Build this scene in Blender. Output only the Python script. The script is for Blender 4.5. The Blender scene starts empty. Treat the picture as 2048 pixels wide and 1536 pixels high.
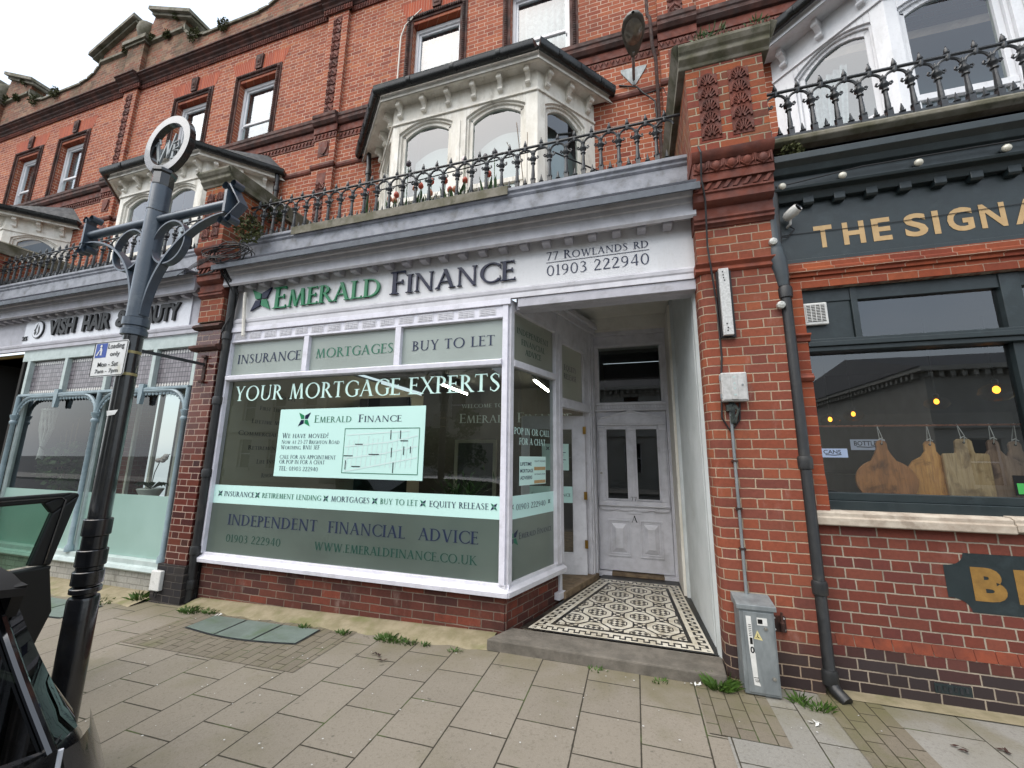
import bpy, bmesh, math, random
from mathutils import Vector, Matrix
random.seed(7)
S = bpy.context.scene
COL = S.collection
R = math.radians
# ---------------------------------------------------------------- camera
cam_d = bpy.data.cameras.new('camera')
cam = bpy.data.objects.new('camera', cam_d); COL.objects.link(cam)
S.camera = cam
cam_d.sensor_width = 36.0
cam_d.lens = 796.2/2048*36
cam_d.clip_start = 0.05
cam_d.clip_end = 500
yaw, pitch, roll = -0.2977, 0.18118, 0.01192
fw = Vector((math.sin(yaw)*math.cos(pitch), math.cos(yaw)*math.cos(pitch), math.sin(pitch)))
rt = Vector((math.cos(yaw), -math.sin(yaw), 0)); up = rt.cross(fw)
r2 = math.cos(roll)*rt+math.sin(roll)*up; u2 = -math.sin(roll)*rt+math.cos(roll)*up
cam.matrix_world = Matrix(((r2.x,u2.x,-fw.x,0.0),(r2.y,u2.y,-fw.y,-3.7718),(r2.z,u2.z,-fw.z,1.6381),(0,0,0,1)))
# ---------------------------------------------------------------- world, sun, exposure
W = bpy.data.worlds.new('World'); S.world = W; W.use_nodes = True
wn = W.node_tree.nodes; wl = W.node_tree.links; wn.clear()
SUN_EL, SUN_AZ = R(58), R(212)
sky = wn.new('ShaderNodeTexSky'); sky.sky_type = 'NISHITA'; sky.sun_disc = False
sky.sun_elevation = SUN_EL; sky.sun_rotation = SUN_AZ; sky.dust_density = 4; sky.air_density = 1.2
b1 = wn.new('ShaderNodeBackground'); b1.inputs['Strength'].default_value = 0.05
wl.new(sky.outputs[0], b1.inputs['Color'])
tc = wn.new('ShaderNodeTexCoord'); no = wn.new('ShaderNodeTexNoise'); no.inputs['Scale'].default_value = 2.2
no.inputs['Detail'].default_value = 5; no.inputs['Distortion'].default_value = .4
mp = wn.new('ShaderNodeMapping'); mp.inputs['Scale'].default_value = (1, 1, 2.4)
wl.new(tc.outputs['Generated'], mp.inputs['Vector']); wl.new(mp.outputs[0], no.inputs['Vector'])
cr = wn.new('ShaderNodeValToRGB'); cr.color_ramp.elements[0].position = .34; cr.color_ramp.elements[1].position = .66
cr.color_ramp.elements[0].color = (.46, .52, .58, 1); cr.color_ramp.elements[1].color = (.64, .665, .69, 1)
wl.new(no.outputs['Fac'], cr.inputs['Fac'])
b2 = wn.new('ShaderNodeBackground'); b2.inputs['Strength'].default_value = 0.76
wl.new(cr.outputs[0], b2.inputs['Color'])
ad = wn.new('ShaderNodeAddShader'); wo = wn.new('ShaderNodeOutputWorld')
wl.new(b1.outputs[0], ad.inputs[0]); wl.new(b2.outputs[0], ad.inputs[1]); wl.new(ad.outputs[0], wo.inputs['Surface'])
sd = bpy.data.lights.new('sun', 'SUN'); sd.energy = 1.4; sd.angle = R(70); sd.color = (1, .97, .92)
sun = bpy.data.objects.new('sun', sd); COL.objects.link(sun)
sdir = Vector((math.sin(SUN_AZ)*math.cos(SUN_EL), math.cos(SUN_AZ)*math.cos(SUN_EL), math.sin(SUN_EL)))
sun.rotation_euler = (-sdir).to_track_quat('-Z', 'Y').to_euler()
sun.location = sdir*40
S.view_settings.view_transform = 'Standard'; S.view_settings.look = 'None'
S.view_settings.exposure = 1.15; S.view_settings.gamma = 1
S.render.engine = 'CYCLES'
S.cycles.max_bounces = 8; S.cycles.transparent_max_bounces = 16; S.cycles.diffuse_bounces = 3; S.cycles.glossy_bounces = 3
S.cycles.use_denoising = True

# ---------------------------------------------------------------- mesh helpers
def wloc(o):
    v = Vector((0, 0, 0))
    while o is not None:
        v += o.location; o = o.parent
    return v
class MB:
    def __init__(s): s.v = []; s.f = []
    def add(s, vs, fs):
        n = len(s.v); s.v += [tuple(v) for v in vs]; s.f += [tuple(i+n for i in f) for f in fs]; return s
    def box(s, x0, x1, y0, y1, z0, z1):
        return s.add([(x0,y0,z0),(x1,y0,z0),(x1,y1,z0),(x0,y1,z0),(x0,y0,z1),(x1,y0,z1),(x1,y1,z1),(x0,y1,z1)],
                     [(0,3,2,1),(4,5,6,7),(0,1,5,4),(1,2,6,5),(2,3,7,6),(3,0,4,7)])
    def prism(s, pts, vec):                       # planar polygon pushed along vec
        n = len(pts); v = Vector(vec); a = [Vector(p) for p in pts]
        fs = [tuple(range(n)), tuple(range(2*n-1, n-1, -1))]+[(i, i+n, (i+1) % n+n, (i+1) % n) for i in range(n)]
        return s.add(a+[p+v for p in a], fs)
    def px(s, prof, x0, x1):                       # (y,z) profile run along x
        return s.prism([(x0, y, z) for y, z in prof], (x1-x0, 0, 0))
    def pz(s, plan, z0, z1):                       # (x,y) plan pushed up
        return s.prism([(x, y, z0) for x, y in plan], (0, 0, z1-z0))
    def py(s, elev, y0, y1):                       # (x,z) elevation pushed back
        return s.prism([(x, y0, z) for x, z in elev], (0, y1-y0, 0))
    def lathe(s, prof, c=(0,0,0), n=16, ax='z', cap=True):
        vs = []; fs = []
        for r, h in prof:
            for i in range(n):
                a = 2*math.pi*i/n; p, q = r*math.cos(a), r*math.sin(a)
                t = {'z': (p, q, h), 'x': (h, p, q), 'y': (p, h, q)}[ax]
                vs.append((c[0]+t[0], c[1]+t[1], c[2]+t[2]))
        m = len(prof)
        for j in range(m-1):
            for i in range(n):
                fs.append((j*n+i, j*n+(i+1) % n, (j+1)*n+(i+1) % n, (j+1)*n+i))
        if cap: fs += [tuple(range(n-1, -1, -1)), tuple(range((m-1)*n, m*n))]
        return s.add(vs, fs)
    def tube(s, pts, r, n=8, closed=False, cap=True):
        pts = [Vector(p) for p in pts]; m = len(pts); vs = []; fs = []
        rs = r if isinstance(r, (list, tuple)) else [r]*m
        prev = None
        for k in range(m):
            if closed: t = pts[(k+1) % m]-pts[k-1]
            else: t = pts[min(k+1, m-1)]-pts[max(k-1, 0)]
            t.normalize()
            if prev is None:
                a = Vector((0, 0, 1)) if abs(t.z) < .9 else Vector((0, 1, 0)); u = t.cross(a).normalized()
            else:
                u = (prev-t*prev.dot(t)).normalized()
            prev = u; w = t.cross(u)
            for i in range(n):
                an = 2*math.pi*(i+.5)/n; vs.append(pts[k]+(u*math.cos(an)+w*math.sin(an))*rs[k])
        for k in range(m if closed else m-1):
            k2 = (k+1) % m
            for i in range(n): fs.append((k*n+i, k*n+(i+1) % n, k2*n+(i+1) % n, k2*n+i))
        if cap and not closed: fs += [tuple(range(n-1, -1, -1)), tuple(range((m-1)*n, m*n))]
        return s.add(vs, fs)
    def ell(s, c, r, n=10, m=6):
        rx, ry, rz = r if isinstance(r, (list, tuple)) else (r, r, r)
        vs = [(c[0], c[1], c[2]-rz)]; fs = []
        for j in range(1, m):
            b = -math.pi/2+math.pi*j/m
            for i in range(n):
                a = 2*math.pi*i/n; vs.append((c[0]+rx*math.cos(b)*math.cos(a), c[1]+ry*math.cos(b)*math.sin(a), c[2]+rz*math.sin(b)))
        vs.append((c[0], c[1], c[2]+rz)); L = len(vs)-1
        for i in range(n): fs.append((0, 1+(i+1) % n, 1+i)); fs.append((L, L-n+i, L-n+(i+1) % n))
        for j in range(m-2):
            for i in range(n): a = 1+j*n; fs.append((a+i, a+(i+1) % n, a+n+(i+1) % n, a+n+i))
        return s.add(vs, fs)
    def strip(s, P, closed=False):                 # rows of points -> quads
        n = len(P[0]); vs = [p for row in P for p in row]; fs = []
        for j in range(len(P)-1):
            for i in range(n if closed else n-1): fs.append((j*n+i, j*n+(i+1) % n, (j+1)*n+(i+1) % n, (j+1)*n+i))
        return s.add(vs, fs)
    def build(s, name, mat, parent=None, smooth=False, bevel=0, fix=True):
        me = bpy.data.meshes.new(name)
        L = wloc(parent) if parent else Vector((0, 0, 0))
        me.from_pydata([(v[0]-L.x, v[1]-L.y, v[2]-L.z) for v in s.v], [], s.f)
        if fix:
            bm = bmesh.new(); bm.from_mesh(me); bmesh.ops.recalc_face_normals(bm, faces=bm.faces); bm.to_mesh(me); bm.free()
        if smooth:
            me.polygons.foreach_set('use_smooth', [True]*len(me.polygons))
            me.set_sharp_from_angle(angle=R(40))
        me.update()
        o = bpy.data.objects.new(name, me); COL.objects.link(o)
        if mat: me.materials.append(mat)
        if parent: o.parent = parent
        if bevel:
            b = o.modifiers.new('bevel', 'BEVEL'); b.width = bevel; b.segments = 2; b.limit_method = 'ANGLE'; b.angle_limit = R(40)
        return o
def tag(o, label=None, cat=None, group=None, kind=None):
    if label: o['label'] = label
    if cat: o['category'] = cat
    if group: o['group'] = group
    if kind: o['kind'] = kind
    return o
def thing(name, label, cat, loc=(0,0,0), group=None):
    o = bpy.data.objects.new(name, None); COL.objects.link(o); o.location = loc; o.empty_display_size = .1
    return tag(o, label, cat, group)
def copy_tree(o, parent=None):
    c = o.copy(); COL.objects.link(c); c.parent = parent
    for ch in list(o.children): copy_tree(ch, c)
    return c

# ---------------------------------------------------------------- material helpers
def C(h):
    c = [int(h[i:i+2], 16)/255 for i in (0, 2, 4)]
    return tuple(x/12.92 if x <= .04045 else ((x+.055)/1.055)**2.4 for x in c)+(1,)
class NT:
    def __init__(s, name):
        s.m = bpy.data.materials.new(name); s.m.use_nodes = True; s.t = s.m.node_tree
        s.n = s.t.nodes; s.l = s.t.links; s.n.clear()
        s.out = s.n.new('ShaderNodeOutputMaterial'); s.p = s.n.new('ShaderNodeBsdfPrincipled')
        s.l.new(s.p.outputs[0], s.out.inputs['Surface'])
    def put(s, sock, v):
        if hasattr(v, 'is_output'): s.l.new(v, sock)
        else: sock.default_value = v
    def math(s, op, a, b=0.0, c=0.0):
        n = s.n.new('ShaderNodeMath'); n.operation = op
        s.put(n.inputs[0], a); s.put(n.inputs[1], b)
        if op in ('COMPARE', 'MULTIPLY_ADD', 'SMOOTH_MIN'): s.put(n.inputs[2], c)
        return n.outputs[0]
    def mix(s, f, a, b, mode='MIX'):
        n = s.n.new('ShaderNodeMix'); n.data_type = 'RGBA'; n.blend_type = mode
        s.put(n.inputs[0], f); s.put(n.inputs[6], a); s.put(n.inputs[7], b); return n.outputs[2]
    def ramp(s, f, stops, interp='LINEAR'):
        n = s.n.new('ShaderNodeValToRGB'); e = n.color_ramp; e.interpolation = interp
        while len(e.elements) < len(stops): e.elements.new(.5)
        for k, (p, c) in enumerate(stops): e.elements[k].position = p; e.elements[k].color = c if len(c) == 4 else tuple(c)+(1,)
        s.put(n.inputs[0], f); return n.outputs[0]
    def grey(s, f, a, b, lo=0., hi=1.):
        n = s.n.new('ShaderNodeMapRange'); n.interpolation_type = 'SMOOTHSTEP'
        for i, v in enumerate((f, a, b, lo, hi)): s.put(n.inputs[i], v)
        return n.outputs[0]
    def noise(s, vec, scale, detail=4, rough=.55, dist=0.):
        n = s.n.new('ShaderNodeTexNoise'); s.put(n.inputs['Vector'], vec)
        n.inputs['Scale'].default_value = scale; n.inputs['Detail'].default_value = detail
        n.inputs['Roughness'].default_value = rough; n.inputs['Distortion'].default_value = dist
        return n.outputs['Fac']
    def pos(s):
        return s.n.new('ShaderNodeNewGeometry').outputs['Position']
    def xyz(s, v):
        n = s.n.new('ShaderNodeSeparateXYZ'); s.put(n.inputs[0], v); return n.outputs
    def vec(s, x, y, z=0.0):
        n = s.n.new('ShaderNodeCombineXYZ'); s.put(n.inputs[0], x); s.put(n.inputs[1], y); s.put(n.inputs[2], z); return n.outputs[0]
    def scale(s, v, k):
        n = s.n.new('ShaderNodeVectorMath'); n.operation = 'MULTIPLY'; s.put(n.inputs[0], v); n.inputs[1].default_value = k; return n.outputs[0]
    def bump(s, h, strength=.3, dist=.01):
        n = s.n.new('ShaderNodeBump'); n.inputs['Strength'].default_value = strength; n.inputs['Distance'].default_value = dist
        s.put(n.inputs['Height'], h); s.l.new(n.outputs[0], s.p.inputs['Normal'])
    def white(s, v):
        n = s.n.new('ShaderNodeTexWhiteNoise'); n.noise_dimensions = '2D'; s.put(n.inputs['Vector'], v); return n.outputs['Value']
def mat(name, a, b=None, rough=.6, metal=0., sc=6., bump=.15, bsc=60., dirt=None, dirt_amt=.5, dirt_sc=2.5, spec=.5, coat=0., streak=False):
    """painted / stone / metal surface: tone varies between a and b, with optional dirt patches"""
    k = NT(name); P = k.pos(); v = k.scale(P, (1, 1, .35)) if streak else P
    A = C(a); B = C(b) if b else tuple(min(1, x*.82) for x in A[:3])+(1,)
    col = k.mix(k.grey(k.noise(v, sc, 6, .6), .32, .68), A, B)
    col = k.mix(k.math('MULTIPLY', k.grey(k.noise(P, bsc*.6, 3), .5, .8), .25), col, tuple(x*.6 for x in A[:3])+(1,))
    if dirt:
        d = k.grey(k.noise(k.scale(P, (1, 1, .3)) if streak else P, dirt_sc, 7, .68, .3), .5, .72)
        col = k.mix(k.math('MULTIPLY', d, dirt_amt), col, C(dirt))
    k.put(k.p.inputs['Base Color'], col)
    k.put(k.p.inputs['Roughness'], k.grey(k.noise(P, sc*2.3, 4), .3, .7, rough*.85, min(1, rough*1.15)))
    k.p.inputs['Metallic'].default_value = metal
    k.p.inputs['Specular IOR Level'].default_value = spec
    if coat: k.p.inputs['Coat Weight'].default_value = coat; k.p.inputs['Coat Roughness'].default_value = .06
    if bump: k.bump(k.noise(P, bsc, 5, .6), bump, .004)
    return k.m
def flat(name, a, rough=.5, spec=.4, emit=0, coat=0):
    k = NT(name); k.p.inputs['Base Color'].default_value = C(a); k.p.inputs['Roughness'].default_value = rough
    k.p.inputs['Specular IOR Level'].default_value = spec
    if coat: k.p.inputs['Coat Weight'].default_value = coat; k.p.inputs['Coat Roughness'].default_value = .04
    if emit: k.p.inputs['Emission Color'].default_value = C(a); k.p.inputs['Emission Strength'].default_value = emit
    return k.m
def frosted(name, a, b, tr=.4, rough=.2):
    k = NT(name); P = k.pos(); k.put(k.p.inputs['Base Color'], k.mix(k.grey(k.noise(P, 1.1, 4), .35, .65), C(a), C(b))); k.p.inputs['Roughness'].default_value = rough; k.p.inputs['Specular IOR Level'].default_value = .6
    t = k.n.new('ShaderNodeBsdfTranslucent'); t.inputs[0].default_value = (.8, .84, .8, 1); m = k.n.new('ShaderNodeMixShader'); m.inputs[0].default_value = tr
    k.l.new(k.p.outputs[0], m.inputs[1]); k.l.new(t.outputs[0], m.inputs[2]); k.l.new(m.outputs[0], k.out.inputs['Surface']); return k.m
def brick(name, cols, mortar, bw=.232, h=.0765, m=.009, bond='english', u0=0., v0=0., soot=None, soot_amt=.5, soot_sc=.9, pale=None, pale_amt=.0, rough=.85, bump=.6, wob=.006, band=None, gloss=None, us=1.0):
    k = NT(name); P = k.pos(); x, y, z = k.xyz(P)
    n1 = k.noise(P, 9, 3); n2 = k.noise(k.scale(P, (1.3, 1.1, .9)), 11, 3)
    u = k.math('ADD', k.math('MULTIPLY_ADD', y, us, x), k.math('MULTIPLY_ADD', n1, wob*2, -wob+u0))
    v = k.math('ADD', z, k.math('MULTIPLY_ADD', n2, wob*1.6, -wob*.8-v0))
    vr = k.math('DIVIDE', v, h); row = k.math('FLOOR', vr); fv = k.math('SUBTRACT', vr, row)
    par = k.math('FLOORED_MODULO', row, 2.0)
    if bond == 'flemish':
        p = bw*1.5; uu = k.math('ADD', u, k.math('MULTIPLY', par, bw*.75)); q = k.math('FLOOR', k.math('DIVIDE', uu, p))
        f = k.math('SUBTRACT', uu, k.math('MULTIPLY', q, p)); hd = k.math('GREATER_THAN', f, bw)
        loc = k.math('SUBTRACT', f, k.math('MULTIPLY', hd, bw)); w = k.math('MULTIPLY_ADD', hd, -bw/2, bw)
        cid = k.math('MULTIPLY_ADD', q, 2.0, hd)
    else:
        if bond == 'english': w = k.math('MULTIPLY_ADD', par, -bw/2, bw); uu = k.math('ADD', u, k.math('MULTIPLY', par, bw*.25))
        elif bond == 'header': w = bw/2; uu = k.math('ADD', u, k.math('MULTIPLY', par, bw*.25))
        else: w = bw; uu = k.math('ADD', u, k.math('MULTIPLY', par, bw*.5))
        cid = k.math('FLOOR', k.math('DIVIDE', uu, w)); loc = k.math('SUBTRACT', uu, k.math('MULTIPLY', cid, w))
    du = k.math('MINIMUM', loc, k.math('SUBTRACT', w, loc))
    dv = k.math('MULTIPLY', k.math('MINIMUM', fv, k.math('SUBTRACT', 1.0, fv)), h)
    d = k.math('ADD', k.math('MINIMUM', du, dv), k.math('MULTIPLY_ADD', k.noise(P, 70, 2), .004, -.002))
    msk = k.grey(d, m*.5-.0016, m*.5+.0022)
    rnd = k.white(k.vec(cid, row)); st = [(i/max(1, len(cols)-1), C(c)) for i, c in enumerate(cols)]
    col = k.ramp(rnd, st)
    rnd2 = k.white(k.vec(row, cid))
    fine = k.noise(P, 38, 5, .65)
    col = k.mix(k.math('MULTIPLY', k.grey(fine, .35, .75), .45), col, k.mix(.5, col, C('30201a')))
    col = k.mix(k.math('MULTIPLY', k.grey(rnd2, .78, 1.0), .45), col, C(cols[-1]))
    if pale: col = k.mix(k.math('MULTIPLY', k.grey(k.noise(k.scale(P, (1.2, 1.2, .5)), 2.6, 7, .7), .56, .74), pale_amt), col, C(pale))
    mc = k.mix(k.grey(k.noise(P, 5, 4), .35, .65), C(mortar), tuple(q*.7 for q in C(mortar)[:3])+(1,))
    col = k.mix(msk, mc, col)
    if soot: col = k.mix(k.math('MULTIPLY', k.grey(k.noise(k.scale(P, (1, 1, .6)), soot_sc, 7, .7, .2), .46, .72), soot_amt), col, C(soot))
    if band:                                          # (z_low, z_high, colour): bricks of another colour below a level
        col = k.mix(k.math('MULTIPLY', k.grey(k.math('MULTIPLY_ADD', k.white(k.vec(cid, row)), .12, k.math('MULTIPLY', row, h)), band[1], band[0]), k.math('MULTIPLY_ADD', msk, .85, .1)), col, k.mix(rnd2, C(band[2]), C(band[3])))
    k.put(k.p.inputs['Base Color'], col)
    if gloss: k.put(k.p.inputs['Roughness'], k.math('MULTIPLY_ADD', msk, gloss-.85, .85))
    else: k.p.inputs['Roughness'].default_value = rough
    k.p.inputs['Specular IOR Level'].default_value = .5 if gloss else .25
    hgt = k.math('ADD', msk, k.math('ADD', k.math('MULTIPLY', fine, .35), k.math('MULTIPLY', rnd2, .35)))
    k.bump(hgt, bump, .006)
    return k.m
def glass(name, tint='c9d3cf', k_ref=1.6, rough=0.0, ior=1.5, amb=None):
    k = NT(name); k.n.remove(k.p)
    t = k.n.new('ShaderNodeBsdfTransparent'); t.inputs[0].default_value = C(tint)
    g = k.n.new('ShaderNodeBsdfGlossy'); g.inputs['Color'].default_value = (.95, .97, 1, 1); g.inputs['Roughness'].default_value = rough
    ge = k.n.new('ShaderNodeNewGeometry'); dt = k.n.new('ShaderNodeVectorMath'); dt.operation = 'DOT_PRODUCT'; k.l.new(ge.outputs['Incoming'], dt.inputs[0]); k.l.new(ge.outputs['Normal'], dt.inputs[1])
    f = k.math('MULTIPLY_ADD', k.math('POWER', k.math('SUBTRACT', 1., k.math('ABSOLUTE', dt.outputs['Value'])), 5.), .95, .045)
    nb = k.n.new('ShaderNodeBump'); nb.inputs['Strength'].default_value = .012; nb.inputs['Distance'].default_value = .02
    k.put(nb.inputs['Height'], k.noise(k.pos(), 1.6, 2)); k.l.new(nb.outputs[0], g.inputs['Normal'])
    mx = k.n.new('ShaderNodeMixShader'); k.put(mx.inputs[0], k.math('MINIMUM', k.math('MULTIPLY', f, k_ref), 1.0))
    k.l.new(t.outputs[0], mx.inputs[1]); k.l.new(g.outputs[0], mx.inputs[2]); k.l.new(mx.outputs[0], k.out.inputs['Surface'])
    return k.m
# ---------------------------------------------------------------- lettering
TK, TN = .135, .062                                # thick / thin strokes of the roman capitals
def _bar(x0, y0, x1, y1, w):                       # straight stroke cut level at both ends
    return [(x0-w/2, y0), (x0+w/2, y0), (x1+w/2, y1), (x1-w/2, y1)]
def _ser(x, y, w, d):                              # serif: flat bar with small brackets; d=+1 foot, -1 head
    h = .03*d; b = .075*d
    return [[(x-w/2, y), (x+w/2, y), (x+w/2, y+h), (x-w/2, y+h)],
            [(x-w*.33, y+h*.9), (x+w*.33, y+h*.9), (x+w*.2, y+b), (x-w*.2, y+b)]]
def _stem(x, y0=0., y1=1., w=TK, foot=True, head=True):
    r = [_bar(x, y0, x, y1, w)]
    if foot: r += _ser(x, y0, w+.19, 1)
    if head: r += _ser(x, y1, w+.19, -1)
    return r
def _arc(cx, cy, rx, ry, a0, a1, t=TK, s=TN, n=26):   # ring segment, thick at the sides, thin at top and bottom
    out = []
    for i in range(n):
        A = [math.radians(a0+(a1-a0)*k/n) for k in (i, i+1)]
        o = [(cx+rx*math.cos(a), cy+ry*math.sin(a)) for a in A]; q = [(cx+(rx-t)*math.cos(a), cy+(ry-s)*math.sin(a)) for a in A]
        out.append([o[0], o[1], q[1], q[0]])
    return out
def _path(pts, ws):                                # variable width stroke through points
    V = [Vector((p[0], p[1], 0)) for p in pts]; P = []; Wd = []
    for i in range(len(V)-1):
        p0, p1, p2, p3 = V[max(i-1, 0)], V[i], V[i+1], V[min(i+2, len(V)-1)]
        for k in range(6):
            t = k/6; P.append(.5*(2*p1+(p2-p0)*t+(2*p0-5*p1+4*p2-p3)*t*t+(3*p1-p0-3*p2+p3)*t**3)); Wd.append(ws[i]+(ws[i+1]-ws[i])*t)
    P.append(V[-1]); Wd.append(ws[-1]); L = []
    for i in range(len(P)):
        t = (P[min(i+1, len(P)-1)]-P[max(i-1, 0)]).normalized(); nn = Vector((-t.y, t.x, 0))*Wd[i]/2
        L.append(((P[i]+nn).x, (P[i]+nn).y, (P[i]-nn).x, (P[i]-nn).y))
    return [[(a[0], a[1]), (b[0], b[1]), (b[2], b[3]), (a[2], a[3])] for a, b in zip(L, L[1:])]
def _arms(x, w, ys, k=.09):                        # horizontal arms with beaks
    out = []
    for y, ww, d in ys:
        out.append([(x, y-.026), (x+ww, y-.026), (x+ww, y+.026), (x, y+.026)])
        out.append([(x+ww-.035, y-k*(.9 if d <= 0 else .3)), (x+ww+.01, y-k*(1.2 if d <= 0 else .4)), (x+ww+.01, y+k*(1.2 if d >= 0 else .4)), (x+ww-.035, y+k*(.9 if d >= 0 else .3))])
    return out
_h = TK/2
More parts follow.
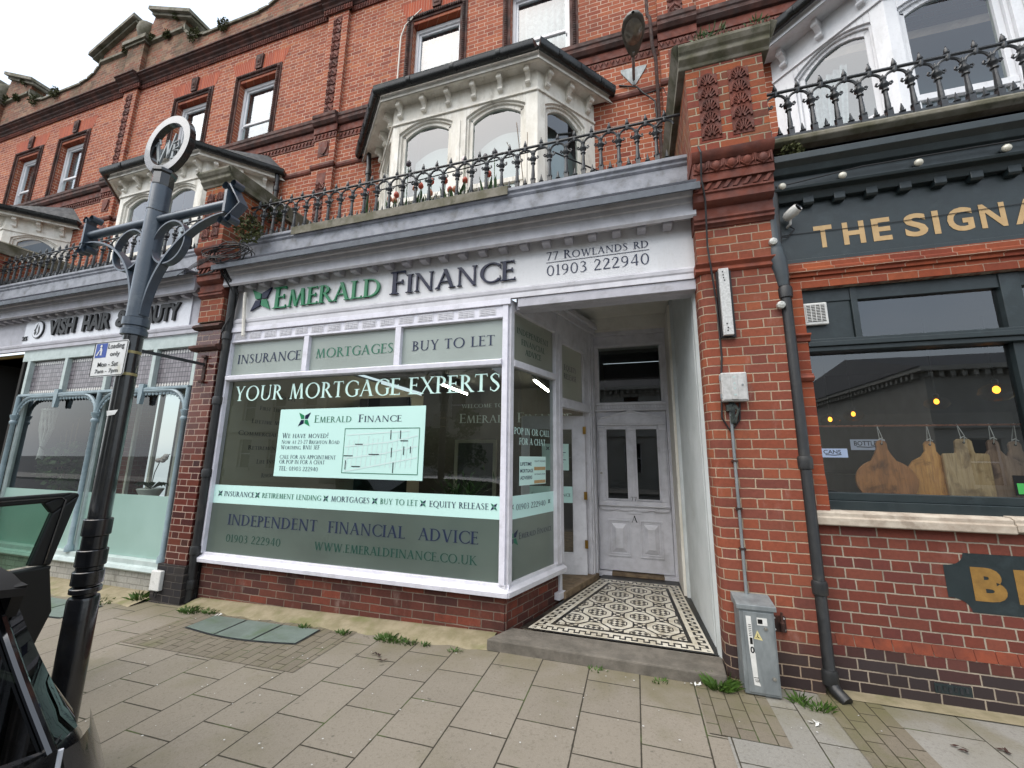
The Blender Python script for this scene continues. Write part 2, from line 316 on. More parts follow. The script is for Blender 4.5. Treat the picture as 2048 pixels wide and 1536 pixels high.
GL = {
 'A': (.82, [_bar(.1, 0, .415, 1, TN), _bar(.70, 0, .395, 1.02, TK*1.06), [(.2, .33), (.6, .33), (.6, .38), (.2, .38)]]+_ser(.1, 0, .2, 1)+_ser(.7, 0, .28, 1)),
 'B': (.62, _stem(.14)+_arc(.2, .76, .3, .24, -90, 90)+_arc(.2, .265, .36, .265, -90, 90)+[[(.14, .0), (.22, .0), (.22, .05), (.14, .05)], [(.14, .95), (.22, .95), (.22, 1.), (.14, 1.)], [(.14, .5), (.22, .5), (.22, .55), (.14, .55)]]),
 'C': (.80, _arc(.5, .5, .46, .52, 42, 318)+[_bar(.815, .68, .815, .92, .035), _bar(.815, .1, .815, .3, .03)]),
 'D': (.84, _stem(.14)+_arc(.3, .5, .48, .5, -90, 90)+[[(.14, 0), (.32, 0), (.32, .055), (.14, .055)], [(.14, .945), (.32, .945), (.32, 1), (.14, 1)]]),
 'E': (.56, _stem(.14)+_arms(.14, .4, [(.974, .36, -1), (.53, .30, 0), (.026, .40, 1)])),
 'F': (.52, _stem(.14)+_arms(.14, .4, [(.974, .36, -1), (.51, .29, 0)])),
 'G': (.84, _arc(.5, .5, .46, .52, 42, 310)+[_bar(.8, .7, .8, .92, .035)]+_stem(.745, .1, .46, TK, False, True)),
 'H': (.86, _stem(.14)+_stem(.72)+[[(.14, .49), (.72, .49), (.72, .545), (.14, .545)]]),
 'I': (.3, _stem(.15)),
 'J': (.34, _stem(.18, .05, 1, TK, False)+_path([(.18, .1), (.16, -.1), (.04, -.2)], [TK, .1, .03])),
 'K': (.74, _stem(.14)+[_bar(.2, .5, .58, 1, TN), _bar(.66, 0, .27, .56, TK*1.05)]+_ser(.68, 0, .24, 1)+_ser(.58, 1, .2, -1)),
 'L': (.54, _stem(.14)+_arms(.14, .4, [(.026, .38, 1)])),
 'M': (.98, [_bar(.13, 0, .2, 1, TN), _bar(.47, 0, .22, 1, TK), _bar(.45, 0, .74, 1, TN), _bar(.84, 0, .76, 1, TK)]+_ser(.13, 0, .19, 1)+_ser(.84, 0, .28, 1)),
 'N': (.88, [_bar(.14, 0, .14, 1, TN), _bar(.74, -.02, .15, 1, TK*1.05), _bar(.74, 0, .74, 1, TN)]+_ser(.14, 0, .2, 1)+_ser(.74, 1, .2, -1)+_ser(.12, 1, .16, -1)),
 'O': (.98, _arc(.49, .5, .46, .52, 0, 360, n=44)),
 'P': (.56, _stem(.14)+_arc(.2, .73, .33, .27, -90, 90)+[[(.14, .46), (.22, .46), (.22, .51), (.14, .51)], [(.14, .95), (.22, .95), (.22, 1), (.14, 1)]]),
 'Q': (.98, _arc(.49, .5, .46, .52, 0, 360, n=44)+_path([(.52, .04), (.75, -.14), (1.02, -.24)], [.1, .1, .03])),
 'R': (.68, _stem(.14)+_arc(.2, .74, .32, .26, -90, 90)+[_bar(.63, 0, .3, .52, TK*1.05), [(.14, .48), (.24, .48), (.24, .53), (.14, .53)], [(.14, .95), (.22, .95), (.22, 1), (.14, 1)]]+_ser(.65, 0, .2, 1)),
 'S': (.54, _path([(.45, .87), (.28, .99), (.1, .82), (.2, .6), (.37, .43), (.44, .22), (.26, .01), (.07, .13)], [.03, .06, .1, .135, .135, .1, .06, .03])+[_bar(.455, .76, .455, .95, .03), _bar(.07, .06, .07, .25, .03)]),
 'T': (.66, _stem(.33, 0, 1, TK, True, False)+[[(.04, .948), (.62, .948), (.62, 1), (.04, 1)], _bar(.03, .83, .06, 1.01, .035), _bar(.63, .83, .6, 1.01, .035)]),
 'U': (.82, [_bar(.15, .3, .15, 1, TK), _bar(.68, .3, .68, 1, TN)]+_arc(.3975, .3, .315, .32, 180, 360, TK*.8)+_ser(.15, 1, .3, -1)+_ser(.68, 1, .2, -1)),
 'V': (.78, [_bar(.4, -.02, .12, 1, TK*1.05), _bar(.4, -.02, .68, 1, TN)]+_ser(.12, 1, .27, -1)+_ser(.68, 1, .19, -1)),
 'W': (1.16, [_bar(.36, -.02, .12, 1, TK), _bar(.36, -.02, .58, 1, TN), _bar(.8, -.02, .56, 1, TK), _bar(.8, -.02, 1.05, 1, TN)]+_ser(.12, 1, .27, -1)+_ser(1.05, 1, .19, -1)+_ser(.57, 1, .22, -1)),
 'X': (.76, [_bar(.66, 0, .12, 1, TK), _bar(.1, 0, .64, 1, TN)]+_ser(.67, 0, .25, 1)+_ser(.1, 0, .2, 1)+_ser(.12, 1, .25, -1)+_ser(.64, 1, .2, -1)),
 'Y': (.72, [_bar(.36, .44, .12, 1, TK), _bar(.37, .44, .62, 1, TN)]+_stem(.365, 0, .47, TK, True, False)+_ser(.12, 1, .27, -1)+_ser(.62, 1, .19, -1)),
 'Z': (.66, [_bar(.1, .02, .54, .98, TK), [(.06, .945), (.58, .945), (.58, 1), (.06, 1)], [(.06, 0), (.6, 0), (.6, .055), (.06, .055)], _bar(.07, .85, .07, 1, .03), _bar(.59, 0, .6, .16, .03)]),
 '0': (.62, _arc(.31, .48, .27, .5, 0, 360, .1)), '1': (.36, _stem(.19, 0, .98, .11, True, False)+[_bar(.08, .84, .19, .98, .05)]),
 '2': (.56, _path([(.07, .74), (.2, .97), (.42, .86), (.4, .6), (.22, .3), (.07, .04)], [.04, .06, .1, .12, .07, .05])+[[(.06, 0), (.52, 0), (.55, .13), (.5, .085), (.06, .085)]]),
 '3': (.54, _path([(.08, .84), (.22, .97), (.41, .82), (.34, .6), (.2, .54)], [.03, .06, .1, .07, .04])+_path([(.2, .54), (.4, .44), (.44, .2), (.25, .01), (.06, .08)], [.04, .08, .11, .06, .03])),
 '4': (.6, [_bar(.42, 0, .42, 1, .1), _bar(.06, .27, .4, 1, .05), [(.05, .25), (.56, .25), (.56, .31), (.05, .31)]]),
 '7': (.54, [_bar(.2, 0, .48, .95, .09), [(.06, .9), (.52, .9), (.52, .97), (.06, .97)], _bar(.07, .78, .07, .97, .03)]),
 '9': (.58, _arc(.28, .67, .23, .3, 0, 360, .09, .05)+_path([(.47, .62), (.44, .3), (.28, .08), (.12, -.02)], [.09, .1, .06, .03])),
 '6': (.58, _arc(.3, .3, .23, .3, 0, 360, .09, .05)+_path([(.1, .36), (.14, .7), (.3, .9), (.46, 1.)], [.09, .1, .06, .03])),
 '.': (.22, [_bar(.11, 0, .11, .12, .12)]), ',': (.22, [_bar(.08, -.12, .12, .12, .09)]), '-': (.4, [[(.06, .4), (.34, .4), (.34, .48), (.06, .48)]]),
 '!': (.28, [_bar(.14, .3, .14, 1, .1), _bar(.14, 0, .14, .12, .12)]), ':': (.24, [_bar(.12, 0, .12, .12, .12), _bar(.12, .5, .12, .62, .12)]), ' ': (.34, []),
}
def serif_polys(txt, big=None, track=.06, weight=1.):
    """lower-case letters become small capitals"""
    x = 0.; out = []
    for ch in txt:
        k = .8 if ch.islower() else 1.; w, ps = GL[ch.upper()]
        for p in ps: out.append([(x+a*k, b*k) for a, b in p])
        x += (w+track)*k
    return out, x-track
class Plane:
    """a flat place in the world to put lettering on: origin, right, up; letters stand out along -n"""
    def __init__(s, o, u=(1,0,0), v=(0,0,1)):
        s.o = Vector(o); s.u = Vector(u).normalized(); s.v = Vector(v).normalized(); s.n = s.u.cross(s.v)
    def at(s, a, b, d=0.): return s.o+s.u*a+s.v*b+s.n*d
def serif(mb, txt, pl, x0, x1, z0, h, d=.002, t=0., track=.06, slope=0.):
    """text between x0 and x1 on plane pl, cap height h"""
    ps, w = serif_polys(txt, track=track); k = (x1-x0)/w
    for i, p in enumerate(ps):
        e = d+.00004*(i % 9)+(.0006 if t else 0)*((i % 9)/9)
        q = [(x0+a*k, z0+b*h+slope*a*k) for a, b in p]
        if t: mb.prism([pl.at(a, b, d-t) for a, b in q], pl.n*(t+e-d))
        else: mb.add([pl.at(a, b, e) for a, b in q], [tuple(range(len(q)))])
def sans_mesh(txt, bold=0., track=1.):
    cu = bpy.data.curves.new('lettering', 'FONT'); cu.body = txt; cu.size = 1; cu.offset = bold; cu.space_character = track; cu.resolution_u = 4
    o = bpy.data.objects.new('lettering', cu); COL.objects.link(o)
    dg = bpy.context.evaluated_depsgraph_get(); me = bpy.data.meshes.new_from_object(o.evaluated_get(dg))
    V = [tuple(v.co) for v in me.vertices]; F = [tuple(p.vertices) for p in me.polygons]
    bpy.data.objects.remove(o); bpy.data.curves.remove(cu); bpy.data.meshes.remove(me)
    return V, F
def sans(mb, txt, pl, x0, x1, z0, z1, d=.002, t=0., bold=0., track=1., shear=0.):
    """plain grotesque lettering fitted into a box"""
    V, F = sans_mesh(txt, bold, track)
    a0, a1 = min(v[0] for v in V), max(v[0] for v in V); b0, b1 = min(v[1] for v in V), max(v[1] for v in V)
    q = [(x0+(v[0]-a0)/(a1-a0)*(x1-x0)+shear*(v[1]-b0)/(b1-b0), z0+(v[1]-b0)/(b1-b0)*(z1-z0)) for v in V]
    if not t: mb.add([pl.at(a, b, d) for a, b in q], F); return
    n = len(q); ed = {}
    for f in F:
        for i in range(len(f)):
            e = (f[i], f[(i+1) % len(f)])
            if (e[1], e[0]) in ed: del ed[(e[1], e[0])]
            else: ed[e] = 1
    mb.add([pl.at(a, b, d) for a, b in q]+[pl.at(a, b, d-t) for a, b in q], list(F)+[(e[0], e[1], e[1]+n, e[0]+n) for e in ed])
def emblem(mbs, pl, cx, cz, s, d=.002, t=0., sx=1.):
    """four-bladed star mark: two blades of each colour"""
    for k, (sx_, sz_) in enumerate(((1, 1), (-1, 1), (-1, -1), (1, -1))):
        mb = mbs[k % 2]; q = [(cx+X*s*sx*sx_, cz+Y*s*sz_) for X, Y in ((.03, .03), (.28, .03), (.5, .5), (.03, .28))]
        if t: mb.prism([pl.at(a_, b_, d-t) for a_, b_ in q], pl.n*t)
        else: mb.add([pl.at(a_, b_, d) for a_, b_ in q], [(0, 1, 2, 3)])
# ---------------------------------------------------------------- materials
M = {}
M['brick_up'] = brick('upper brick', ['8f4c36', 'a15b40', '954e39', 'a86443', '894635', '9c583e', '7a3e31'], 'c2aa97', .232, .0775, .0095, 'flemish', soot='3a2822', soot_amt=.28, soot_sc=.7)
M['brick_pier'] = brick('pillar brick', ['7d4130', '894a35', '774338', '824533', '6b3d35', '925238'], 'a8957f', .232, .0775, .0085, 'flemish', u0=.04, v0=.02, soot='35221d', soot_amt=.3, soot_sc=1.3, pale='b59a90', pale_amt=.35, band=(.17, .42, '2d2727', '37302e'), us=-1.)
M['brick_top'] = brick('weathered pillar brick', ['8a4632', '7a3c30', '6d3a30', '96502f', '5f352c', '8a5238'], '9a8c76', .232, .0785, .011, 'flemish', u0=.1, v0=.03, soot='3d3226', soot_amt=.75, soot_sc=1.6, pale='8f8433', pale_amt=.3, wob=.01, bump=.9, us=-1.)
M['brick_pub'] = brick('pub brick', ['6a362c', '743d30', '66362d', '7a4436', '603430', '6e3b33'], '9f9484', .2295, .0765, .009, 'english', u0=-.09, v0=.0105, soot='35211f', soot_amt=.2, pale='a38a86', pale_amt=.2, band=(.2, .36, '2a2626', '343031'))
M['brick_riser'] = brick('stall riser brick', ['5f352c', '51302a', '683a2e', '482d29', '7d4030', '57322b', '422b29'], '7d6e62', .243, .0765, .009, 'stretcher', u0=.08, v0=-.005, soot='2b1f1d', soot_amt=.5, soot_sc=2., pale='9d8f86', pale_amt=.5)
M['brick_glazed'] = brick('glazed brick', ['4e1f18', '5d281d', '411b19', '68301f', '361a19'], 'a58f80', .232, .0775, .008, 'flemish', soot='24100f', soot_amt=.2, gloss=.16, bump=.35, wob=.003, us=-1.)
M['brick_arch'] = brick('gauged arch brick', ['a24c33', '98462f', 'ad5638', '8f4231'], 'bd9480', .055, .9, .006, 'stretcher', v0=.3, soot='4a2a20', soot_amt=.2)
M['brick_rubbed'] = brick('orange rubbed brick', ['83412b', '8e472e', '77392b', '965033'], 'a68b77', .2, .0765, .005, 'stretcher', soot='4a241a', soot_amt=.35, soot_sc=2, bump=.4)
M['brick_par'] = brick('weathered parapet brick', ['7d4a38', '8a5540', '6c4436', '947058', '5d4034'], '8d8270', .232, .0785, .01, 'flemish', soot='3b3a2a', soot_amt=.8, soot_sc=1.2, pale='76744f', pale_amt=.5)
M['brick_white'] = brick('whitewashed brick', ['9f9d95', 'a8a69c', '93918a'], '8d8b83', .24, .08, .01, 'english', soot='5a5548', soot_amt=.6, soot_sc=2.5, pale='75654f', pale_amt=.5)
M['terra'] = mat('terracotta', '70392a', '532b22', .8, sc=5, bump=.5, bsc=45, dirt='2a1f1b', dirt_amt=.8, dirt_sc=2.2)
M['terra_dark'] = mat('sooty terracotta', '543229', '33231f', .85, sc=4, bump=.6, bsc=40, dirt='231c18', dirt_amt=.8, dirt_sc=3)
M['terra_bright'] = mat('orange terracotta', '88422a', '6c3526', .75, sc=7, bump=.4, bsc=40, dirt='3a211a', dirt_amt=.45)
M['stone_weath'] = mat('lichened stone', '7a756a', '55523f', .9, sc=5, bump=.6, bsc=35, dirt='33351f', dirt_amt=.8, dirt_sc=4)
M['stone_sill'] = mat('painted stone sill', 'b5ab9c', '9c8f80', .75, sc=9, bump=.5, bsc=50, dirt='6a5a4b', dirt_amt=.6, dirt_sc=6)
M['white'] = mat('lilac white gloss paint', 'cfced3', 'c3c2c7', .35, sc=8, bump=.12, bsc=40, dirt='8d8a86', dirt_amt=.25, dirt_sc=4)
M['white_bright'] = mat('white gloss paint', 'dcdbe4', 'd0cfd8', .32, sc=8, bump=.12, bsc=40, dirt='8f8a80', dirt_amt=.3, dirt_sc=5)
M['white_old'] = mat('peeling white paint', 'e2ded4', 'd0cabd', .55, sc=7, bump=.4, bsc=45, dirt='7d7463', dirt_amt=.5, dirt_sc=6, streak=True)
M['white_clean'] = mat('clean white paint', 'd9dadc', 'cfd0d3', .4, sc=7, bump=.15, dirt='8f8d86', dirt_amt=.3, dirt_sc=5, streak=True)
M['render'] = mat('white wall render', 'c9cdcd', 'bcc1c0', .85, sc=3, bump=.35, bsc=90, dirt='8a8a80', dirt_amt=.25)
M['cream'] = mat('cream gloss ceiling', 'd8d5cc', 'cac7bd', .4, sc=2, bump=.1, dirt='827d6e', dirt_amt=.3)
M['signboard'] = mat('white sign board', 'd8d8d9', 'cfcfd0', .35, sc=3, bump=.06, dirt='a8a094', dirt_amt=.45, dirt_sc=3, streak=True)
M['acrylic'] = mat('clean sign panel', 'dcdde2', 'd6d7dc', .25, sc=2, bump=.02)
M['greypaint'] = mat('weathered grey paint', '8b8e95', '73767d', .6, sc=6, bump=.45, bsc=35, dirt='50504c', dirt_amt=.7, dirt_sc=6)
M['greywhite'] = mat('soft grey paint', 'b4b3ba', 'a6a5ac', .5, sc=6, bump=.2, dirt='75716c', dirt_amt=.5, dirt_sc=5)
M['lead'] = mat('grey lead flashing', '5a6068', '4b5058', .55, sc=6, bump=.3, dirt='34373a', dirt_amt=.5)
M['slate'] = mat('dark slate', '34373b', '26282b', .7, sc=8, bump=.5, bsc=30, dirt='4a4c3a', dirt_amt=.4)
M['iron'] = mat('black painted iron', '2b2e31', '1d1f21', .42, sc=12, bump=.5, bsc=60, dirt='4b5053', dirt_amt=.55, dirt_sc=9)
M['gutter'] = mat('black gutter', '0b0d0e', '121415', .3, sc=6, bump=.15, dirt='32352f', dirt_amt=.5)
M['pipe_black'] = mat('black pipe', '191a1b', '222324', .45, sc=8, bump=.35, bsc=35, dirt='3d3a34', dirt_amt=.6, dirt_sc=5)
M['pipe_grey'] = mat('grey blue pipe', '3b4347', '33393d', .45, sc=8, bump=.2, dirt='23272a', dirt_amt=.4)
M['rust'] = mat('rusty iron', '3b2620', '2a1d1a', .8, .2, sc=14, bump=.6, dirt='5d3524', dirt_amt=.6, dirt_sc=9)
M['post_blue'] = mat('blue grey post paint', '3a4652', '343f4a', .34, sc=6, bump=.2, bsc=40, dirt='6a7278', dirt_amt=.3, dirt_sc=12, coat=.3)
M['post_black'] = mat('black post paint', '0e0f10', '16171a', .22, sc=6, bump=.25, bsc=30, dirt='35312a', dirt_amt=.3, dirt_sc=14, coat=.5)
M['steel'] = mat('steel band', 'a7a59e', '8d8b85', .35, .8, sc=20, bump=.1)
M['galv'] = mat('galvanised steel', '8c9293', '767c7e', .5, .35, sc=11, bump=.15, bsc=50, dirt='5d6061', dirt_amt=.6, dirt_sc=5, streak=True)
M['plastic_grey'] = mat('weathered white plastic', 'b9b9b7', 'a5a5a3', .5, sc=22, bump=.25, bsc=90, dirt='77776f', dirt_amt=.5, dirt_sc=9)
M['plastic_white'] = mat('white plastic', 'd2d2ce', 'c6c6c2', .3, sc=10, bump=.05)
M['black'] = flat('black', '0b0b0c', .45)
M['cable'] = flat('cable sheath', '1f1f20', .6)
M['pub_green'] = mat('dark blue green paint', '222c2e', '1c2527', .42, sc=5, bump=.2, bsc=40, dirt='3b474a', dirt_amt=.4, dirt_sc=5)
M['gold'] = mat('gold lettering paint', 'b6986a', 'a98b5e', .5, sc=10, bump=.2)
M['gold2'] = mat('worn gold paint', '8c6a30', '7c5c28', .6, sc=14, bump=.5, bsc=30, dirt='4f3d1f', dirt_amt=.5)
M['navy'] = flat('navy lettering', '141b38', .3, .25)
M['green'] = flat('emerald lettering', '0f7a4c', .3)
M['navy_v'] = flat('navy vinyl', '1d2845', .45)
M['green_v'] = flat('green vinyl', '2b6b54', .45)
M['dgreen_v'] = flat('dark green vinyl', '16463c', .45)
M['grey_v'] = flat('dark grey letters', '2a2d33', .4)
M['mint'] = flat('mint vinyl', 'bfe3dc', .4)
M['mint_w'] = flat('pale mint vinyl', 'c6e6de', .4)
M['pale_grey'] = flat('pale grey print', 'a8b8b6', .5)
M['map_pale'] = flat('map street print', 'c8dedb', .5)
M['glass'] = glass('window glass', 'd3dbd8', 2.2)
M['glass_dark'] = glass('shop glass', 'c8d0cb', 1.6)
M['glass_pub'] = glass('pub glass', 'd6dad8', 2.4)
M['frost'] = frosted('frosted film', '5f6d66', '55625c', .3, .16)
M['frost_pale'] = frosted('frosted pale film', 'a9b4ae', '9fa9a3', .25, .22)
M['frost_side'] = frosted('frosted side film', '83877a', '777b70', .3, .25)
M['frost_mint'] = frosted('frosted mint film', 'a5c4bb', '98b8ae', .25, .16)
M['net'] = mat('net curtain', 'b3bcc2', '929da5', .9, sc=14, bump=.4, bsc=25)
M['blind'] = mat('pale blind', 'c3cacc', 'b9c1c4', .8, sc=1.5, bump=.0)  # blind tone kept pale to carry some of the panes' sky reflection
M['bay_room_sky'] = flat('bay room wall and sky sheen', '8d959c', .9)  # grey-blue stands in for sky reflected in the bay panes
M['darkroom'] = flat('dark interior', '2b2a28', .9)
M['room_beige'] = flat('beige interior wall', 'c4bea8', .85)
M['room_grey'] = flat('grey interior wall', '55544f', .85)
M['wood'] = mat('worn oak step', '7d6a52', '5c4d3c', .8, sc=9, bump=.4, bsc=50)
M['concrete'] = mat('worn concrete step', '6d675e', '5a554d', .9, sc=9, bump=.9, bsc=45, dirt='48443c', dirt_amt=.6, dirt_sc=4)
M['cement'] = mat('mossy cement', '8b8169', '746c52', .95, sc=7, bump=.9, bsc=40, dirt='5f6636', dirt_amt=.6, dirt_sc=3.5)
M['leaf'] = mat('leaf green', '3d5c26', '2c471d', .55, sc=30, bump=.1)
M['leaf2'] = mat('grass green', '46641f', '35501b', .6, sc=30, bump=.1)
M['leaf_dark'] = mat('dark leaf', '22351a', '1a2a15', .55, sc=30, bump=.1)
M['moss'] = mat('moss', '4c4f27', '33381c', .95, sc=25, bump=.6)
M['tulip_o'] = mat('orange petal', 'c75434', 'b4432f', .5, sc=30, bump=.1)
M['tulip_p'] = mat('peach petal', 'c98560', 'b46a4c', .5, sc=30, bump=.1)
M['tulip_w'] = mat('white pink petal', 'd8c9c9', 'cbb6b8', .5, sc=30, bump=.1)
M['tulip_d'] = mat('dark petal', '2a1420', '1f0f18', .5, sc=30, bump=.1)
def mat_wood(name, a, b, c):
    k = NT(name); P = k.pos(); n = k.noise(k.scale(P, (9, 9, 1.6)), 2.2, 6, .62, 1.2); n2 = k.noise(P, 7, 4, .6, .6)
    col = k.mix(k.grey(n, .36, .62), C(a), C(b)); col = k.mix(k.grey(n2, .52, .7), col, C(c))
    col = k.mix(k.math('MULTIPLY', k.grey(k.noise(k.scale(P, (40, 40, 2.5)), 3, 3), .5, .7), .35), col, C('3a2412'))
    k.put(k.p.inputs['Base Color'], col); k.p.inputs['Roughness'].default_value = .5; k.bump(n, .2, .003); return k.m
M['wood_a'] = mat_wood('acacia board', 'a87040', '8c5a30', '5c371d')
M['wood_b'] = mat_wood('olive board', 'cc9550', 'b07a3c', '7a4f26')
M['wood_c'] = mat_wood('grey bleached board', 'b8a07c', 'a58a64', '7d6548')
M['wood_d'] = mat_wood('greyed board', '927a68', '7e6758', '5f4c44')
def mat_slabs(name, x0, y0, w, l, tone_a, tone_b, joint, jw=.008, stag=.5, along='y', dirt='5d5a3c', dirt_amt=.35, var=.5):
    """concrete paving: columns w wide, units l long, every other column shifted"""
    k = NT(name); P = k.pos(); x, y, z = k.xyz(P)
    a, b = (x, y) if along == 'y' else (y, x)
    u = k.math('DIVIDE', k.math('ADD', a, -x0), w); cu = k.math('FLOOR', u); fu = k.math('SUBTRACT', u, cu)
    par = k.math('FLOORED_MODULO', cu, 2.0)
    v = k.math('ADD', k.math('DIVIDE', k.math('ADD', b, -y0), l), k.math('MULTIPLY', par, stag)); cv = k.math('FLOOR', v); fv = k.math('SUBTRACT', v, cv)
    d = k.math('MINIMUM', k.math('MULTIPLY', k.math('MINIMUM', fu, k.math('SUBTRACT', 1., fu)), w), k.math('MULTIPLY', k.math('MINIMUM', fv, k.math('SUBTRACT', 1., fv)), l))
    d = k.math('ADD', d, k.math('MULTIPLY_ADD', k.noise(P, 30, 3), .004, -.002))
    msk = k.grey(d, jw*.35, jw*.8)
    rnd = k.white(k.vec(cu, cv))
    g = k.noise(P, 210, 3, .7); n1 = k.noise(P, 2.3, 6, .6); n2 = k.noise(P, 55, 4, .65)
    col = k.mix(k.math('MULTIPLY_ADD', rnd, var, k.math('MULTIPLY_ADD', n1, .9, -.25-var*.3)), C(tone_a), C(tone_b))
    col = k.mix(k.math('MULTIPLY', k.grey(g, .42, .7), .38), col, tuple(min(1, q*1.5) for q in C(tone_a)[:3])+(1,))
    col = k.mix(k.math('MULTIPLY', k.grey(n2, .5, .72), .35), col, C('4b453d'))
    col = k.mix(k.math('MULTIPLY', k.grey(k.noise(P, 1.1, 6, .65), .5, .7), dirt_amt), col, C(dirt))
    if along == 'y': col = k.mix(k.math('MULTIPLY', k.math('MULTIPLY', k.grey(k.math('MULTIPLY_ADD', k.noise(P, 4, 5), .5, y), -.55, .12), k.grey(k.noise(P, 2.2, 5), .3, .6)), .6), col, k.mix(k.noise(P, 5, 3), C('5c5a38'), C('6d6350')))
    spots = k.grey(k.noise(P, 13, 2, .5), .72, .75)
    col = k.mix(k.math('MULTIPLY', spots, .45), col, C('3c3934'))
    jc = k.mix(k.grey(k.noise(P, 3.5, 4), .52, .66), C(joint), C('3f4a28'))
    col = k.mix(msk, jc, col)
    k.put(k.p.inputs['Base Color'], col); k.p.inputs['Roughness'].default_value = .9; k.p.inputs['Specular IOR Level'].default_value = .25
    k.bump(k.math('ADD', msk, k.math('ADD', k.math('MULTIPLY', g, .18), k.math('MULTIPLY', n2, .3))), .5, .006); return k.m
M['slabs'] = mat_slabs('pavement slabs', -2.322, -.597, .381, .393, '7d766b', '6c665c', '36322a')
M['slab_pale'] = mat_slabs('pale slabs', .48, -.98, .48, .62, '82807a', '73716b', '3c3930', .007, .5, dirt='6d6a50', dirt_amt=.4)
M['blocks'] = mat_slabs('small block paving', .03, .02, .1, .2, '6f685c', '625b50', '3c3729', .006, .5, dirt='555832', dirt_amt=.55, var=.9)
M['blocks_x'] = mat_slabs('small block paving across', -.03, .02, .1, .2, '7e7566', '6c6455', '46402f', .007, .5, along='x', dirt='5f6138', dirt_amt=.5, var=.9)
M['asphalt'] = mat('asphalt', '4a4a4a', '3c3c3d', .95, sc=3, bump=1., bsc=120, dirt='585651', dirt_amt=.4)
M['kerb'] = mat('granite kerb', '8a8781', '76736d', .85, sc=20, bump=.5)
M['cellar'] = mat('grey green glass panel', '66726c', '59645d', .55, sc=4, bump=.3, bsc=60, dirt='43592f', dirt_amt=.55, dirt_sc=2.5)
M['stucco'] = mat('opposite stucco', 'b7b5ac', 'a9a79d', .85, sc=1.5, bump=.2)
M['car'] = mat('dark grey car paint', '1b1c20', '18191c', .3, .1, sc=40, bump=.0, spec=.4, coat=.6)
M['car_black'] = flat('black rubber trim', '0c0c0d', .5)
M['car_gloss'] = flat('gloss black trim', '08080a', .08, .6, coat=1)
M['car_glass'] = glass('tinted car glass', '2a3533', .9, amb=1)
M['tail'] = flat('tail lamp lens', '202329', .15, .4, coat=.5)
M['silver'] = flat('bright strip', 'b9bcc2', .2, .8)
M['red'] = flat('red lens', '6b0f10', .15, .6, coat=1)
M['carlin'] = flat('car interior', '151617', .8)
# ---------------------------------------------------------------- ground
def gz(x, y):
    a = .022*(min(x, -1.4)+1.4)+.004*(max(min(x, 3.), -1.4)+1.4)
    if x < -6: a = .022*(-4.6)+.004*(x+6)
    return a+.006*y-.004
def sheet(name, mat_, x0, x1, y0, y1, dz, nx=24, ny=4, kind='structure'):
    mb = MB(); mb.strip([[(x0+(x1-x0)*i/nx, y0+(y1-y0)*j/ny, gz(x0+(x1-x0)*i/nx, y0+(y1-y0)*j/ny)+dz) for i in range(nx+1)] for j in range(ny+1)])
    return tag(mb.build(name, mat_, smooth=False), kind=kind)
sheet('pavement', M['slabs'], -45, 30, -2.42, 4, 0, 60, 8)
# patched paving: block surrounds, a run of pale slabs and small setts at the right
sheet('paving_blocks', M['blocks'], -4.62, -2.62, -.96, -.06, .004, 8, 4)
sheet('paving_slabs', M['slab_pale'], .46, 12, -2.41, .3, .004, 20, 6)
sheet('paving_setts', M['blocks'], .36, .8, -.78, .28, .008, 6, 4)
sheet('paving_channel', M['blocks'], 1.16, 1.52, -2.4, .25, .009, 4, 8)
sheet('wall_edging', M['cement'], 1.26, 12, -.13, .3, .013, 20, 2)
road = MB(); road.strip([[(x, y, -.15 if y > -12.6 else -.15) for x in (-220, -60, 0, 60, 220)] for y in (-220, -60, -14, -8, -2.5)]); tag(road.build('road', M['asphalt']), kind='structure')
kb = MB()
for i in range(60):
    x = -40+i*1.0; kb.box(x+.003, x+.997, -2.56, -2.42, -.4, gz(x+.5, -2.42)-.002)
tag(kb.build('kerb', M['kerb'], bevel=.01), kind='structure')
fp = MB(); fp.box(-80, 80, -16, -12.6, -.5, -.03); tag(fp.build('far_pavement', M['kerb']), kind='structure')
ln = MB(); ln.box(-40, 20, -2.95, -2.85, -.16, -.146); tag(ln.build('road_marking', mat('worn yellow line', '9c8331', '7d7038', .9, sc=9)), kind='structure')
# mossy cement fillet along the stall riser
fl = MB(); P = []
for i in range(41):
    x = -4.98+(3.70)*i/40; t = i/40; top = -.035+.09*t; wob = .02*math.sin(i*1.7)+.012*math.sin(i*.6+1)
    P.append([(x, .03, top), (x, -.03, top), (x, -.2-wob, gz(x, -.2)+.012), (x, -.235-wob, gz(x, -.23)-.01)])
tag(fl.strip(P).build('cement_fillet', M['cement'], smooth=True), kind='structure')
fl = MB(); P = []
for i in range(31):
    x = -9.6+4.0*i/30; wob = .03*math.sin(i*1.3)+.015*math.sin(i*.7+2)
    P.append([(x, .03, gz(x, 0)+.06), (x, -.05, gz(x, 0)+.05), (x, -.3-wob, gz(x, -.3)+.012), (x, -.34-wob, gz(x, -.33)-.01)])
tag(fl.strip(P).build('mossy_fillet', M['cement'], smooth=True), kind='structure')
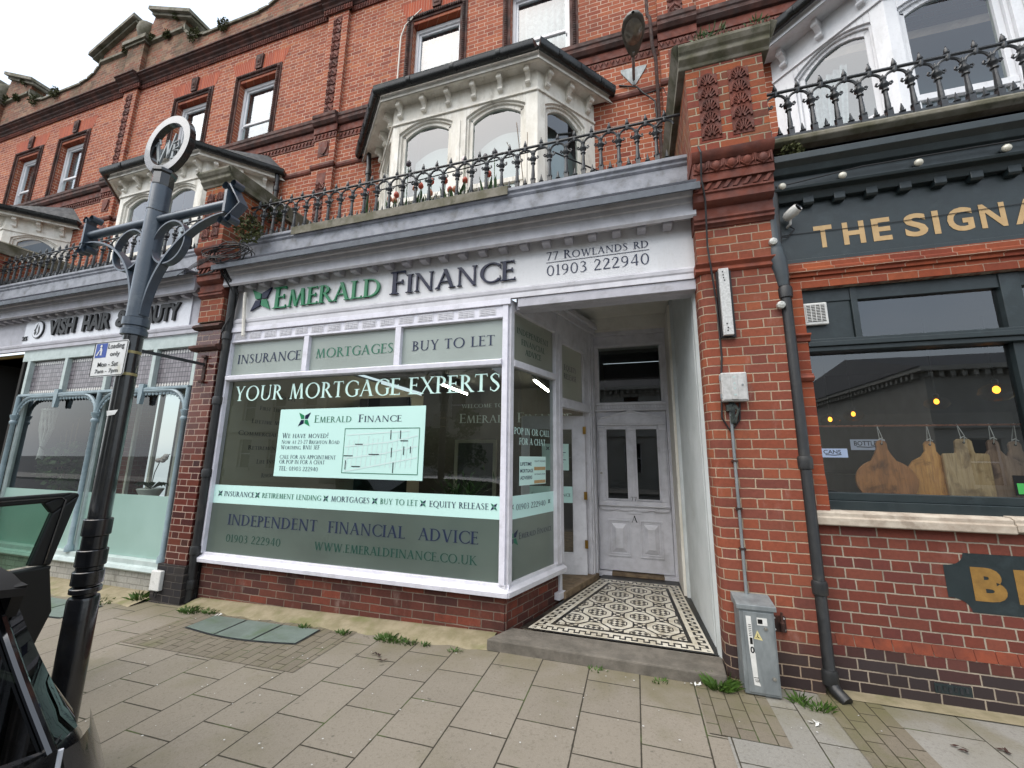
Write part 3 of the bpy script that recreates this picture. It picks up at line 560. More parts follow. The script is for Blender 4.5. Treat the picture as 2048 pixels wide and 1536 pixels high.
# ---------------------------------------------------------------- terrace above the shops
WY = 1.5
def holes_wall(mb, x0, x1, z0, z1, y0, y1, holes):
    xs = sorted({x0, x1} | {h[0] for h in holes} | {h[1] for h in holes}); zs = sorted({z0, z1} | {h[2] for h in holes} | {h[3] for h in holes})
    for a, b in zip(xs, xs[1:]):
        run = None
        for c, d in zip(zs, zs[1:]):
            solid = not any(h[0] <= a and b <= h[1] and h[2] <= c and d <= h[3] for h in holes)
            if solid: run = (run[0], d) if run else (c, d)
            if (not solid or d == z1) and run: mb.box(a, b, y0, y1, run[0], run[1]); run = None
def heart(mb, x, z, y, s):
    for sg in (-1, 1):
        pts = [(0, .0), (.16, -.14), (.36, -.2), (.5, -.1), (.46, .1), (.28, .3), (.1, .5), (0, .78)]
        mb.tube([(x+sg*a*s, y-.004, z+b*s) for a, b in pts], [.018*s/.16]*7+[.006], 5)
        mb.tube([(x+sg*a*s, y-.004, z+b*s) for a, b in ((.3, .02), (.2, -.04), (.16, .08), (.26, .14))], .012, 5)
        mb.ell((x+sg*.52*s, y, z+.42*s), (.1*s, .02, .1*s), 8, 4)
    mb.ell((x, y, z+.2*s), (.09*s, .018, .16*s), 8, 4)
SEG = lambda a, b, n: [a+(b-a)*i/n for i in range(n+1)]
def sash(root, x0, x1, z0, z1, y, zm, curtain='net', wm='white_clean'):
    f = MB(); t = .055
    f.box(x0, x0+t, y, y+.1, z0, z1); f.box(x1-t, x1, y, y+.1, z0, z1); f.box(x0+t, x1-t, y, y+.1, z1-t*1.3, z1); f.box(x0+t, x1-t, y-.02, y+.1, z0, z0+.05)
    f.box(x0+t, x1-t, y+.025, y+.075, zm, zm+.05); s = .04
    for a, b, dy in ((zm+.05, z1-t*1.3, .03), (z0+.05, zm, .055)):
        f.box(x0+t, x0+t+s, y+dy, y+dy+.03, a, b); f.box(x1-t-s, x1-t, y+dy, y+dy+.03, a, b); f.box(x0+t+s, x1-t-s, y+dy, y+dy+.03, b-s if dy == .03 else a, b if dy == .03 else a+s*1.5)
    for sx in (x0+t, x1-t-.03): f.prism([(sx, y+.02, zm+.005), (sx, y+.02, zm-.05), (sx, y+.05, zm-.07), (sx, y+.05, zm+.005)], (.03, 0, 0))
    w = f.build('sash_window', M[wm], root, bevel=.004)
    g = MB(); g.add([(x0+t, y+.05, z0), (x1-t, y+.05, z0), (x1-t, y+.05, z1-.05), (x0+t, y+.05, z1-.05)], [(0, 1, 2, 3)]); g.build('pane', M['glass'], w, fix=False)
    c = MB(); n = 46; P = []
    for zz in SEG(z0, z1+.05, 3): P.append([(x0+(x1-x0)*i/n, y+.16+.018*math.sin(i*1.15+.4*math.sin(i*.37))+.01*math.sin(i*.53), zz) for i in range(n+1)])
    c.strip(P).build('curtain', M[curtain], w, smooth=True)
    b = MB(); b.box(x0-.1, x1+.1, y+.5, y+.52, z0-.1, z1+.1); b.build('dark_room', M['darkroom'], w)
    return w
def bay(root, dx, white, blind=True):
    wm = M[white]; FZ0, SPR, TOP = 4.86, 6.386, 6.87
    pts = [(-4.1+dx, 1.5), (-3.30+dx, .7), (-1.06+dx, .7), (-.38+dx, 1.5)]
    fr = MB(); gl = MB(); bl = MB(); br = MB(); rm = MB()
    lay = [[(.24, 1.01)], [(.11, .985), (1.2, 2.07)], [(.13, .86)]]
    for k in range(3):
        o = Vector((pts[k][0], pts[k][1], 0)); e = Vector((pts[k+1][0], pts[k+1][1], 0)); u = (e-o).normalized(); w = (e-o).length; n = Vector((u.y, -u.x, 0))
        F = lambda a, z, d: tuple(o+u*a+Vector((0, 0, z))-n*d)     # d = depth behind the face
        def blk(a0, a1, z0, z1, d0, d1): fr.prism([F(a0, z0, d0), F(a1, z0, d0), F(a1, z1, d0), F(a0, z1, d0)], -n*(d1-d0))
        edges = [0]+[v for h in lay[k] for v in h]+[w]
        for i in range(0, len(edges), 2):
            blk(edges[i], edges[i+1], FZ0, 6.56, 0, .12)
            if edges[i+1]-edges[i] > .2:
                m = (edges[i]+edges[i+1])/2; blk(m-.025, m+.025, FZ0, SPR-.03, -.012, -.001)
        blk(0, w, 4.45, FZ0, -.03, .12); blk(0, w, FZ0-.05, FZ0, -.07, -.031)
        blk(0, w, 6.56, TOP, 0, .12); blk(0, w, 6.53, 6.562, -.025, -.001)
        a_prev = 0
        for a0, a1 in lay[k]:
            arc = [(a0+(a1-a0)*t, SPR+.14*(1-(2*t-1)**2)) for t in SEG(0, 1, 14)]
            for (p, q), (r, s) in zip(arc, arc[1:]): fr.prism([F(p, q, 0), F(r, s, 0), F(r, 6.56, 0), F(p, 6.56, 0)], -n*.12)
            for off, wd, d0, d1 in ((.0, .03, .03, .12), (.03, .055, .06, .12)):          # moulded arch frame, then sash
                A0, A1 = a0+off, a1-off
                blk(A0, A0+wd, FZ0, SPR-off*.7, d0, d1); blk(A1-wd, A1, FZ0, SPR-off*.7, d0, d1)
                ar = lambda o2: [(a0+o2+(a1-a0-2*o2)*t, SPR-o2*.75+(.14)*(1-(2*t-1)**2)) for t in SEG(0, 1, 14)]
                P1, P2 = ar(off), ar(off+wd)
                for i in range(14): fr.prism([F(*P1[i], d0), F(*P1[i+1], d0), F(*P2[i+1], d0), F(*P2[i], d0)], -n*(d1-d0))
            blk(a0+.03, a1-.03, 5.26, 5.33, .05, .11); blk(a0+.03, a1-.03, FZ0, FZ0+.06, .055, .12)
            P2 = [(a0+.05+(a1-a0-.1)*t, SPR-.06+.15*(1-(2*t-1)**2)) for t in SEG(0, 1, 14)]
            gl.add([F(a0+.05, FZ0, .09), F(a1-.05, FZ0, .09)]+[F(p, q, .09) for p, q in P2[::-1]], [tuple(range(17))])
            if blind:
                P3 = [(a0+.12+(a1-a0-.05)*t, SPR-.3+.17*(1-(2*t-1)**2)) for t in SEG(0, 1, 14)]
                rm.add([F(a0-.1, FZ0, .42), F(a1+.1, FZ0, .42), F(a1+.1, 6.8, .42), F(a0-.1, 6.8, .42)], [(0, 1, 2, 3)])  # added panel behind each pane, reflected sky put into its colour
                bl.add([F(a0+.12, FZ0, .3), F(a1+.07, FZ0, .3)]+[F(p, q, .3) for p, q in P3[::-1]], [tuple(range(17))])
            else:
                P3 = []
                for zz in (FZ0, 5.5, 6.3): P3.append([F(a0+.06+(.5+.12*math.sin(zz))*(a1-a0)*i/24, zz, .22+.03*math.sin(i*1.4)) for i in range(25)])
                if k == 0: bl.strip(P3)
        nb = 3 if k != 1 else 6
        for i in range(nb):
            a = w*(i+.32)/(nb-.36) if k == 1 else w*(i+.4)/(nb-.2)
            prof = [(0, 6.625), (.03, 6.635), (.05, 6.67), (.03, 6.7), (.05, 6.74), (.09, 6.76), (.12, 6.79), (.12, 6.862), (0, 6.862)]
            br.prism([F(a-.03, z, -d-.0) for d, z in prof], u*.06)
            br.tube([F(a-.036, 6.665, -.035), F(a+.036, 6.665, -.035)], .03, 8); br.tube([F(a-.036, 6.79, -.105), F(a+.036, 6.79, -.105)], .024, 8)
    b = thing('bay_window', None, None, (0, 0, 0)); b.parent = root; b.location = Vector((pts[1][0]+1.12, 1.1, 4.45))-wloc(root)
    fr.build('window_frame', wm, b, bevel=.004); gl.build('pane', M['glass'], b, fix=False); br.build('bracket', wm, b, smooth=True)
    if bl.v: bl.build('blind' if blind else 'curtain', M['blind'] if blind else M['net'], b)
    ins = [(p[0]*.93+(-2.27+dx)*.07, p[1]+.35) for p in pts]; 
    rm.strip([[(p[0], p[1]+.0, z) for p in ((-3.9+dx, 1.7), (-3.2+dx, 1.62), (-1.3+dx, 1.62), (-.6+dx, 1.7))] for z in (4.5, 6.85)]); rm.build('room_back_sky', M['bay_room_sky'], b)
    G = [(-4.52+dx, 1.5), (-3.43+dx, .5), (-1.0+dx, .5), (-.1+dx, 1.5)]
    so = MB(); so.add([(p[0], p[1], 6.863) for p in pts]+[(g[0], g[1]+.03, 6.865) for g in G], [(0, 4, 5, 1), (1, 5, 6, 2), (2, 6, 7, 3)])
    fa = [(g[0]+(.03 if i < 2 else -.03), g[1]+.05) for i, g in enumerate(G)]
    so.strip([[(g[0], g[1]+.03, z) for g in G] for z in (6.865, 7.01)]); so.strip([[(g[0], g[1]+.015, z) for g in G] for z in (6.835, 6.875)]); so.strip([[(g[0], g[1]+.03+.05*t, 6.835+.02*t) for g in G] for t in (0, 1)]); so.build('soffit', wm, b)
    gt = MB()
    for (x, y), (x2, y2) in zip(G, G[1:]):
        d = Vector((x2-x, y2-y, 0)).normalized(); nn = Vector((d.y, -d.x, 0))
        sec = [(.0, 7.005), (.0, 6.95), (.008, 6.925), (.025, 6.903), (.05, 6.893), (.075, 6.899), (.097, 6.918), (.11, 6.945), (.114, 6.985), (.12, 7.0), (.095, 7.004), (.02, 6.99)]
        gt.prism([Vector((x, y, z))+nn*c-d*c*(.4 if y < 1 else 0) for c, z in sec], Vector((x2-x, y2-y, 0)))
        for t in (.22, .5, .78):
            q = Vector((x+(x2-x)*t, y+(y2-y)*t, 0)); gt.prism([q+Vector((0, 0, z))+nn*c*1.1-d*.03 for c, z in sec[:9]]+[q+Vector((0, 0, 7.01))-d*.03], d*.06)
    gt.build('gutter', M['gutter'], b, smooth=True)
    rf = MB(); W4 = [(-3.95+dx, 1.5), (-3.2+dx, 1.4), (-1.25+dx, 1.4), (-.6+dx, 1.5)]
    rf.add([(g[0], g[1]+.01, 7.012) for g in G]+[(p[0], p[1], 7.5) for p in W4], [(0, 1, 5, 4), (1, 2, 6, 5), (2, 3, 7, 6), (4, 5, 6, 7)]); rf.build('roof', M['slate'], b)
    return b
def upper(dx, label, loc_x):
    root = thing('terraced_house', label, 'house', (loc_x+dx, 1.5, 0))
    X = lambda a: a+dx
    mb = MB(); holes = [(X(-3.62), X(-2.66), 7.97, 9.6), (X(-1.72), X(-.72), 7.97, 9.6), (X(-3.95), X(-.6), 4.5, 6.9)]
    holes_wall(mb, X(-5.33), X(.82), 4.2, 10.49, WY, WY+.28, holes); mb.build('upper_wall', M['brick_up'], root)
    # pilaster with terracotta panels
    p = MB(); a, b = X(-5.565), X(-5.085)
    p.box(a, b, 1.43, WY-.001, 4.3, 6.84); p.box(a, b, 1.43, WY-.001, 6.935, 7.46); p.box(a, b, 1.43, WY-.001, 7.985, 10.365)
    pil = p.build('pilaster', M['brick_up'], root)
    o = MB(); cx = (a+b)/2; y = 1.426
    o.box(cx-.1, cx+.1, y, y+.003, 8.05, 10.28); o.box(cx-.1, cx+.1, y, y+.003, 4.7, 6.75); o.box(cx-.13, cx+.11, y-.006, y+.003, 7.1, 7.42)
    for i in range(11): heart(o, cx, 8.09+i*.203, y, .17)
    for i in range(9): heart(o, cx, 4.85+i*.2, y, .17)
    o.prism([(cx-.1, y-.006, 7.38), (cx+.09, y-.006, 7.38), (cx+.09, y-.006, 7.26), (cx+.05, y-.006, 7.17), (cx, y-.006, 7.12), (cx-.06, y-.006, 7.17), (cx-.1, y-.006, 7.26)], (0, -.02, 0))
    o.build('ornament', M['terra'], pil, smooth=True)
    # string courses: they step forward over the pilaster
    s = MB(); d = MB()
    for x0, x1, f in ((X(-5.085)+.02, X(.585)-.02, 0.), (X(-5.585), X(-5.065), .07)):
        Y = WY-f
        s.px([(Y, 7.985), (Y-.1, 7.955), (Y-.1, 7.885), (Y-.085, 7.87), (Y-.085, 7.82), (Y-.1, 7.8), (Y-.06, 7.745), (Y-.0, 7.735)], x0, x1)
        d.box(x0, x1, Y-.025, Y-.001, 7.6, 7.734); d.box(x0, x1, Y-.012, Y-.001, 7.465, 7.575)
        q = int((x1-x0)/.085)
        for i in range(q): d.prism([(x0+.02+i*.085, Y-.012, 7.56), (x0+.075+i*.085, Y-.012, 7.56), (x0+.045+i*.085, Y-.012, 7.49)], (0, -.018, 0))
        d.px([(Y, 6.85), (Y-.02, 6.86), (Y-.035, 6.89), (Y-.035, 6.935), (Y, 6.945)], x0, x1)
    s.build('string_course', M['terra_dark'], root, bevel=.006); d.build('dentil_band', M['terra'], root)
    # windows with rope moulded surrounds
    for i, (x0, x1) in enumerate(((-3.62, -2.66), (-1.72, -.72))):
        x0, x1 = X(x0), X(x1); w = sash(root, x0+.002, x1-.002, 7.985, 9.52, 1.61, 8.56)
        t = MB()
        for r, wd, yy in ((0., .05, 1.485), (.05, .05, 1.465), (.1, .035, 1.48)):
            t.box(x0-r-wd, x0-r-.001, yy, 1.499, 7.99, 9.6+r); t.box(x1+r+.001, x1+r+wd, yy, 1.499, 7.99, 9.6+r); t.box(x0-r-wd, x1+r+wd, yy, 1.499, 9.6+r+.001, 9.6+r+wd)
        k = 0
        while 8.0+k*.045 < 9.65:
            z = 8.0+k*.045; k += 1
            for xx in (x0-.075, x1+.075): t.ell((xx, 1.463, z), (.03, .022, .02), 6, 4)
        for k in range(int((x1-x0+.15)/.045)): t.ell((x0-.07+k*.045, 1.463, 9.675), (.02, .022, .03), 6, 4)
        t.build('surround', M['terra_dark'], w, smooth=True)
        li = MB(); li.box(x0, x1, 1.5005, 1.61, 9.53, 9.6); li.build('lintel', M['brick_rubbed'], w)
        ar = MB(); cx = (x0+x1)/2
        ar.prism([(x0-.16, 1.497, 9.74), (cx-.085, 1.497, 9.74), (cx-.1, 1.497, 10.08), (x0-.3, 1.497, 10.08)], (0, .002, 0)); ar.prism([(x1+.16, 1.497, 9.74), (cx+.085, 1.497, 9.74), (cx+.1, 1.497, 10.08), (x1+.3, 1.497, 10.08)], (0, .002, 0))
        ar.build('flat_arch', M['brick_arch'], w)
        ks = MB(); ks.prism([(cx-.08, 1.46, 9.76), (cx+.08, 1.46, 9.76), (cx+.1, 1.46, 10.11), (cx-.1, 1.46, 10.11)], (0, .038, 0)); ks.box(cx-.05, cx+.05, 1.45, 1.459, 9.83, 10.04); ks.ell((cx, 1.45, 9.93), (.035, .02, .06), 8, 5); ks.build('keystone', M['terra_dark'], w, smooth=True)
    # main cornice, rope band, parapet
    c = MB(); r = MB()
    for x0, x1, f in ((X(-5.085)+.02, X(.585)-.02, 0.), (X(-5.66), X(-4.99), .08)):
        Y = WY-f
        c.px([(Y, 10.481), (Y-.045, 10.485), (Y-.06, 10.52), (Y-.1, 10.55), (Y-.105, 10.575), (Y-.165, 10.61), (Y-.17, 10.635), (Y-.2, 10.645), (Y-.2, 10.675), (Y-.17, 10.69), (Y, 10.72)], x0, x1)
        r.box(x0, x1, Y-.03, Y-.001, 10.37, 10.48)
        for i in range(int((x1-x0)/.06)): r.ell((x0+.03+i*.06, Y-.032, 10.425), (.02, .025, .05), 6, 4)
    c.build('cornice', M['terra_dark'], root, bevel=.006); r.build('rope_moulding', M['terra'], root, smooth=True)
    pa = MB(); pa.box(X(-3.108), X(-1.402), 1.46, 1.8, 10.6, 11.24); pa.build('parapet', M['brick_par'], root)
    cp = MB(); cp.box(X(-3.108), X(-1.402), 1.42, 1.84, 11.242, 11.31); cp.build('coping', M['stone_weath'], root, bevel=.01)
    # broken-pediment gable over the pilaster
    g = MB(); gx = X(-5.33); half = [(2.22, 10.6), (2.22, 11.26), (1.95, 11.31), (1.72, 11.42), (1.57, 11.58), (1.5, 11.78), (1.499, 12.02), (.3, 12.53), (.24, 12.3), (.12, 12.16), (0, 12.12)]
    for sg in (-1, 1):
        for (ax, az), (bx, bz) in zip(half[1:], half[2:]):
            g.prism([(gx+sg*ax, 1.46, 10.6), (gx+sg*bx, 1.46, 10.6), (gx+sg*bx, 1.46, bz), (gx+sg*ax, 1.46, az)], (0, .3, 0))
    gb = g.build('gable', M['brick_par'], root)
    st = MB()
    for sg in (-1, 1):
        st.prism([(gx+sg*1.84, 1.3, 11.9), (gx+sg*1.84, 1.3, 11.99), (gx+sg*.27, 1.3, 12.68), (gx+sg*.27, 1.3, 12.58)], (0, .56, 0))
        st.prism([(gx+sg*1.8, 1.38, 11.84), (gx+sg*1.8, 1.38, 11.9), (gx+sg*.3, 1.38, 12.57), (gx+sg*.3, 1.38, 12.5)], (0, .4, 0))
        sc = [(2.24, 11.27), (1.95, 11.32), (1.71, 11.43), (1.56, 11.59), (1.49, 11.79)]
        for (ax, az), (bx, bz) in zip(sc, sc[1:]): st.prism([(gx+sg*ax, 1.42, az), (gx+sg*bx, 1.42, bz), (gx+sg*(bx+.06), 1.42, bz+.03), (gx+sg*(ax+.02), 1.42, az+.06)], (0, .4, 0))
        st.px([(1.459, 11.64), (1.4, 11.66), (1.4, 11.72), (1.459, 11.73)], gx+sg*(.33 if sg > 0 else 1.5), gx+sg*(1.5 if sg > 0 else .33))
    st.box(gx-.42, gx+.42, 1.28, 1.5, 11.68, 11.78); st.box(gx-.36, gx+.36, 1.32, 1.5, 11.62, 11.679)
    st.lathe([(.1, 11.78), (.13, 11.86), (.1, 11.92), (.2, 12.02), (.25, 12.2), (.22, 12.36), (.08, 12.46), (.04, 12.52)], (gx, 1.55, 0), 14)
    st.build('coping', M['stone_weath'], gb, smooth=True)
    gp = MB(); gp.box(gx-.3, gx+.3, 1.36, 1.459, 10.7, 11.62); gp.build('gable_pilaster', M['brick_par'], gb)
    # side reveal of the flat shop roof the balcony stands on
    fl = MB(); fl.box(X(-5.1), X(.62), .02, WY-.001, 4.38, 4.45); fl.build('balcony_floor', M['lead'], root)
    return root
H0 = upper(0, 'red brick house with the white finance shopfront and tulip balcony', -2.2)
HM = upper(-6.15, 'red brick house with the salon shopfront, left of the finance shop', -2.2)
HL = upper(-12.3, 'farthest red brick house at the left edge, only its upper floors in view', -2.2)
HP = upper(6.15, 'red brick house with the dark green pub front at the right edge', -2.2)
bay(H0, 0, 'white_old'); bay(HM, -6.15, 'white_old'); bay(HL, -12.3, 'white_old', False); bay(HP, 6.05, 'white_clean', False)
# ---------------------------------------------------------------- finance shopfront
FR = Plane((0, 0, 0))                               # the street plane of the shops
def frame_mb(): return MB()
rs = MB(); rs.box(-5.03, -1.19, .02, .24, -.25, .37)
rs.build('stall_riser', M['brick_riser'], H0)
sw = MB()
sw.box(-5.03, -5.0, -.03, .07, .47, 3.24); sw.box(-1.258, -1.2, -.03, .07, .47, 3.24)
sw.px([(-.03, 2.555), (-.05, 2.565), (-.055, 2.61), (-.03, 2.625), (.06, 2.625), (.06, 2.555)], -4.999, -1.259)
for x in (-3.779, -2.498): sw.box(x-.036, x+.036, -.03, .06, 2.626, 3.065)
sw.box(-4.999, -1.259, -.03, .06, 3.066, 3.085); sw.box(-4.999, -1.259, -.02, .06, 3.086, 3.2); sw.box(-5.03, -1.17, -.045, .06, 3.201, 3.262)
sw.px([(.07, .375), (-.055, .372), (-.06, .415), (-.05, .425), (-.012, .445), (-.008, .475), (.06, .475)], -5.035, -1.16)
swo = sw.build('shop_window', M['white_bright'], H0, bevel=.003)
vt = MB()
for i in range(15):
    x = -4.86+i*.245; vt.box(x-.095, x+.095, -.024, -.0205, 3.1, 3.19)
    for r in range(4):
        for c in (-1, 0, 1): vt.box(x+c*.058-.024, x+c*.058+.024, -.029, -.0245, 3.112+r*.019, 3.122+r*.019)
vt.build('vent_strip', M['white'], swo)
def quad(mb, pl, a0, a1, b0, b1, d): mb.add([pl.at(a0, b0, d), pl.at(a1, b0, d), pl.at(a1, b1, d), pl.at(a0, b1, d)], [(0, 1, 2, 3)])
def panes(name, m, pl, rects, d, parent):
    mb = MB()
    for r in rects: quad(mb, pl, *r, d)
    return mb.build(name, m, parent, fix=False)
G0 = Plane((0, .02, 0))
panes('pane', M['glass_dark'], G0, [(-5., -1.258, 1.26, 2.555)], 0, swo)
panes('frosted_pane', M['frost'], G0, [(-5., -1.258, .474, 1.042)], 0, swo)
panes('frosted_pane', M['frost_pale'], G0, [(-5., -3.815, 2.626, 3.065), (-3.743, -2.534, 2.626, 3.065), (-2.462, -1.258, 2.626, 3.065)], 0, swo)
panes('mint_band', M['mint'], G0, [(-5., -1.258, 1.043, 1.259)], 0, swo)
def words(parent, m, pl, rows, d=.004, name='lettering', **kw):
    mb = MB()
    for r in rows: serif(mb, r[0], pl, r[1], r[2], r[3], r[4], d, **kw)
    return mb.build(name, m, parent, fix=False)
words(swo, M['navy_v'], G0, [('INSURANCE', -4.91, -3.885, 2.786, .118), ('BUY TO LET', -2.335, -1.355, 2.786, .112)])
words(swo, M['green_v'], G0, [('MORTGAGES', -3.66, -2.575, 2.788, .114)])
words(swo, M['mint_w'], G0, [('YOUR MORTGAGE EXPERTS', -4.87, -1.285, 2.298, .187)], name='window_title')
words(swo, M['navy_v'], G0, [('INDEPENDENT', -4.71, -3.395, .803, .12), ('FINANCIAL', -3.25, -2.29, .803, .118), ('ADVICE', -2.14, -1.483, .803, .116)])
words(swo, M['dgreen_v'], G0, [('01903 222940', -4.705, -3.88, .61, .086), ('WWW.EMERALDFINANCE.CO.UK', -3.41, -1.495, .614, .082)])
words(swo, M['navy_v'], G0, [('INSURANCE', -4.825, -4.35, 1.129, .058), ('MORTGAGES', -3.245, -2.745, 1.131, .058), ('EQUITY RELEASE', -2.03, -1.385, 1.13, .058)])
words(swo, M['green_v'], G0, [('RETIREMENT LENDING', -4.23, -3.38, 1.132, .055), ('BUY TO LET', -2.612, -2.163, 1.131, .057)])
ea, eb = MB(), MB()
for x in (-4.89, -4.302, -3.316, -2.68, -2.103, -1.331): emblem((eb, ea), G0, x, 1.159, .068, .004, sx=1.)
ea.build('emblem', M['green_v'], swo, fix=False); eb.build('emblem', M['navy_v'], swo, fix=False)
# --- splayed side light, shop door opening
P0 = (-1.19, 0.0); UD = Vector((.35, 1.05, 0)).normalized()
SP = Plane((P0[0], P0[1], 0), UD)
def fblk(mb, a0, a1, z0, z1, d0, d1):               # d0 behind the splayed face, d1 in front of it
    mb.prism([SP.at(a0, z0, d0), SP.at(a1, z0, d0), SP.at(a1, z1, d0), SP.at(a0, z1, d0)], SP.n*(d1-d0))
sl = MB()
for a0, a1, z0, z1, d0, d1 in ((0.0, .06, .47, 3.26, -.06, .02), (.925, 1.09, .47, 3.4, -.06, .025), (.06, .925, 2.555, 2.625, -.06, .03), (.06, .925, 3.15, 3.26, -.06, .02), (.36, .925, 3.26, 3.4, -.06, .02), (1.09, 1.87, 2.25, 2.36, -.06, .03),
    (1.09, 1.73, 3.06, 3.4, -.06, .02), (1.73, 1.87, 2.36, 3.4, -.06, .015), (1.87, 2.06, .1, 3.4, -.08, .02), (1.895, 1.92, .1, 3.4, .021, .035), (1.98, 2.005, .1, 3.4, .021, .035), (1.0, 1.02, .47, 3.15, .026, .034), (.36, 2.06, 3.401, 3.48, -.1, .05), (.36, 2.06, 3.481, 3.53, -.1, .09), (.36, 2.06, 3.531, 3.58, -.1, .06),
    (.935, 1.085, .1, .17, -.06, .04), (1.03, 1.085, .17, .469, -.06, .0)): fblk(sl, a0, a1, z0, z1, d0, d1)
sl.prism([SP.at(a, z, d) for a, z, d in ((-.03, .372, -.07), (-.03, .372, .055), (-.03, .42, .06), (-.03, .445, .012), (-.03, .475, .008), (-.03, .475, -.07))], SP.u*1.12)
slo = sl.build('side_window', M['white'], H0, bevel=.003)
GS = Plane(SP.o-SP.n*.02, UD)
panes('pane', M['glass_dark'], GS, [(.06, .925, 1.259, 2.555)], 0, slo); panes('frosted_pane', M['frost'], GS, [(.06, .925, .474, 1.036)], 0, slo)
panes('frosted_pane', M['frost_side'], GS, [(.06, .925, 2.626, 3.15), (1.11, 1.73, 2.361, 3.06)], 0, slo); panes('mint_band', M['mint'], GS, [(.06, .925, 1.037, 1.258)], 0, slo)
words(slo, M['dgreen_v'], GS, [('INDEPENDENT', .155, .82, 2.945, .065), ('FINANCIAL', .244, .735, 2.835, .065), ('ADVICE', .319, .655, 2.735, .065)])
words(slo, M['navy'], GS, [('EQUITY', 1.215, 1.555, 2.74, .07), ('RELEASE', 1.21, 1.557, 2.627, .07)])
words(slo, M['mint_w'], GS, [('POP IN OR CALL', .127, .835, 1.87, .068), ('FOR A CHAT', .219, .742, 1.766, .068)], name='window_title')
words(slo, M['navy_v'], GS, [('01903 222940', .171, .742, 1.118, .058), ('Emerald Finance', .226, .871, .838, .06)])
ea, eb = MB(), MB(); emblem((eb, ea), GS, .106, 1.155, .05, .004); emblem((eb, ea), GS, .821, 1.155, .05, .004); emblem((eb, ea), GS, .135, .86, .15, .004)
ea.build('emblem', M['green_v'], slo, fix=False); eb.build('emblem', M['navy_v'], slo, fix=False)
rp = MB(); rp.prism([SP.at(-.0, -.2, -.22), SP.at(1.02, -.2, -.22), SP.at(1.02, .37, -.22), SP.at(-.0, .37, -.22)], SP.n*.2); rp.build('side_riser', M['brick_riser'], H0)
ss = MB(); ss.prism([SP.at(1.04, .06, -.3), SP.at(1.98, .06, -.3), SP.at(1.98, .165, -.3), SP.at(1.04, .165, -.3)], SP.n*.36); ss.build('shop_step', M['wood'], H0, bevel=.008)
# open half-glazed shop door swung into the shop
dh = Vector((-.64, 1.70, 0)); dd = (Vector((-1.50, 1.52, 0))-dh).normalized(); DP = Plane(dh+dd*.86, -dd)
sdm = MB()
def dblk(mb, a0, a1, z0, z1, d0=-.04, d1=0.): mb.prism([DP.at(a0, z0, d0), DP.at(a1, z0, d0), DP.at(a1, z1, d0), DP.at(a0, z1, d0)], DP.n*(d1-d0))
for q in ((0, .1, .17, 2.2), (.7, .86, .17, 2.2), (.1, .7, .17, .42), (.1, .7, 2.03, 2.2)): dblk(sdm, *q)
for q in ((.1, .115, .42, 2.03), (.685, .7, .42, 2.03), (.115, .685, .42, .435), (.115, .685, 2.015, 2.03)): dblk(sdm, *q, d0=-.03, d1=.006)
sdo = sdm.build('shop_door', M['white'], H0, bevel=.003)
panes('pane', M['glass_dark'], DP, [(.115, .685, .435, 2.015)], -.015, sdo); panes('mint_band', M['mint'], DP, [(.115, .685, 1.05, 1.26)], -.012, sdo)
words(sdo, M['dgreen_v'], DP, [('Emerald Finance', .14, .66, 1.13, .05)], d=-.009)
hg = MB()
for z in (.5, 1.1, 1.95): hg.box(-.66, -.62, 1.64, 1.665, z, z+.1)
hg.build('hinge', mat('brass hinge', '8a6a2c', '6e5422', .4, .8, sc=20, bump=.1), sdo)
# --- lobby: ceiling, rear screen, house door, white flank wall
lb = MB(); lb.box(-1.14, .62, .2, 2.5, 3.66, 3.72); lb.box(-.8, .52, 1.95, 2.4, 3.48, 3.66); lb.build('lobby_ceiling', M['cream'], H0)
bm_ = MB(); bm_.box(-1.14, .6, .062, .2, 3.165, 3.6); bm_.box(-1.1, .6, -.02, .062, 3.165, 3.262); bm_.build('lobby_beam', M['greywhite'], H0, bevel=.006)
fw_ = MB(); fw_.prism([(.60, .26, -.1), (.60, 1.46, -.1), (.535, 1.46, -.1), (.58, .26, -.1)], (0, 0, 3.8)); fw_.box(.5, .62, 1.4601, 2.4, -.1, 3.8); fw_.prism([(.62, .0, -.1), (.62, .26, -.1), (.585, .26, -.1), (.575, .12, -.1)], (0, 0, 3.3)); fw_.build('flank_wall', M['render'], H0)
sk = MB(); sk.box(.47, .5, 1.5, 2.14, .1, 3.6); sk.build('flank_trim', M['white_old'], H0)
df = MB()
for q in ((-.62, -.53, 2.1, 2.3, .1, 3.42), (.435, .5, 2.1, 2.3, .1, 3.42), (-.53, .435, 2.1, 2.3, 3.25, 3.42), (-.53, .435, 2.1, 2.3, 2.3, 2.43), (-.53, -.465, 2.12, 2.28, 2.431, 3.249), (.385, .435, 2.12, 2.28, 2.431, 3.249), (-.6, -.575, 2.08, 2.099, .1, 3.42), (.455, .48, 2.08, 2.099, .1, 3.42),
    (-.62, .5, 2.06, 2.3, 3.421, 3.48), (-.53, .435, 2.085, 2.099, 3.27, 3.3), (-.53, .435, 2.08, 2.099, 2.305, 2.325), (-.53, .435, 2.08, 2.099, 2.39, 2.42), (-.62, -.36, 2.06, 2.3, .08, .135), (.3, .5, 2.06, 2.3, .08, .135)): df.box(*q)
for i in range(24): x = -.515+i*.0398; df.box(x, x+.022, 2.082, 2.099, 2.335, 2.38)
dfo = df.build('door_frame', M['white'], H0, bevel=.003)
D2 = Plane((0, 2.15, 0))
panes('pane', M['glass_dark'], D2, [(-.465, .385, 2.431, 3.249)], 0, dfo)
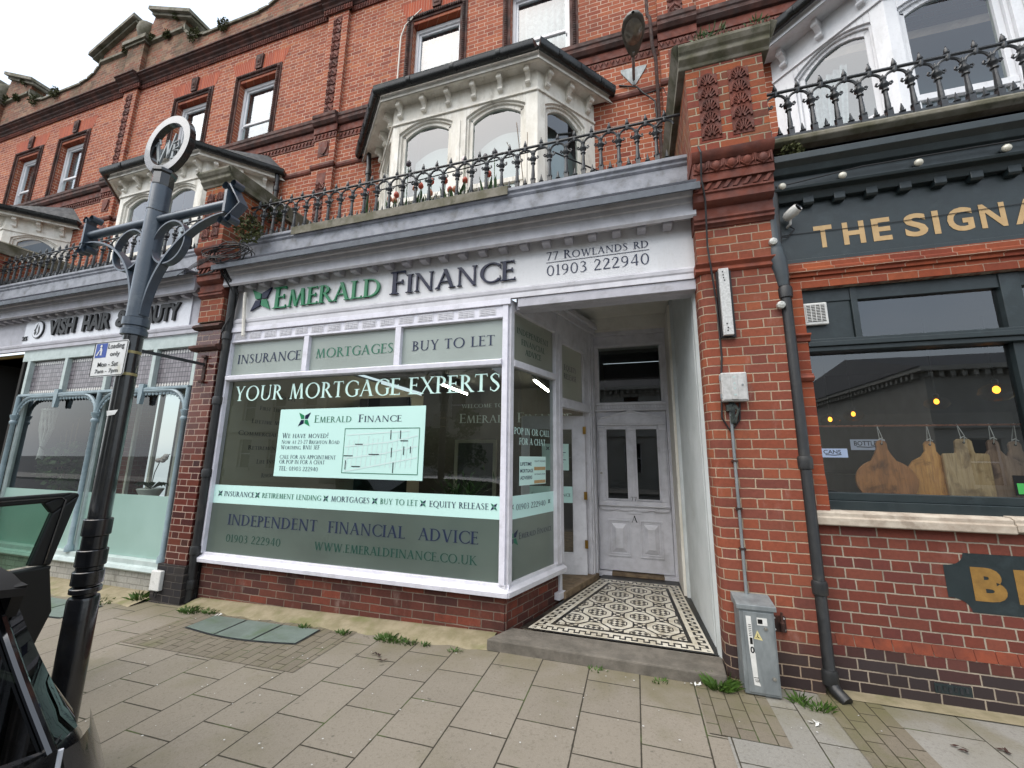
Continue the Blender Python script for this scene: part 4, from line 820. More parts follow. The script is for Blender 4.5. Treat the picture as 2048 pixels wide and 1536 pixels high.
dr = MB(); dr.box(-.525, .432, 2.15, 2.2, .145, .95); dr.box(-.525, -.4, 2.15, 2.2, .95, 2.3); dr.box(.315, .432, 2.15, 2.2, .95, 2.3); dr.box(-.4, .315, 2.15, 2.2, 2.06, 2.3); dr.box(-.4, .315, 2.15, 2.2, .95, 1.07); dr.box(-.1, .005, 2.15, 2.2, 1.07, 2.06)
for x in (-.46, -.045, .37):                         # pilasters with caps and feet
    dr.box(x-.036, x+.036, 2.125, 2.149, 1.12, 2.02); dr.box(x-.05, x+.05, 2.115, 2.149, 2.021, 2.07); dr.box(x-.058, x+.058, 2.105, 2.149, 2.071, 2.095); dr.box(x-.045, x+.045, 2.118, 2.149, 1.06, 1.119)
    for k in (-.014, .012): dr.box(x+k-.006, x+k+.006, 2.119, 2.124, 1.16, 1.98)
dr.prism([(-.51, 2.11, 2.1), (.42, 2.11, 2.1), (.42, 2.11, 2.17), (.36, 2.11, 2.2), (-.045, 2.11, 2.29), (-.45, 2.11, 2.2), (-.51, 2.11, 2.17)], (0, .039, 0)); dr.prism([(-.47, 2.098, 2.125), (.38, 2.098, 2.125), (.34, 2.098, 2.165), (-.045, 2.098, 2.24), (-.43, 2.098, 2.165)], (0, .011, 0))
for (xa, za), (xb, zb) in (((-.46, 2.205), (-.045, 2.295)), ((-.045, 2.295), (.37, 2.205))): dr.prism([(xa, 2.085, za-.012), (xb, 2.085, zb-.012), (xb, 2.085, zb+.012), (xa, 2.085, za+.012)], (0, .024, 0))
dr.box(-.505, .415, 2.105, 2.149, 1.0, 1.06); dr.px([(2.149, .985), (2.09, .99), (2.085, 1.005), (2.149, 1.01)], -.515, .425)
ap = [(-.5, .985)]+[(-.5+.915*t, .955-.03*abs(math.sin(t*math.pi*4))**.6*(1 if i % 2 == 0 else 1)) for i, t in enumerate(SEG(0, 1, 32))]+[(.415, .985)]
for (xa, za), (xb, zb) in zip(ap[1:-1], ap[2:-1]): dr.prism([(xa, 2.12, .986), (xb, 2.12, .986), (xb, 2.12, zb), (xa, 2.12, za)], (0, .029, 0))
for x0, x1 in ((-.4, -.1), (.02, .312)):
    for k, (i, y) in enumerate(((0, 2.132), (.028, 2.142), (.05, 2.125), (.1, 2.135))):
        z0, z1 = .33+i, .81-i; a, b = x0+i, x1-i; w = .02 if k < 2 else .012
        if k == 2: dr.strip([[(a, 2.1485, z0), (b, 2.1485, z0), (b, 2.1485, z1), (a, 2.1485, z1)], [(a+.05, 2.122, z0+.06), (b-.05, 2.122, z0+.06), (b-.05, 2.122, z1-.06), (a+.05, 2.122, z1-.06)]], True); dr.box(a+.05, b-.05, 2.118, 2.1485, z0+.06, z1-.06)
        elif k < 2: dr.box(a, b, y, 2.1495, z0, z0+w); dr.box(a, b, y, 2.1495, z1-w, z1); dr.box(a, a+w, y, 2.1495, z0+w, z1-w); dr.box(b-w, b, y, 2.1495, z0+w, z1-w)
for x0, x1 in ((-.4, -.1), (.005, .315)):
    for q in ((x0, x0+.016, 1.07, 2.06), (x1-.016, x1, 1.07, 2.06), (x0+.016, x1-.016, 1.07, 1.086), (x0+.016, x1-.016, 2.044, 2.06)): dr.box(q[0], q[1], 2.138, 2.19, q[2], q[3])
dr.box(-.135, .05, 2.138, 2.149, .885, .95)
for q in ((-.11, .025, .9, .906), (-.11, .025, .93, .936), (-.11, -.104, .9, .936), (.019, .025, .9, .936)): dr.box(q[0], q[1], 2.133, 2.1379, q[2], q[3])
dro = dr.build('front_door', M['white'], H0, bevel=.0025)
panes('pane', M['glass_dark'], Plane((0, 2.17, 0)), [(-.39, -.11, 1.08, 2.05), (.015, .305, 1.08, 2.05)], 0, dro)
nu = MB(); serif(nu, '77', Plane((0, 2.117, 0)), -.085, -.005, 1.05, .07, .003, .004); serif(nu, 'A', Plane((0, 2.15, 0)), -.085, -.005, .78, .085, .003, .004); nu.build('door_number', M['black'], dro)
lk = MB(); lk.lathe([(.026, 2.148), (.026, 2.135), (.018, 2.13), (.018, 2.12), (.008, 2.118)], (-.468, 0, 1.428), 14, 'y'); lk.build('lock', M['steel'], dro, smooth=True)
ds = MB(); ds.box(-.36, .3, 2.06, 2.3, .08, .128); ds.build('door_sill', M['wood'], H0)
ml = MB(); ml.box(.49, .498, 1.9, 1.98, 1.38, 1.72); ml.build('push_plate', M['galv'], H0)
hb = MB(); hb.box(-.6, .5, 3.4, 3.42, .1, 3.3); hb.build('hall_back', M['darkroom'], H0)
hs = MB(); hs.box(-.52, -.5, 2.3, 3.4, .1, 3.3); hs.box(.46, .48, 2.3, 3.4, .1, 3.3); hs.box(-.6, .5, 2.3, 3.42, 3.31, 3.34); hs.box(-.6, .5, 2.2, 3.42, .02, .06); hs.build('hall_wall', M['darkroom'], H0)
# encaustic tile floor, one step up
st = MB(); st.prism([(-1.3, -.2, -.15), (.575, -.21, -.15), (.6, .1, -.15), (-1.16, .1, -.15)], (0, 0, .234)); tag(st.build('doorstep', M['concrete'], bevel=.012), kind='structure')
def tile_mat():
    k = NT('encaustic tiles'); P = k.pos(); x, y, z = k.xyz(P)
    p = .41
    s = k.math('FRACT', k.math('DIVIDE', k.math('ADD', x, k.math('ADD', y, 40.93)), p)); t = k.math('FRACT', k.math('DIVIDE', k.math('ADD', k.math('SUBTRACT', x, y), 42.35), p))
    # centred coordinates of the nearest octagon
    a = k.math('ABSOLUTE', k.math('SUBTRACT', s, .5)); b = k.math('ABSOLUTE', k.math('SUBTRACT', t, .5)); mx = k.math('MAXIMUM', a, b); sm = k.math('ADD', a, b)
    oc = k.math('MAXIMUM', mx, k.math('MULTIPLY', sm, .68))
    inb = lambda v, lo, hi: k.math('MULTIPLY', k.math('GREATER_THAN', v, lo), k.math('LESS_THAN', v, hi))
    blk = k.math('MAXIMUM', inb(oc, .27, .305), k.math('GREATER_THAN', oc, .465))
    # star of small squares and triangles in the middle
    ci = k.math('LESS_THAN', oc, .27)
    fs = k.math('FLOOR', k.math('MULTIPLY', k.math('ADD', k.math('SUBTRACT', s, .5), .25), 8.)); ft = k.math('FLOOR', k.math('MULTIPLY', k.math('ADD', k.math('SUBTRACT', t, .5), .25), 8.))
    chk = k.math('FLOORED_MODULO', k.math('ADD', fs, ft), 2.0)
    blk = k.math('MAXIMUM', blk, k.math('MULTIPLY', ci, chk))
    cs = k.math('ABSOLUTE', k.math('SUBTRACT', k.math('FRACT', k.math('ADD', s, .5)), .5)); ct = k.math('ABSOLUTE', k.math('SUBTRACT', k.math('FRACT', k.math('ADD', t, .5)), .5))
    cd = k.math('ADD', cs, ct); tri = k.math('MAXIMUM', k.math('LESS_THAN', cd, .085), k.math('MULTIPLY', inb(cd, .14, .25), k.math('LESS_THAN', k.math('MINIMUM', cs, ct), .045))); blk = k.math('MULTIPLY', blk, k.math('SUBTRACT', 1., tri))
    # borders follow the lobby outline: left splay, right wall, front, back
    dl = k.math('MULTIPLY', k.math('SUBTRACT', k.math('ADD', x, 1.085), k.math('MULTIPLY', y, .3)), .958); drr = k.math('SUBTRACT', .585, k.math('ADD', x, k.math('MULTIPLY', y, .06))); dfr = k.math('SUBTRACT', y, .1); dbk = k.math('SUBTRACT', 1.9, y)
    e = k.math('MINIMUM', k.math('MINIMUM', dl, drr), k.math('MINIMUM', dfr, dbk))
    side = k.math('LESS_THAN', k.math('MINIMUM', dl, drr), k.math('MINIMUM', dfr, dbk)); along = k.math('ADD', k.math('MULTIPLY', side, y), k.math('MULTIPLY', k.math('SUBTRACT', 1., side), x))
    g = k.math('FRACT', k.math('DIVIDE', along, .1)); lo = k.math('LESS_THAN', g, .5)
    key = k.math('MAXIMUM', k.math('MULTIPLY', lo, inb(e, .05, .075)), k.math('MULTIPLY', k.math('SUBTRACT', 1., lo), inb(e, .1, .125)))
    key = k.math('MAXIMUM', key, k.math('MULTIPLY', inb(e, .05, .125), k.math('MAXIMUM', k.math('LESS_THAN', g, .12), inb(g, .44, .58))))
    border = k.math('MAXIMUM', k.math('LESS_THAN', e, .03), k.math('MAXIMUM', key, inb(e, .165, .2)))
    isb = k.math('LESS_THAN', e, .2); dark = k.math('ADD', k.math('MULTIPLY', isb, border), k.math('MULTIPLY', k.math('SUBTRACT', 1., isb), blk))
    n = k.noise(P, 9, 5, .6); A = k.mix(k.grey(n, .35, .7), C('cfcabc'), C('b3ab98')); B = k.mix(n, C('0f0f0f'), C('1b1a19'))
    col = k.mix(dark, A, B)
    gr = k.math('MAXIMUM', k.math('MAXIMUM', k.math('LESS_THAN', k.math('ABSOLUTE', k.math('SUBTRACT', oc, .2)), .008), 0.0), 0.0)
    col = k.mix(k.math('MULTIPLY', gr, k.math('SUBTRACT', .6, k.math('MULTIPLY', isb, .6))), col, C('5b5447'))
    wr = k.grey(k.noise(P, 2.2, 6, .7), .48, .75); col = k.mix(k.math('MULTIPLY', wr, .45), col, C('6a6152'))
    k.put(k.p.inputs['Base Color'], col); k.put(k.p.inputs['Roughness'], k.math('MULTIPLY_ADD', wr, .35, .4)); k.bump(k.noise(P, 40, 4), .1, .003); return k.m
tf = MB(); tf.add([(-1.085, .1, .088), (.6, .1, .088), (.52, 2.1, .1), (-.46, 2.1, .1)], [(0, 1, 2, 3)]); tag(tf.build('tiled_floor', tile_mat(), fix=False), kind='structure')
# --- inside the finance shop
rb = MB(); rb.box(-5.06, .5, 5.0, 5.05, .1, 3.3); rb.box(-.5, -.48, 2.5, 5.0, .1, 3.3); rb.pz([(-5.06, .08), (-1.2, .08), (-.55, 2.1), (-.5, 5.), (-5.06, 5.)], 3.2, 3.24); rb.build('room_wall', M['room_grey'], H0)
rl = MB(); rl.box(-5.07, -5.0, .08, 5.0, .1, 3.1); rlo = rl.build('room_side_wall', M['room_beige'], H0)
SW = Plane((-4.998, 0, 0), (0, 1, 0)); cw = MB()
for t, l, z in (('Buy to Let', .56, 2.44), ('First Time Buyers', .5, 2.245), ('Lifetime Mortgages', .4, 2.055), ('Commercial Mortgages', .225, 1.885), ('Retirement Lending', .395, 1.695), ('Life Insurance', .55, 1.505), ('Remortgages', .65, 1.315)): serif(cw, t, SW, l, 1.66-l, z, .058, .004)
cw.build('wall_lettering', M['grey_v'], rlo, fix=False)
rf = MB(); rf.pz([(-5.06, .1), (-1.18, .1), (-.56, 2.0), (-.56, 5.), (-5.06, 5.)], .06, .1); rf.build('room_floor', M['wood'], H0)
pn = MB(); pn.box(-4.99, -3.9, 2.6, 2.64, .1, 2.7); pn.build('dark_screen', flat('dark green screen', '12241f', .5), H0)
BW = Plane((0, 4.998, 0)); bw = MB(); serif(bw, 'Emerald Finance', BW, -4.0, -1.3, 2.42, .22, .004); serif(bw, 'WELCOME TO', BW, -3.95, -2.9, 2.78, .09, .004); bw.build('back_wall_lettering', M['pale_grey'], H0, fix=False)
# ---------------------------------------------------------------- fascias and signs
def fascia(root, x0, x1, side_l, m_board, m_trim, m_low, dent, drip=True):
    f = MB()
    f.box(x0, x1, .001, .06, 3.3, 3.95)
    f.build('fascia_board', M[m_board], root)
    t = MB()
    t.px([(.0, 3.262), (-.035, 3.265), (-.035, 3.315), (-.045, 3.33), (-.05, 3.36), (-.03, 3.385), (.0, 3.39)], x0, x1)
    t.px([(.0, 3.87), (-.12, 3.875), (-.15, 3.8), (-.175, 3.82), (-.17, 3.855), (-.17, 3.938), (-.178, 3.945), (-.183, 3.99), (-.2, 4.0), (-.215, 4.045), (-.25, 4.06), (-.31, 4.075), (0., 4.09)], x0, x1)
    t.build('fascia_moulding', M[m_trim], root)
    d = MB(); x = x0+.12
    while x < x1-.06: d.prism([(x-.04, -.001, 3.87), (x-.04, -.115, 3.87), (x-.04, -.115, 3.8), (x-.04, -.1, 3.785), (x-.04, -.001, 3.785)], (.08, 0, 0)); x += .2335
    d.build('dentil', M[dent], root, bevel=.004)
    l = MB(); l.px([(-.34, 3.962), (-.345, 4.022), (-.335, 4.03), (.02, 4.13), (.02, 4.1), (-.3, 4.02), (-.32, 3.962)], x0-.02, x1+.02); l.build('flashing', M['lead'], root)
    g = MB(); g.box(x0, x1, .0, .12, 4.1, 4.455); g.px([(.1, 4.456), (.0, 4.456), (-.02, 4.475), (-.015, 4.5), (-.04, 4.515), (-.04, 4.55), (.15, 4.56)], x0, x1); g.build('parapet_board', M[m_low], root, bevel=.004)
fascia(H0, -5.11, .62, 0, 'signboard', 'white', 'greypaint', 'greywhite')
pd = MB(); pd.px([(-.055, 4.47), (-.055, 4.575), (.06, 4.585), (.06, 4.57), (-.045, 4.56), (-.045, 4.47)], -4.2, -1.22); pd.build('cement_patch', M['stone_weath'], H0)
sg = thing('shop_sign', 'raised green and navy lettering on the white fascia of the finance shop', 'sign', (-2.3, 0, 3.6))
L = MB(); serif(L, 'Emerald', FR, -4.385, -2.775, 3.478, .285, .028, .02, track=.04); L.build('raised_lettering', M['green'], sg)
L = MB(); serif(L, 'Finance', FR, -2.645, -1.128, 3.474, .275, .028, .02, track=.04); L.build('raised_lettering', M['navy'], sg)
ea, eb = MB(), MB(); emblem((eb, ea), FR, -4.6, 3.63, .3, .026, .018, sx=1.08); ea.build('emblem', M['green'], sg); eb.build('emblem', M['navy'], sg)
L = MB(); serif(L, '77 Rowlands rd', FR, -.8, .208, 3.648, .092, .004, track=.08); serif(L, '01903 222940', FR, -.8, .212, 3.476, .116, .004, track=.05); quad(L, FR, -.8, .213, 3.619, 3.625, .004); L.build('painted_lettering', M['navy_v'], sg, fix=False)
# salon fascia
fascia(HM, -11.2, -5.64, 0, 'greywhite', 'greywhite', 'greypaint', 'greywhite')
ps = thing('shop_sign', 'white salon sign panel with black block letters and round face badge', 'sign', (-7.8, 0, 3.6))
b = MB(); b.box(-9.72, -5.87, -.018, .0, 3.39, 3.815); b.build('sign_panel', M['acrylic'], ps, bevel=.003)
VP = Plane((0, -.018, 0))
L = MB(); [sans(L, t, VP, a, c, 3.48, 3.742, .03, .03, .045, 1.0) for t, a, c in (('VISH', -9.02, -8.36), ('HAIR', -8.17, -7.53), ('&', -7.39, -7.13), ('BEAUTY', -7.03, -6.06))]; L.build('raised_lettering', M['black'], ps, fix=False)
ci = MB(); ci.lathe([(.15, -.019), (.15, -.036), (.128, -.037)], (-9.33, 0, 3.61), 28, 'y'); ci.build('badge_rim', M['black'], ps)
cb = MB(); cb.lathe([(.136, -.037), (.136, -.041)], (-9.33, 0, 3.61), 28, 'y'); cb.build('badge', M['acrylic'], ps)
fc = MB()
for pts in ([(-.04, -.1), (-.075, -.06), (-.06, -.03), (-.085, -.01), (-.05, .03), (-.04, .07), (.0, .11), (-.01, .04), (-.03, -.01), (-.0, -.06)], [(.0, -.1), (.03, -.04), (.02, .02), (.03, .08), (.06, .02), (.07, -.05), (.04, -.09)]):
    fc.add([(-9.33+x, -.0425, 3.61+z) for x, z in pts], [tuple(range(len(pts)))])
fc.build('badge_profile', M['black'], ps, fix=False)
n25 = MB(); sans(n25, '25', FR, -9.73, -9.6, 3.445, 3.52, .03, .02, .03); tag(n25.build('house_number', M['black']), 'small black number twenty-five below the salon sign', 'number')
# pub fascia: dark board, bull-nosed dentils, gilt letters
f = MB(); f.box(1.3, 7.0, .0, .06, 3.31, 4.02); f.px([(0, 3.3), (-.02, 3.302), (-.02, 3.34), (0, 3.345)], 1.3, 7.)
f.px([(0, 3.87), (-.05, 3.87), (-.07, 3.93), (-.13, 3.935), (-.14, 3.96), (-.09, 3.965), (-.09, 4.07), (-.13, 4.09), (-.15, 4.14), (-.2, 4.17), (-.2, 4.23), (0, 4.27)], 1.26, 7.)
for i in range(20):
    x = 1.53+i*.226; f.prism([(x-.04, -.001, 3.9), (x-.04, -.06, 3.9), (x-.04, -.06, 3.84), (x-.04, -.045, 3.825), (x-.04, -.001, 3.825)], (.08, 0, 0))
f.build('fascia_board', M['pub_green'], HP, bevel=.004)
pc = MB(); pc.box(1.26, 7., .02, .2, 4.272, 4.41); pc.build('parapet_course', M['brick_par'], HP)
ps2 = MB(); ps2.px([(.2, 4.412), (-.06, 4.412), (-.1, 4.44), (-.1, 4.47), (-.08, 4.5), (.2, 4.52)], 1.26, 7.); ps2.build('parapet_coping', M['stone_weath'], HP, bevel=.008)
fl = MB(); fl.box(1.2, 7.2, .21, 1.49, 4.35, 4.45); fl.build('balcony_floor', M['lead'], HP)
pg = thing('shop_sign', 'gilt capital letters on the dark green pub fascia', 'sign', (2.2, 0, 3.5))
L = MB()
for t, a, b_, bold in (('T', 1.557, 1.69, .03), ('H', 1.764, 1.916, .03), ('E', 1.967, 2.095, .03), ('S', 2.183, 2.333, .03), ('I', 2.369, 2.41, .03), ('G', 2.459, 2.62, .03), ('N', 2.661, 2.815, .03), ('A', 2.86, 3.03, .03), ('T', 3.06, 3.2, .03), ('U', 3.24, 3.39, .03), ('R', 3.44, 3.58, .03), ('E', 3.63, 3.75, .03)): sans(L, t, FR, a, b_, 3.43, 3.633, .003, 0, bold)
L.build('gilt_lettering', M['gold'], pg, fix=False)
pw = thing('painted_sign', 'dark painted wall panel with worn gold letters below the pub window', 'sign', (2.5, 0, .8))
b = MB(); R_ = .085; o = []
for cx, cz, s0, s1 in ((2.06, .935, 1, 0), (2.06, .708, 0, 0)): pass
pts = [(2.06, .93)]+[(2.075+.1*math.sin(a), 1.01-.085*math.cos(a)) for a in SEG(0, math.pi/2, 6)]
pts = [(2.055, .71), (2.055, .925)]+[(2.075+.1*math.sin(a), 1.01-.085*math.cos(a)) for a in SEG(.1, math.pi/2, 6)]+[(4.6, 1.01), (4.6, .615)]+[(2.075+.1*math.sin(a), .625+.085*math.cos(a)) for a in SEG(math.pi/2, .1, 6)]
for (xa, za), (xb, zb) in (): pass
b.add([(x, -.003, z) for x, z in pts], [tuple(range(len(pts)))]); b.build('painted_panel', M['pub_green'], pw, fix=False)
L = MB(); [sans(L, t, FR, a, c, .702, .922, .005, 0, .06) for t, a, c in (('B', 2.2, 2.378), ('E', 2.43, 2.59), ('E', 2.65, 2.81), ('R', 2.87, 3.05))]; L.build('gilt_lettering', M['gold2'], pw, fix=False)
# the notice about moving
po = thing('poster', 'large pale mint moving notice with a street map, inside the finance shop window', 'poster', (-3.1, .02, 1.38))
b = MB(); b.box(-4.09, -2.122, .012, .016, 1.383, 2.17); b.build('poster_sheet', M['mint'], po)
PP = Plane((0, .012, 0))
words(po, M['green_v'], PP, [('Emerald', -3.575, -3.055, 2.005, .085)], d=.002); words(po, M['navy_v'], PP, [('Finance', -2.965, -2.41, 2.003, .085), ('We have moved!', -4.025, -3.352, 1.828, .06), ('Now at 23-27 Brighton Road', -4.023, -3.193, 1.76, .046), ('Worthing, BN11 3EF', -4.024, -3.463, 1.697, .046), ('CALL FOR AN APPOINTMENT', -4.026, -3.225, 1.587, .043), ('OR POP IN FOR A CHAT', -4.024, -3.37, 1.53, .043), ('TEL: 01903 222940', -4.021, -3.455, 1.451, .048)], d=.002)
ea, eb = MB(), MB(); emblem((eb, ea), PP, -3.72, 2.045, .165, .002, sx=1.05); ea.build('emblem', M['green'], po, fix=False); eb.build('emblem', M['navy'], po, fix=False)
mp_ = MB()
for q in ((-3.135, -2.178, 1.927, 1.935), (-3.135, -2.178, 1.439, 1.447), (-3.135, -3.127, 1.447, 1.927), (-2.186, -2.178, 1.447, 1.927)): quad(mp_, PP, *q, .002)
mp_.build('map_border', M['green_v'], po, fix=False)
ms = MB(); rr = random.Random(3)
def mline(x0, z0, x1, z1, w=.01):
    a = Vector((x1-x0, z1-z0)).normalized(); n = Vector((-a.y, a.x))*w/2; ms.add([PP.at(x0+n.x, z0+n.y, .002+.00003*len(ms.f)), PP.at(x1+n.x, z1+n.y, .002+.00003*len(ms.f)), PP.at(x1-n.x, z1-n.y, .002+.00003*len(ms.f)), PP.at(x0-n.x, z0-n.y, .002+.00003*len(ms.f))], [(0, 1, 2, 3)])
for q in ((-3.12, 1.73, -2.55, 1.78), (-2.55, 1.78, -2.2, 1.85), (-3.12, 1.6, -2.6, 1.66), (-2.6, 1.66, -2.2, 1.74), (-3.1, 1.46, -2.75, 1.52), (-2.75, 1.52, -2.2, 1.62), (-3.1, 1.86, -2.3, 1.9)): mline(*q, .014)
for i in range(14): x = -3.08+i*.062; mline(x, 1.5+.02*rr.random(), x+.02, 1.88-.12*rr.random(), .008)
ms.build('map_streets', M['map_pale'], po, fix=False)
mt = MB()
for x, z, w, v in ((-2.93, 1.757, .1, 0), (-2.73, 1.648, .13, 0), (-3.06, 1.63, .12, 0), (-2.95, 1.515, .11, 0), (-2.53, 1.86, .1, 1), (-2.41, 1.86, .09, 1), (-2.51, 1.67, .1, 1), (-2.36, 1.69, .09, 1), (-2.28, 1.7, .07, 1), (-2.48, 1.51, .11, 1), (-3.09, 1.53, .1, 1), (-2.36, 1.795, .09, 0)):
    if v: quad(mt, PP, x-.005, x+.005, z-w/2, z+w/2, .004)
    else: quad(mt, PP, x-w/2, x+w/2, z-.005, z+.005, .004)
mt.build('map_names', M['grey_v'], po, fix=False)
nt = thing('notice', 'small white lifetime mortgage advisers notice with gold panel on the side window', 'notice', tuple(SP.at(.5, 1.35)))
b = MB(); quad(b, GS, .219, .745, 1.352, 1.645, .006); b.build('notice_sheet', M['mint_w'], nt, fix=False)
b = MB(); quad(b, GS, .5, .735, 1.5, 1.535, .008); quad(b, GS, .5, .735, 1.362, 1.395, .008); b.build('gold_panel', M['gold'], nt, fix=False)
L = MB(); [sans(L, t, GS, .235, e, z, z+.036, .008, 0, .01) for t, e, z in (('LIFETIME', .45, 1.55), ('MORTGAGE', .48, 1.48), ('ADVISERS', .46, 1.41))]; sans(L, 'EQUITY RELEASE', GS, .51, .73, 1.585, 1.605, .008); sans(L, 'BEST FINANCIAL ADVISER', GS, .51, .73, 1.45, 1.465, .008); L.build('notice_lettering', M['navy_v'], nt, fix=False)
n2 = thing('notice', 'plain pale notice with a small star mark, stuck on the open shop door', 'notice', tuple(DP.at(.5, 1.5)))
b = MB(); quad(b, DP, .28, .64, 1.47, 1.82, .01); b.build('notice_sheet', M['mint_w'], n2, fix=False)
L = MB(); emblem((L, L), DP, .36, 1.76, .05, .012)
for i in range(6): quad(L, DP, .42, .6-.03*(i % 3), 1.7-i*.032, 1.708-i*.032, .012)
L.build('notice_lettering', M['navy_v'], n2, fix=False)
# ---------------------------------------------------------------- brick pillars between the shops
def shell(mb, x0, x1, z0, z1, y):                    # moulded scallop tile
    cx = (x0+x1)/2; w = (x1-x0)/2; 
    for r in (.95, .28): mb.tube([(cx+w*r*math.cos(a), y-.006, z0+.015+(z1-z0)*.92*r*math.sin(a)) for a in SEG(0, math.pi, 12)], .011, 5)
    for a in SEG(.35, math.pi-.35, 6): mb.tube([(cx+w*.3*math.cos(a), y-.003, z0+.015+(z1-z0)*.27*math.sin(a)), (cx+w*.85*math.cos(a), y-.003, z0+.015+(z1-z0)*.8*math.sin(a))], [.004, .012], 5)
def pillar(cx, lower, label, full=True, wl=.325, wr=.3):
    t = thing('brick_pillar', label, 'pillar', (cx, -.1, 0), 'brick pillars between the shopfronts')
    x0, x1 = cx-wl, cx+wr; g = gz(cx, -.1)
    if full:
        m = MB(); plan = [(x1, .3), (x1, -.1), (x0+.075, -.1)]+[(x0+.075-.075*math.sin(a), -.025-.075*math.cos(a)) for a in SEG(0, math.pi/2, 6)]+[(x0, .3)]
        if lower == 'glazed':
            m.pz([(p[0], p[1]) for p in plan], .33, 2.96); m.build('shaft', M['brick_glazed'], t)
            pl = MB(); pl.pz([(x1+.05, .3), (x1+.05, -.15), (x0-.03, -.15), (x0-.03, .3)], g-.2, .24); pl.pz([(x1+.02, .3), (x1+.02, -.125), (x0-.01, -.125), (x0-.01, .3)], .241, .329)
            pl.build('plinth', brick('dark plinth brick', ['2d2a29', '34302e', '28272a'], '55504b', .232, .0775, .007, 'flemish', soot='1d1c1c', bump=.4), t)
            bd = MB(); bd.px([(.3, 2.961), (-.13, 2.961), (-.17, 2.99), (-.17, 3.02), (-.12, 3.045), (.3, 3.045)], x0-.03, x1+.03); bd.px([(.3, 3.25), (-.13, 3.25), (-.17, 3.275), (-.16, 3.3), (-.12, 3.33), (.3, 3.33)], x0-.03, x1+.03); bd.build('band', M['terra_dark'], t, bevel=.004)
            m = MB(); m.box(x0, x1, -.1, .3, 3.046, 3.249); m.build('shaft', M['brick_glazed'], t)
        else:
            m.pz(plan, g-.2, 3.262); m.build('shaft', M['brick_pier'], t)
            bd = MB(); bd.px([(.3, 3.263), (-.105, 3.263), (-.125, 3.28), (-.12, 3.31), (-.15, 3.34), (-.15, 3.352), (.3, 3.352)], x0-.012, x1+.012); bd.build('band', M['terra_bright'], t, bevel=.004)
        m = MB(); m.box(x0+.01, x1, -.13, .3, 3.353, 3.68); m.build('upper_shaft', M['brick_pier'], t)
        # stepped and enriched head
        h = MB()
        h.px([(.3, 3.681), (-.14, 3.681), (-.15, 3.7), (-.17, 3.71), (-.165, 3.735), (-.18, 3.75), (-.18, 3.765), (.3, 3.765)], x0+.0, x1+.01)
        h.px([(.3, 3.766), (-.16, 3.766), (-.16, 3.86), (-.19, 3.87), (-.22, 3.9), (-.22, 3.965), (-.235, 3.975), (-.235, 3.99), (.3, 3.99)], x0-.0, x1+.01)
        h.box(x0+.005, x1+.015, -.22, .3, 3.991, 4.07)
        for i in range(int((x1-x0)/.078)):
            a = x0+.01+i*.078; h.prism([(a, -.221, 4.0), (a+.03, -.221, 4.0), (a+.075, -.221, 4.062), (a+.04, -.221, 4.062)], (0, -.016, 0))
        h.box(x0+.005, x1+.02, -.25, .3, 4.071, 4.15); h.box(x0+.01, x1+.015, -.262, .3, 4.151, 4.255)
        for i in range(int((x1-x0)/.122)):
            a = x0+.075+i*.122; h.ell((a, -.268, 4.2), (.036, .03, .046), 10, 6); h.tube([(a-.05, -.266, 4.25), (a-.048, -.27, 4.19), (a, -.272, 4.15), (a+.048, -.27, 4.19), (a+.05, -.266, 4.25)], .008, 5)
            h.prism([(a+.052, -.262, 4.25), (a+.07, -.262, 4.25), (a+.061, -.262, 4.16)], (0, -.016, 0))
        h.px([(.3, 4.256), (-.27, 4.256), (-.29, 4.275), (-.31, 4.3), (-.315, 4.335), (-.29, 4.35), (.3, 4.35)], x0+.0, x1+.025)
        h.build('moulded_head', M['terra'], t, smooth=True)
    u = MB(); ux0, ux1 = x0+.005, x1+.015
    u.box(ux0, ux1, -.28, WY-.08, 4.351, 5.24); u.build('upper_pier', M['brick_top'], t)
    if full:
        tl = MB()
        tw = (ux1-ux0)*.238
        for a in (ux0+(ux1-ux0)*.16, ux0+(ux1-ux0)*.56):
            tl.box(a-.008, a+tw+.008, -.286, -.281, 4.46, 5.13)
            for i in range(5): shell(tl, a, a+tw, 4.47+i*.133, 4.47+(i+1)*.133-.004, -.288)
        tl.build('shell_tile', M['terra'], t, smooth=True)
    c = MB(); c.px([(WY-.08, 5.241), (-.29, 5.241), (-.3, 5.27), (-.34, 5.31), (-.34, 5.35), (-.36, 5.37), (-.38, 5.41), (-.38, 5.44), (-.34, 5.46), (WY-.08, 5.5)], ux0-.06, ux1+.06)
    c.prism([(ux0-.06, -.3, 5.31), (ux0-.12, -.38, 5.43), (ux0-.06, -.38, 5.46)], (0, WY+.2, 0)); c.prism([(ux1+.06, -.3, 5.31), (ux1+.12, -.38, 5.43), (ux1+.06, -.38, 5.46)], (0, WY+.2, 0)); c.build('cap_stone', M['stone_weath'], t, bevel=.008)
    return t
pillar(.92, 'brick', 'red brick pillar right of the finance shop doorway with shell tiles at its head')
pillar(-5.32, 'glazed', 'pillar of dark glazed bricks between the salon and the finance shop window', True, .22, .2)
pillar(-11.44, None, 'farthest pillar head at the left edge beyond the salon', False)
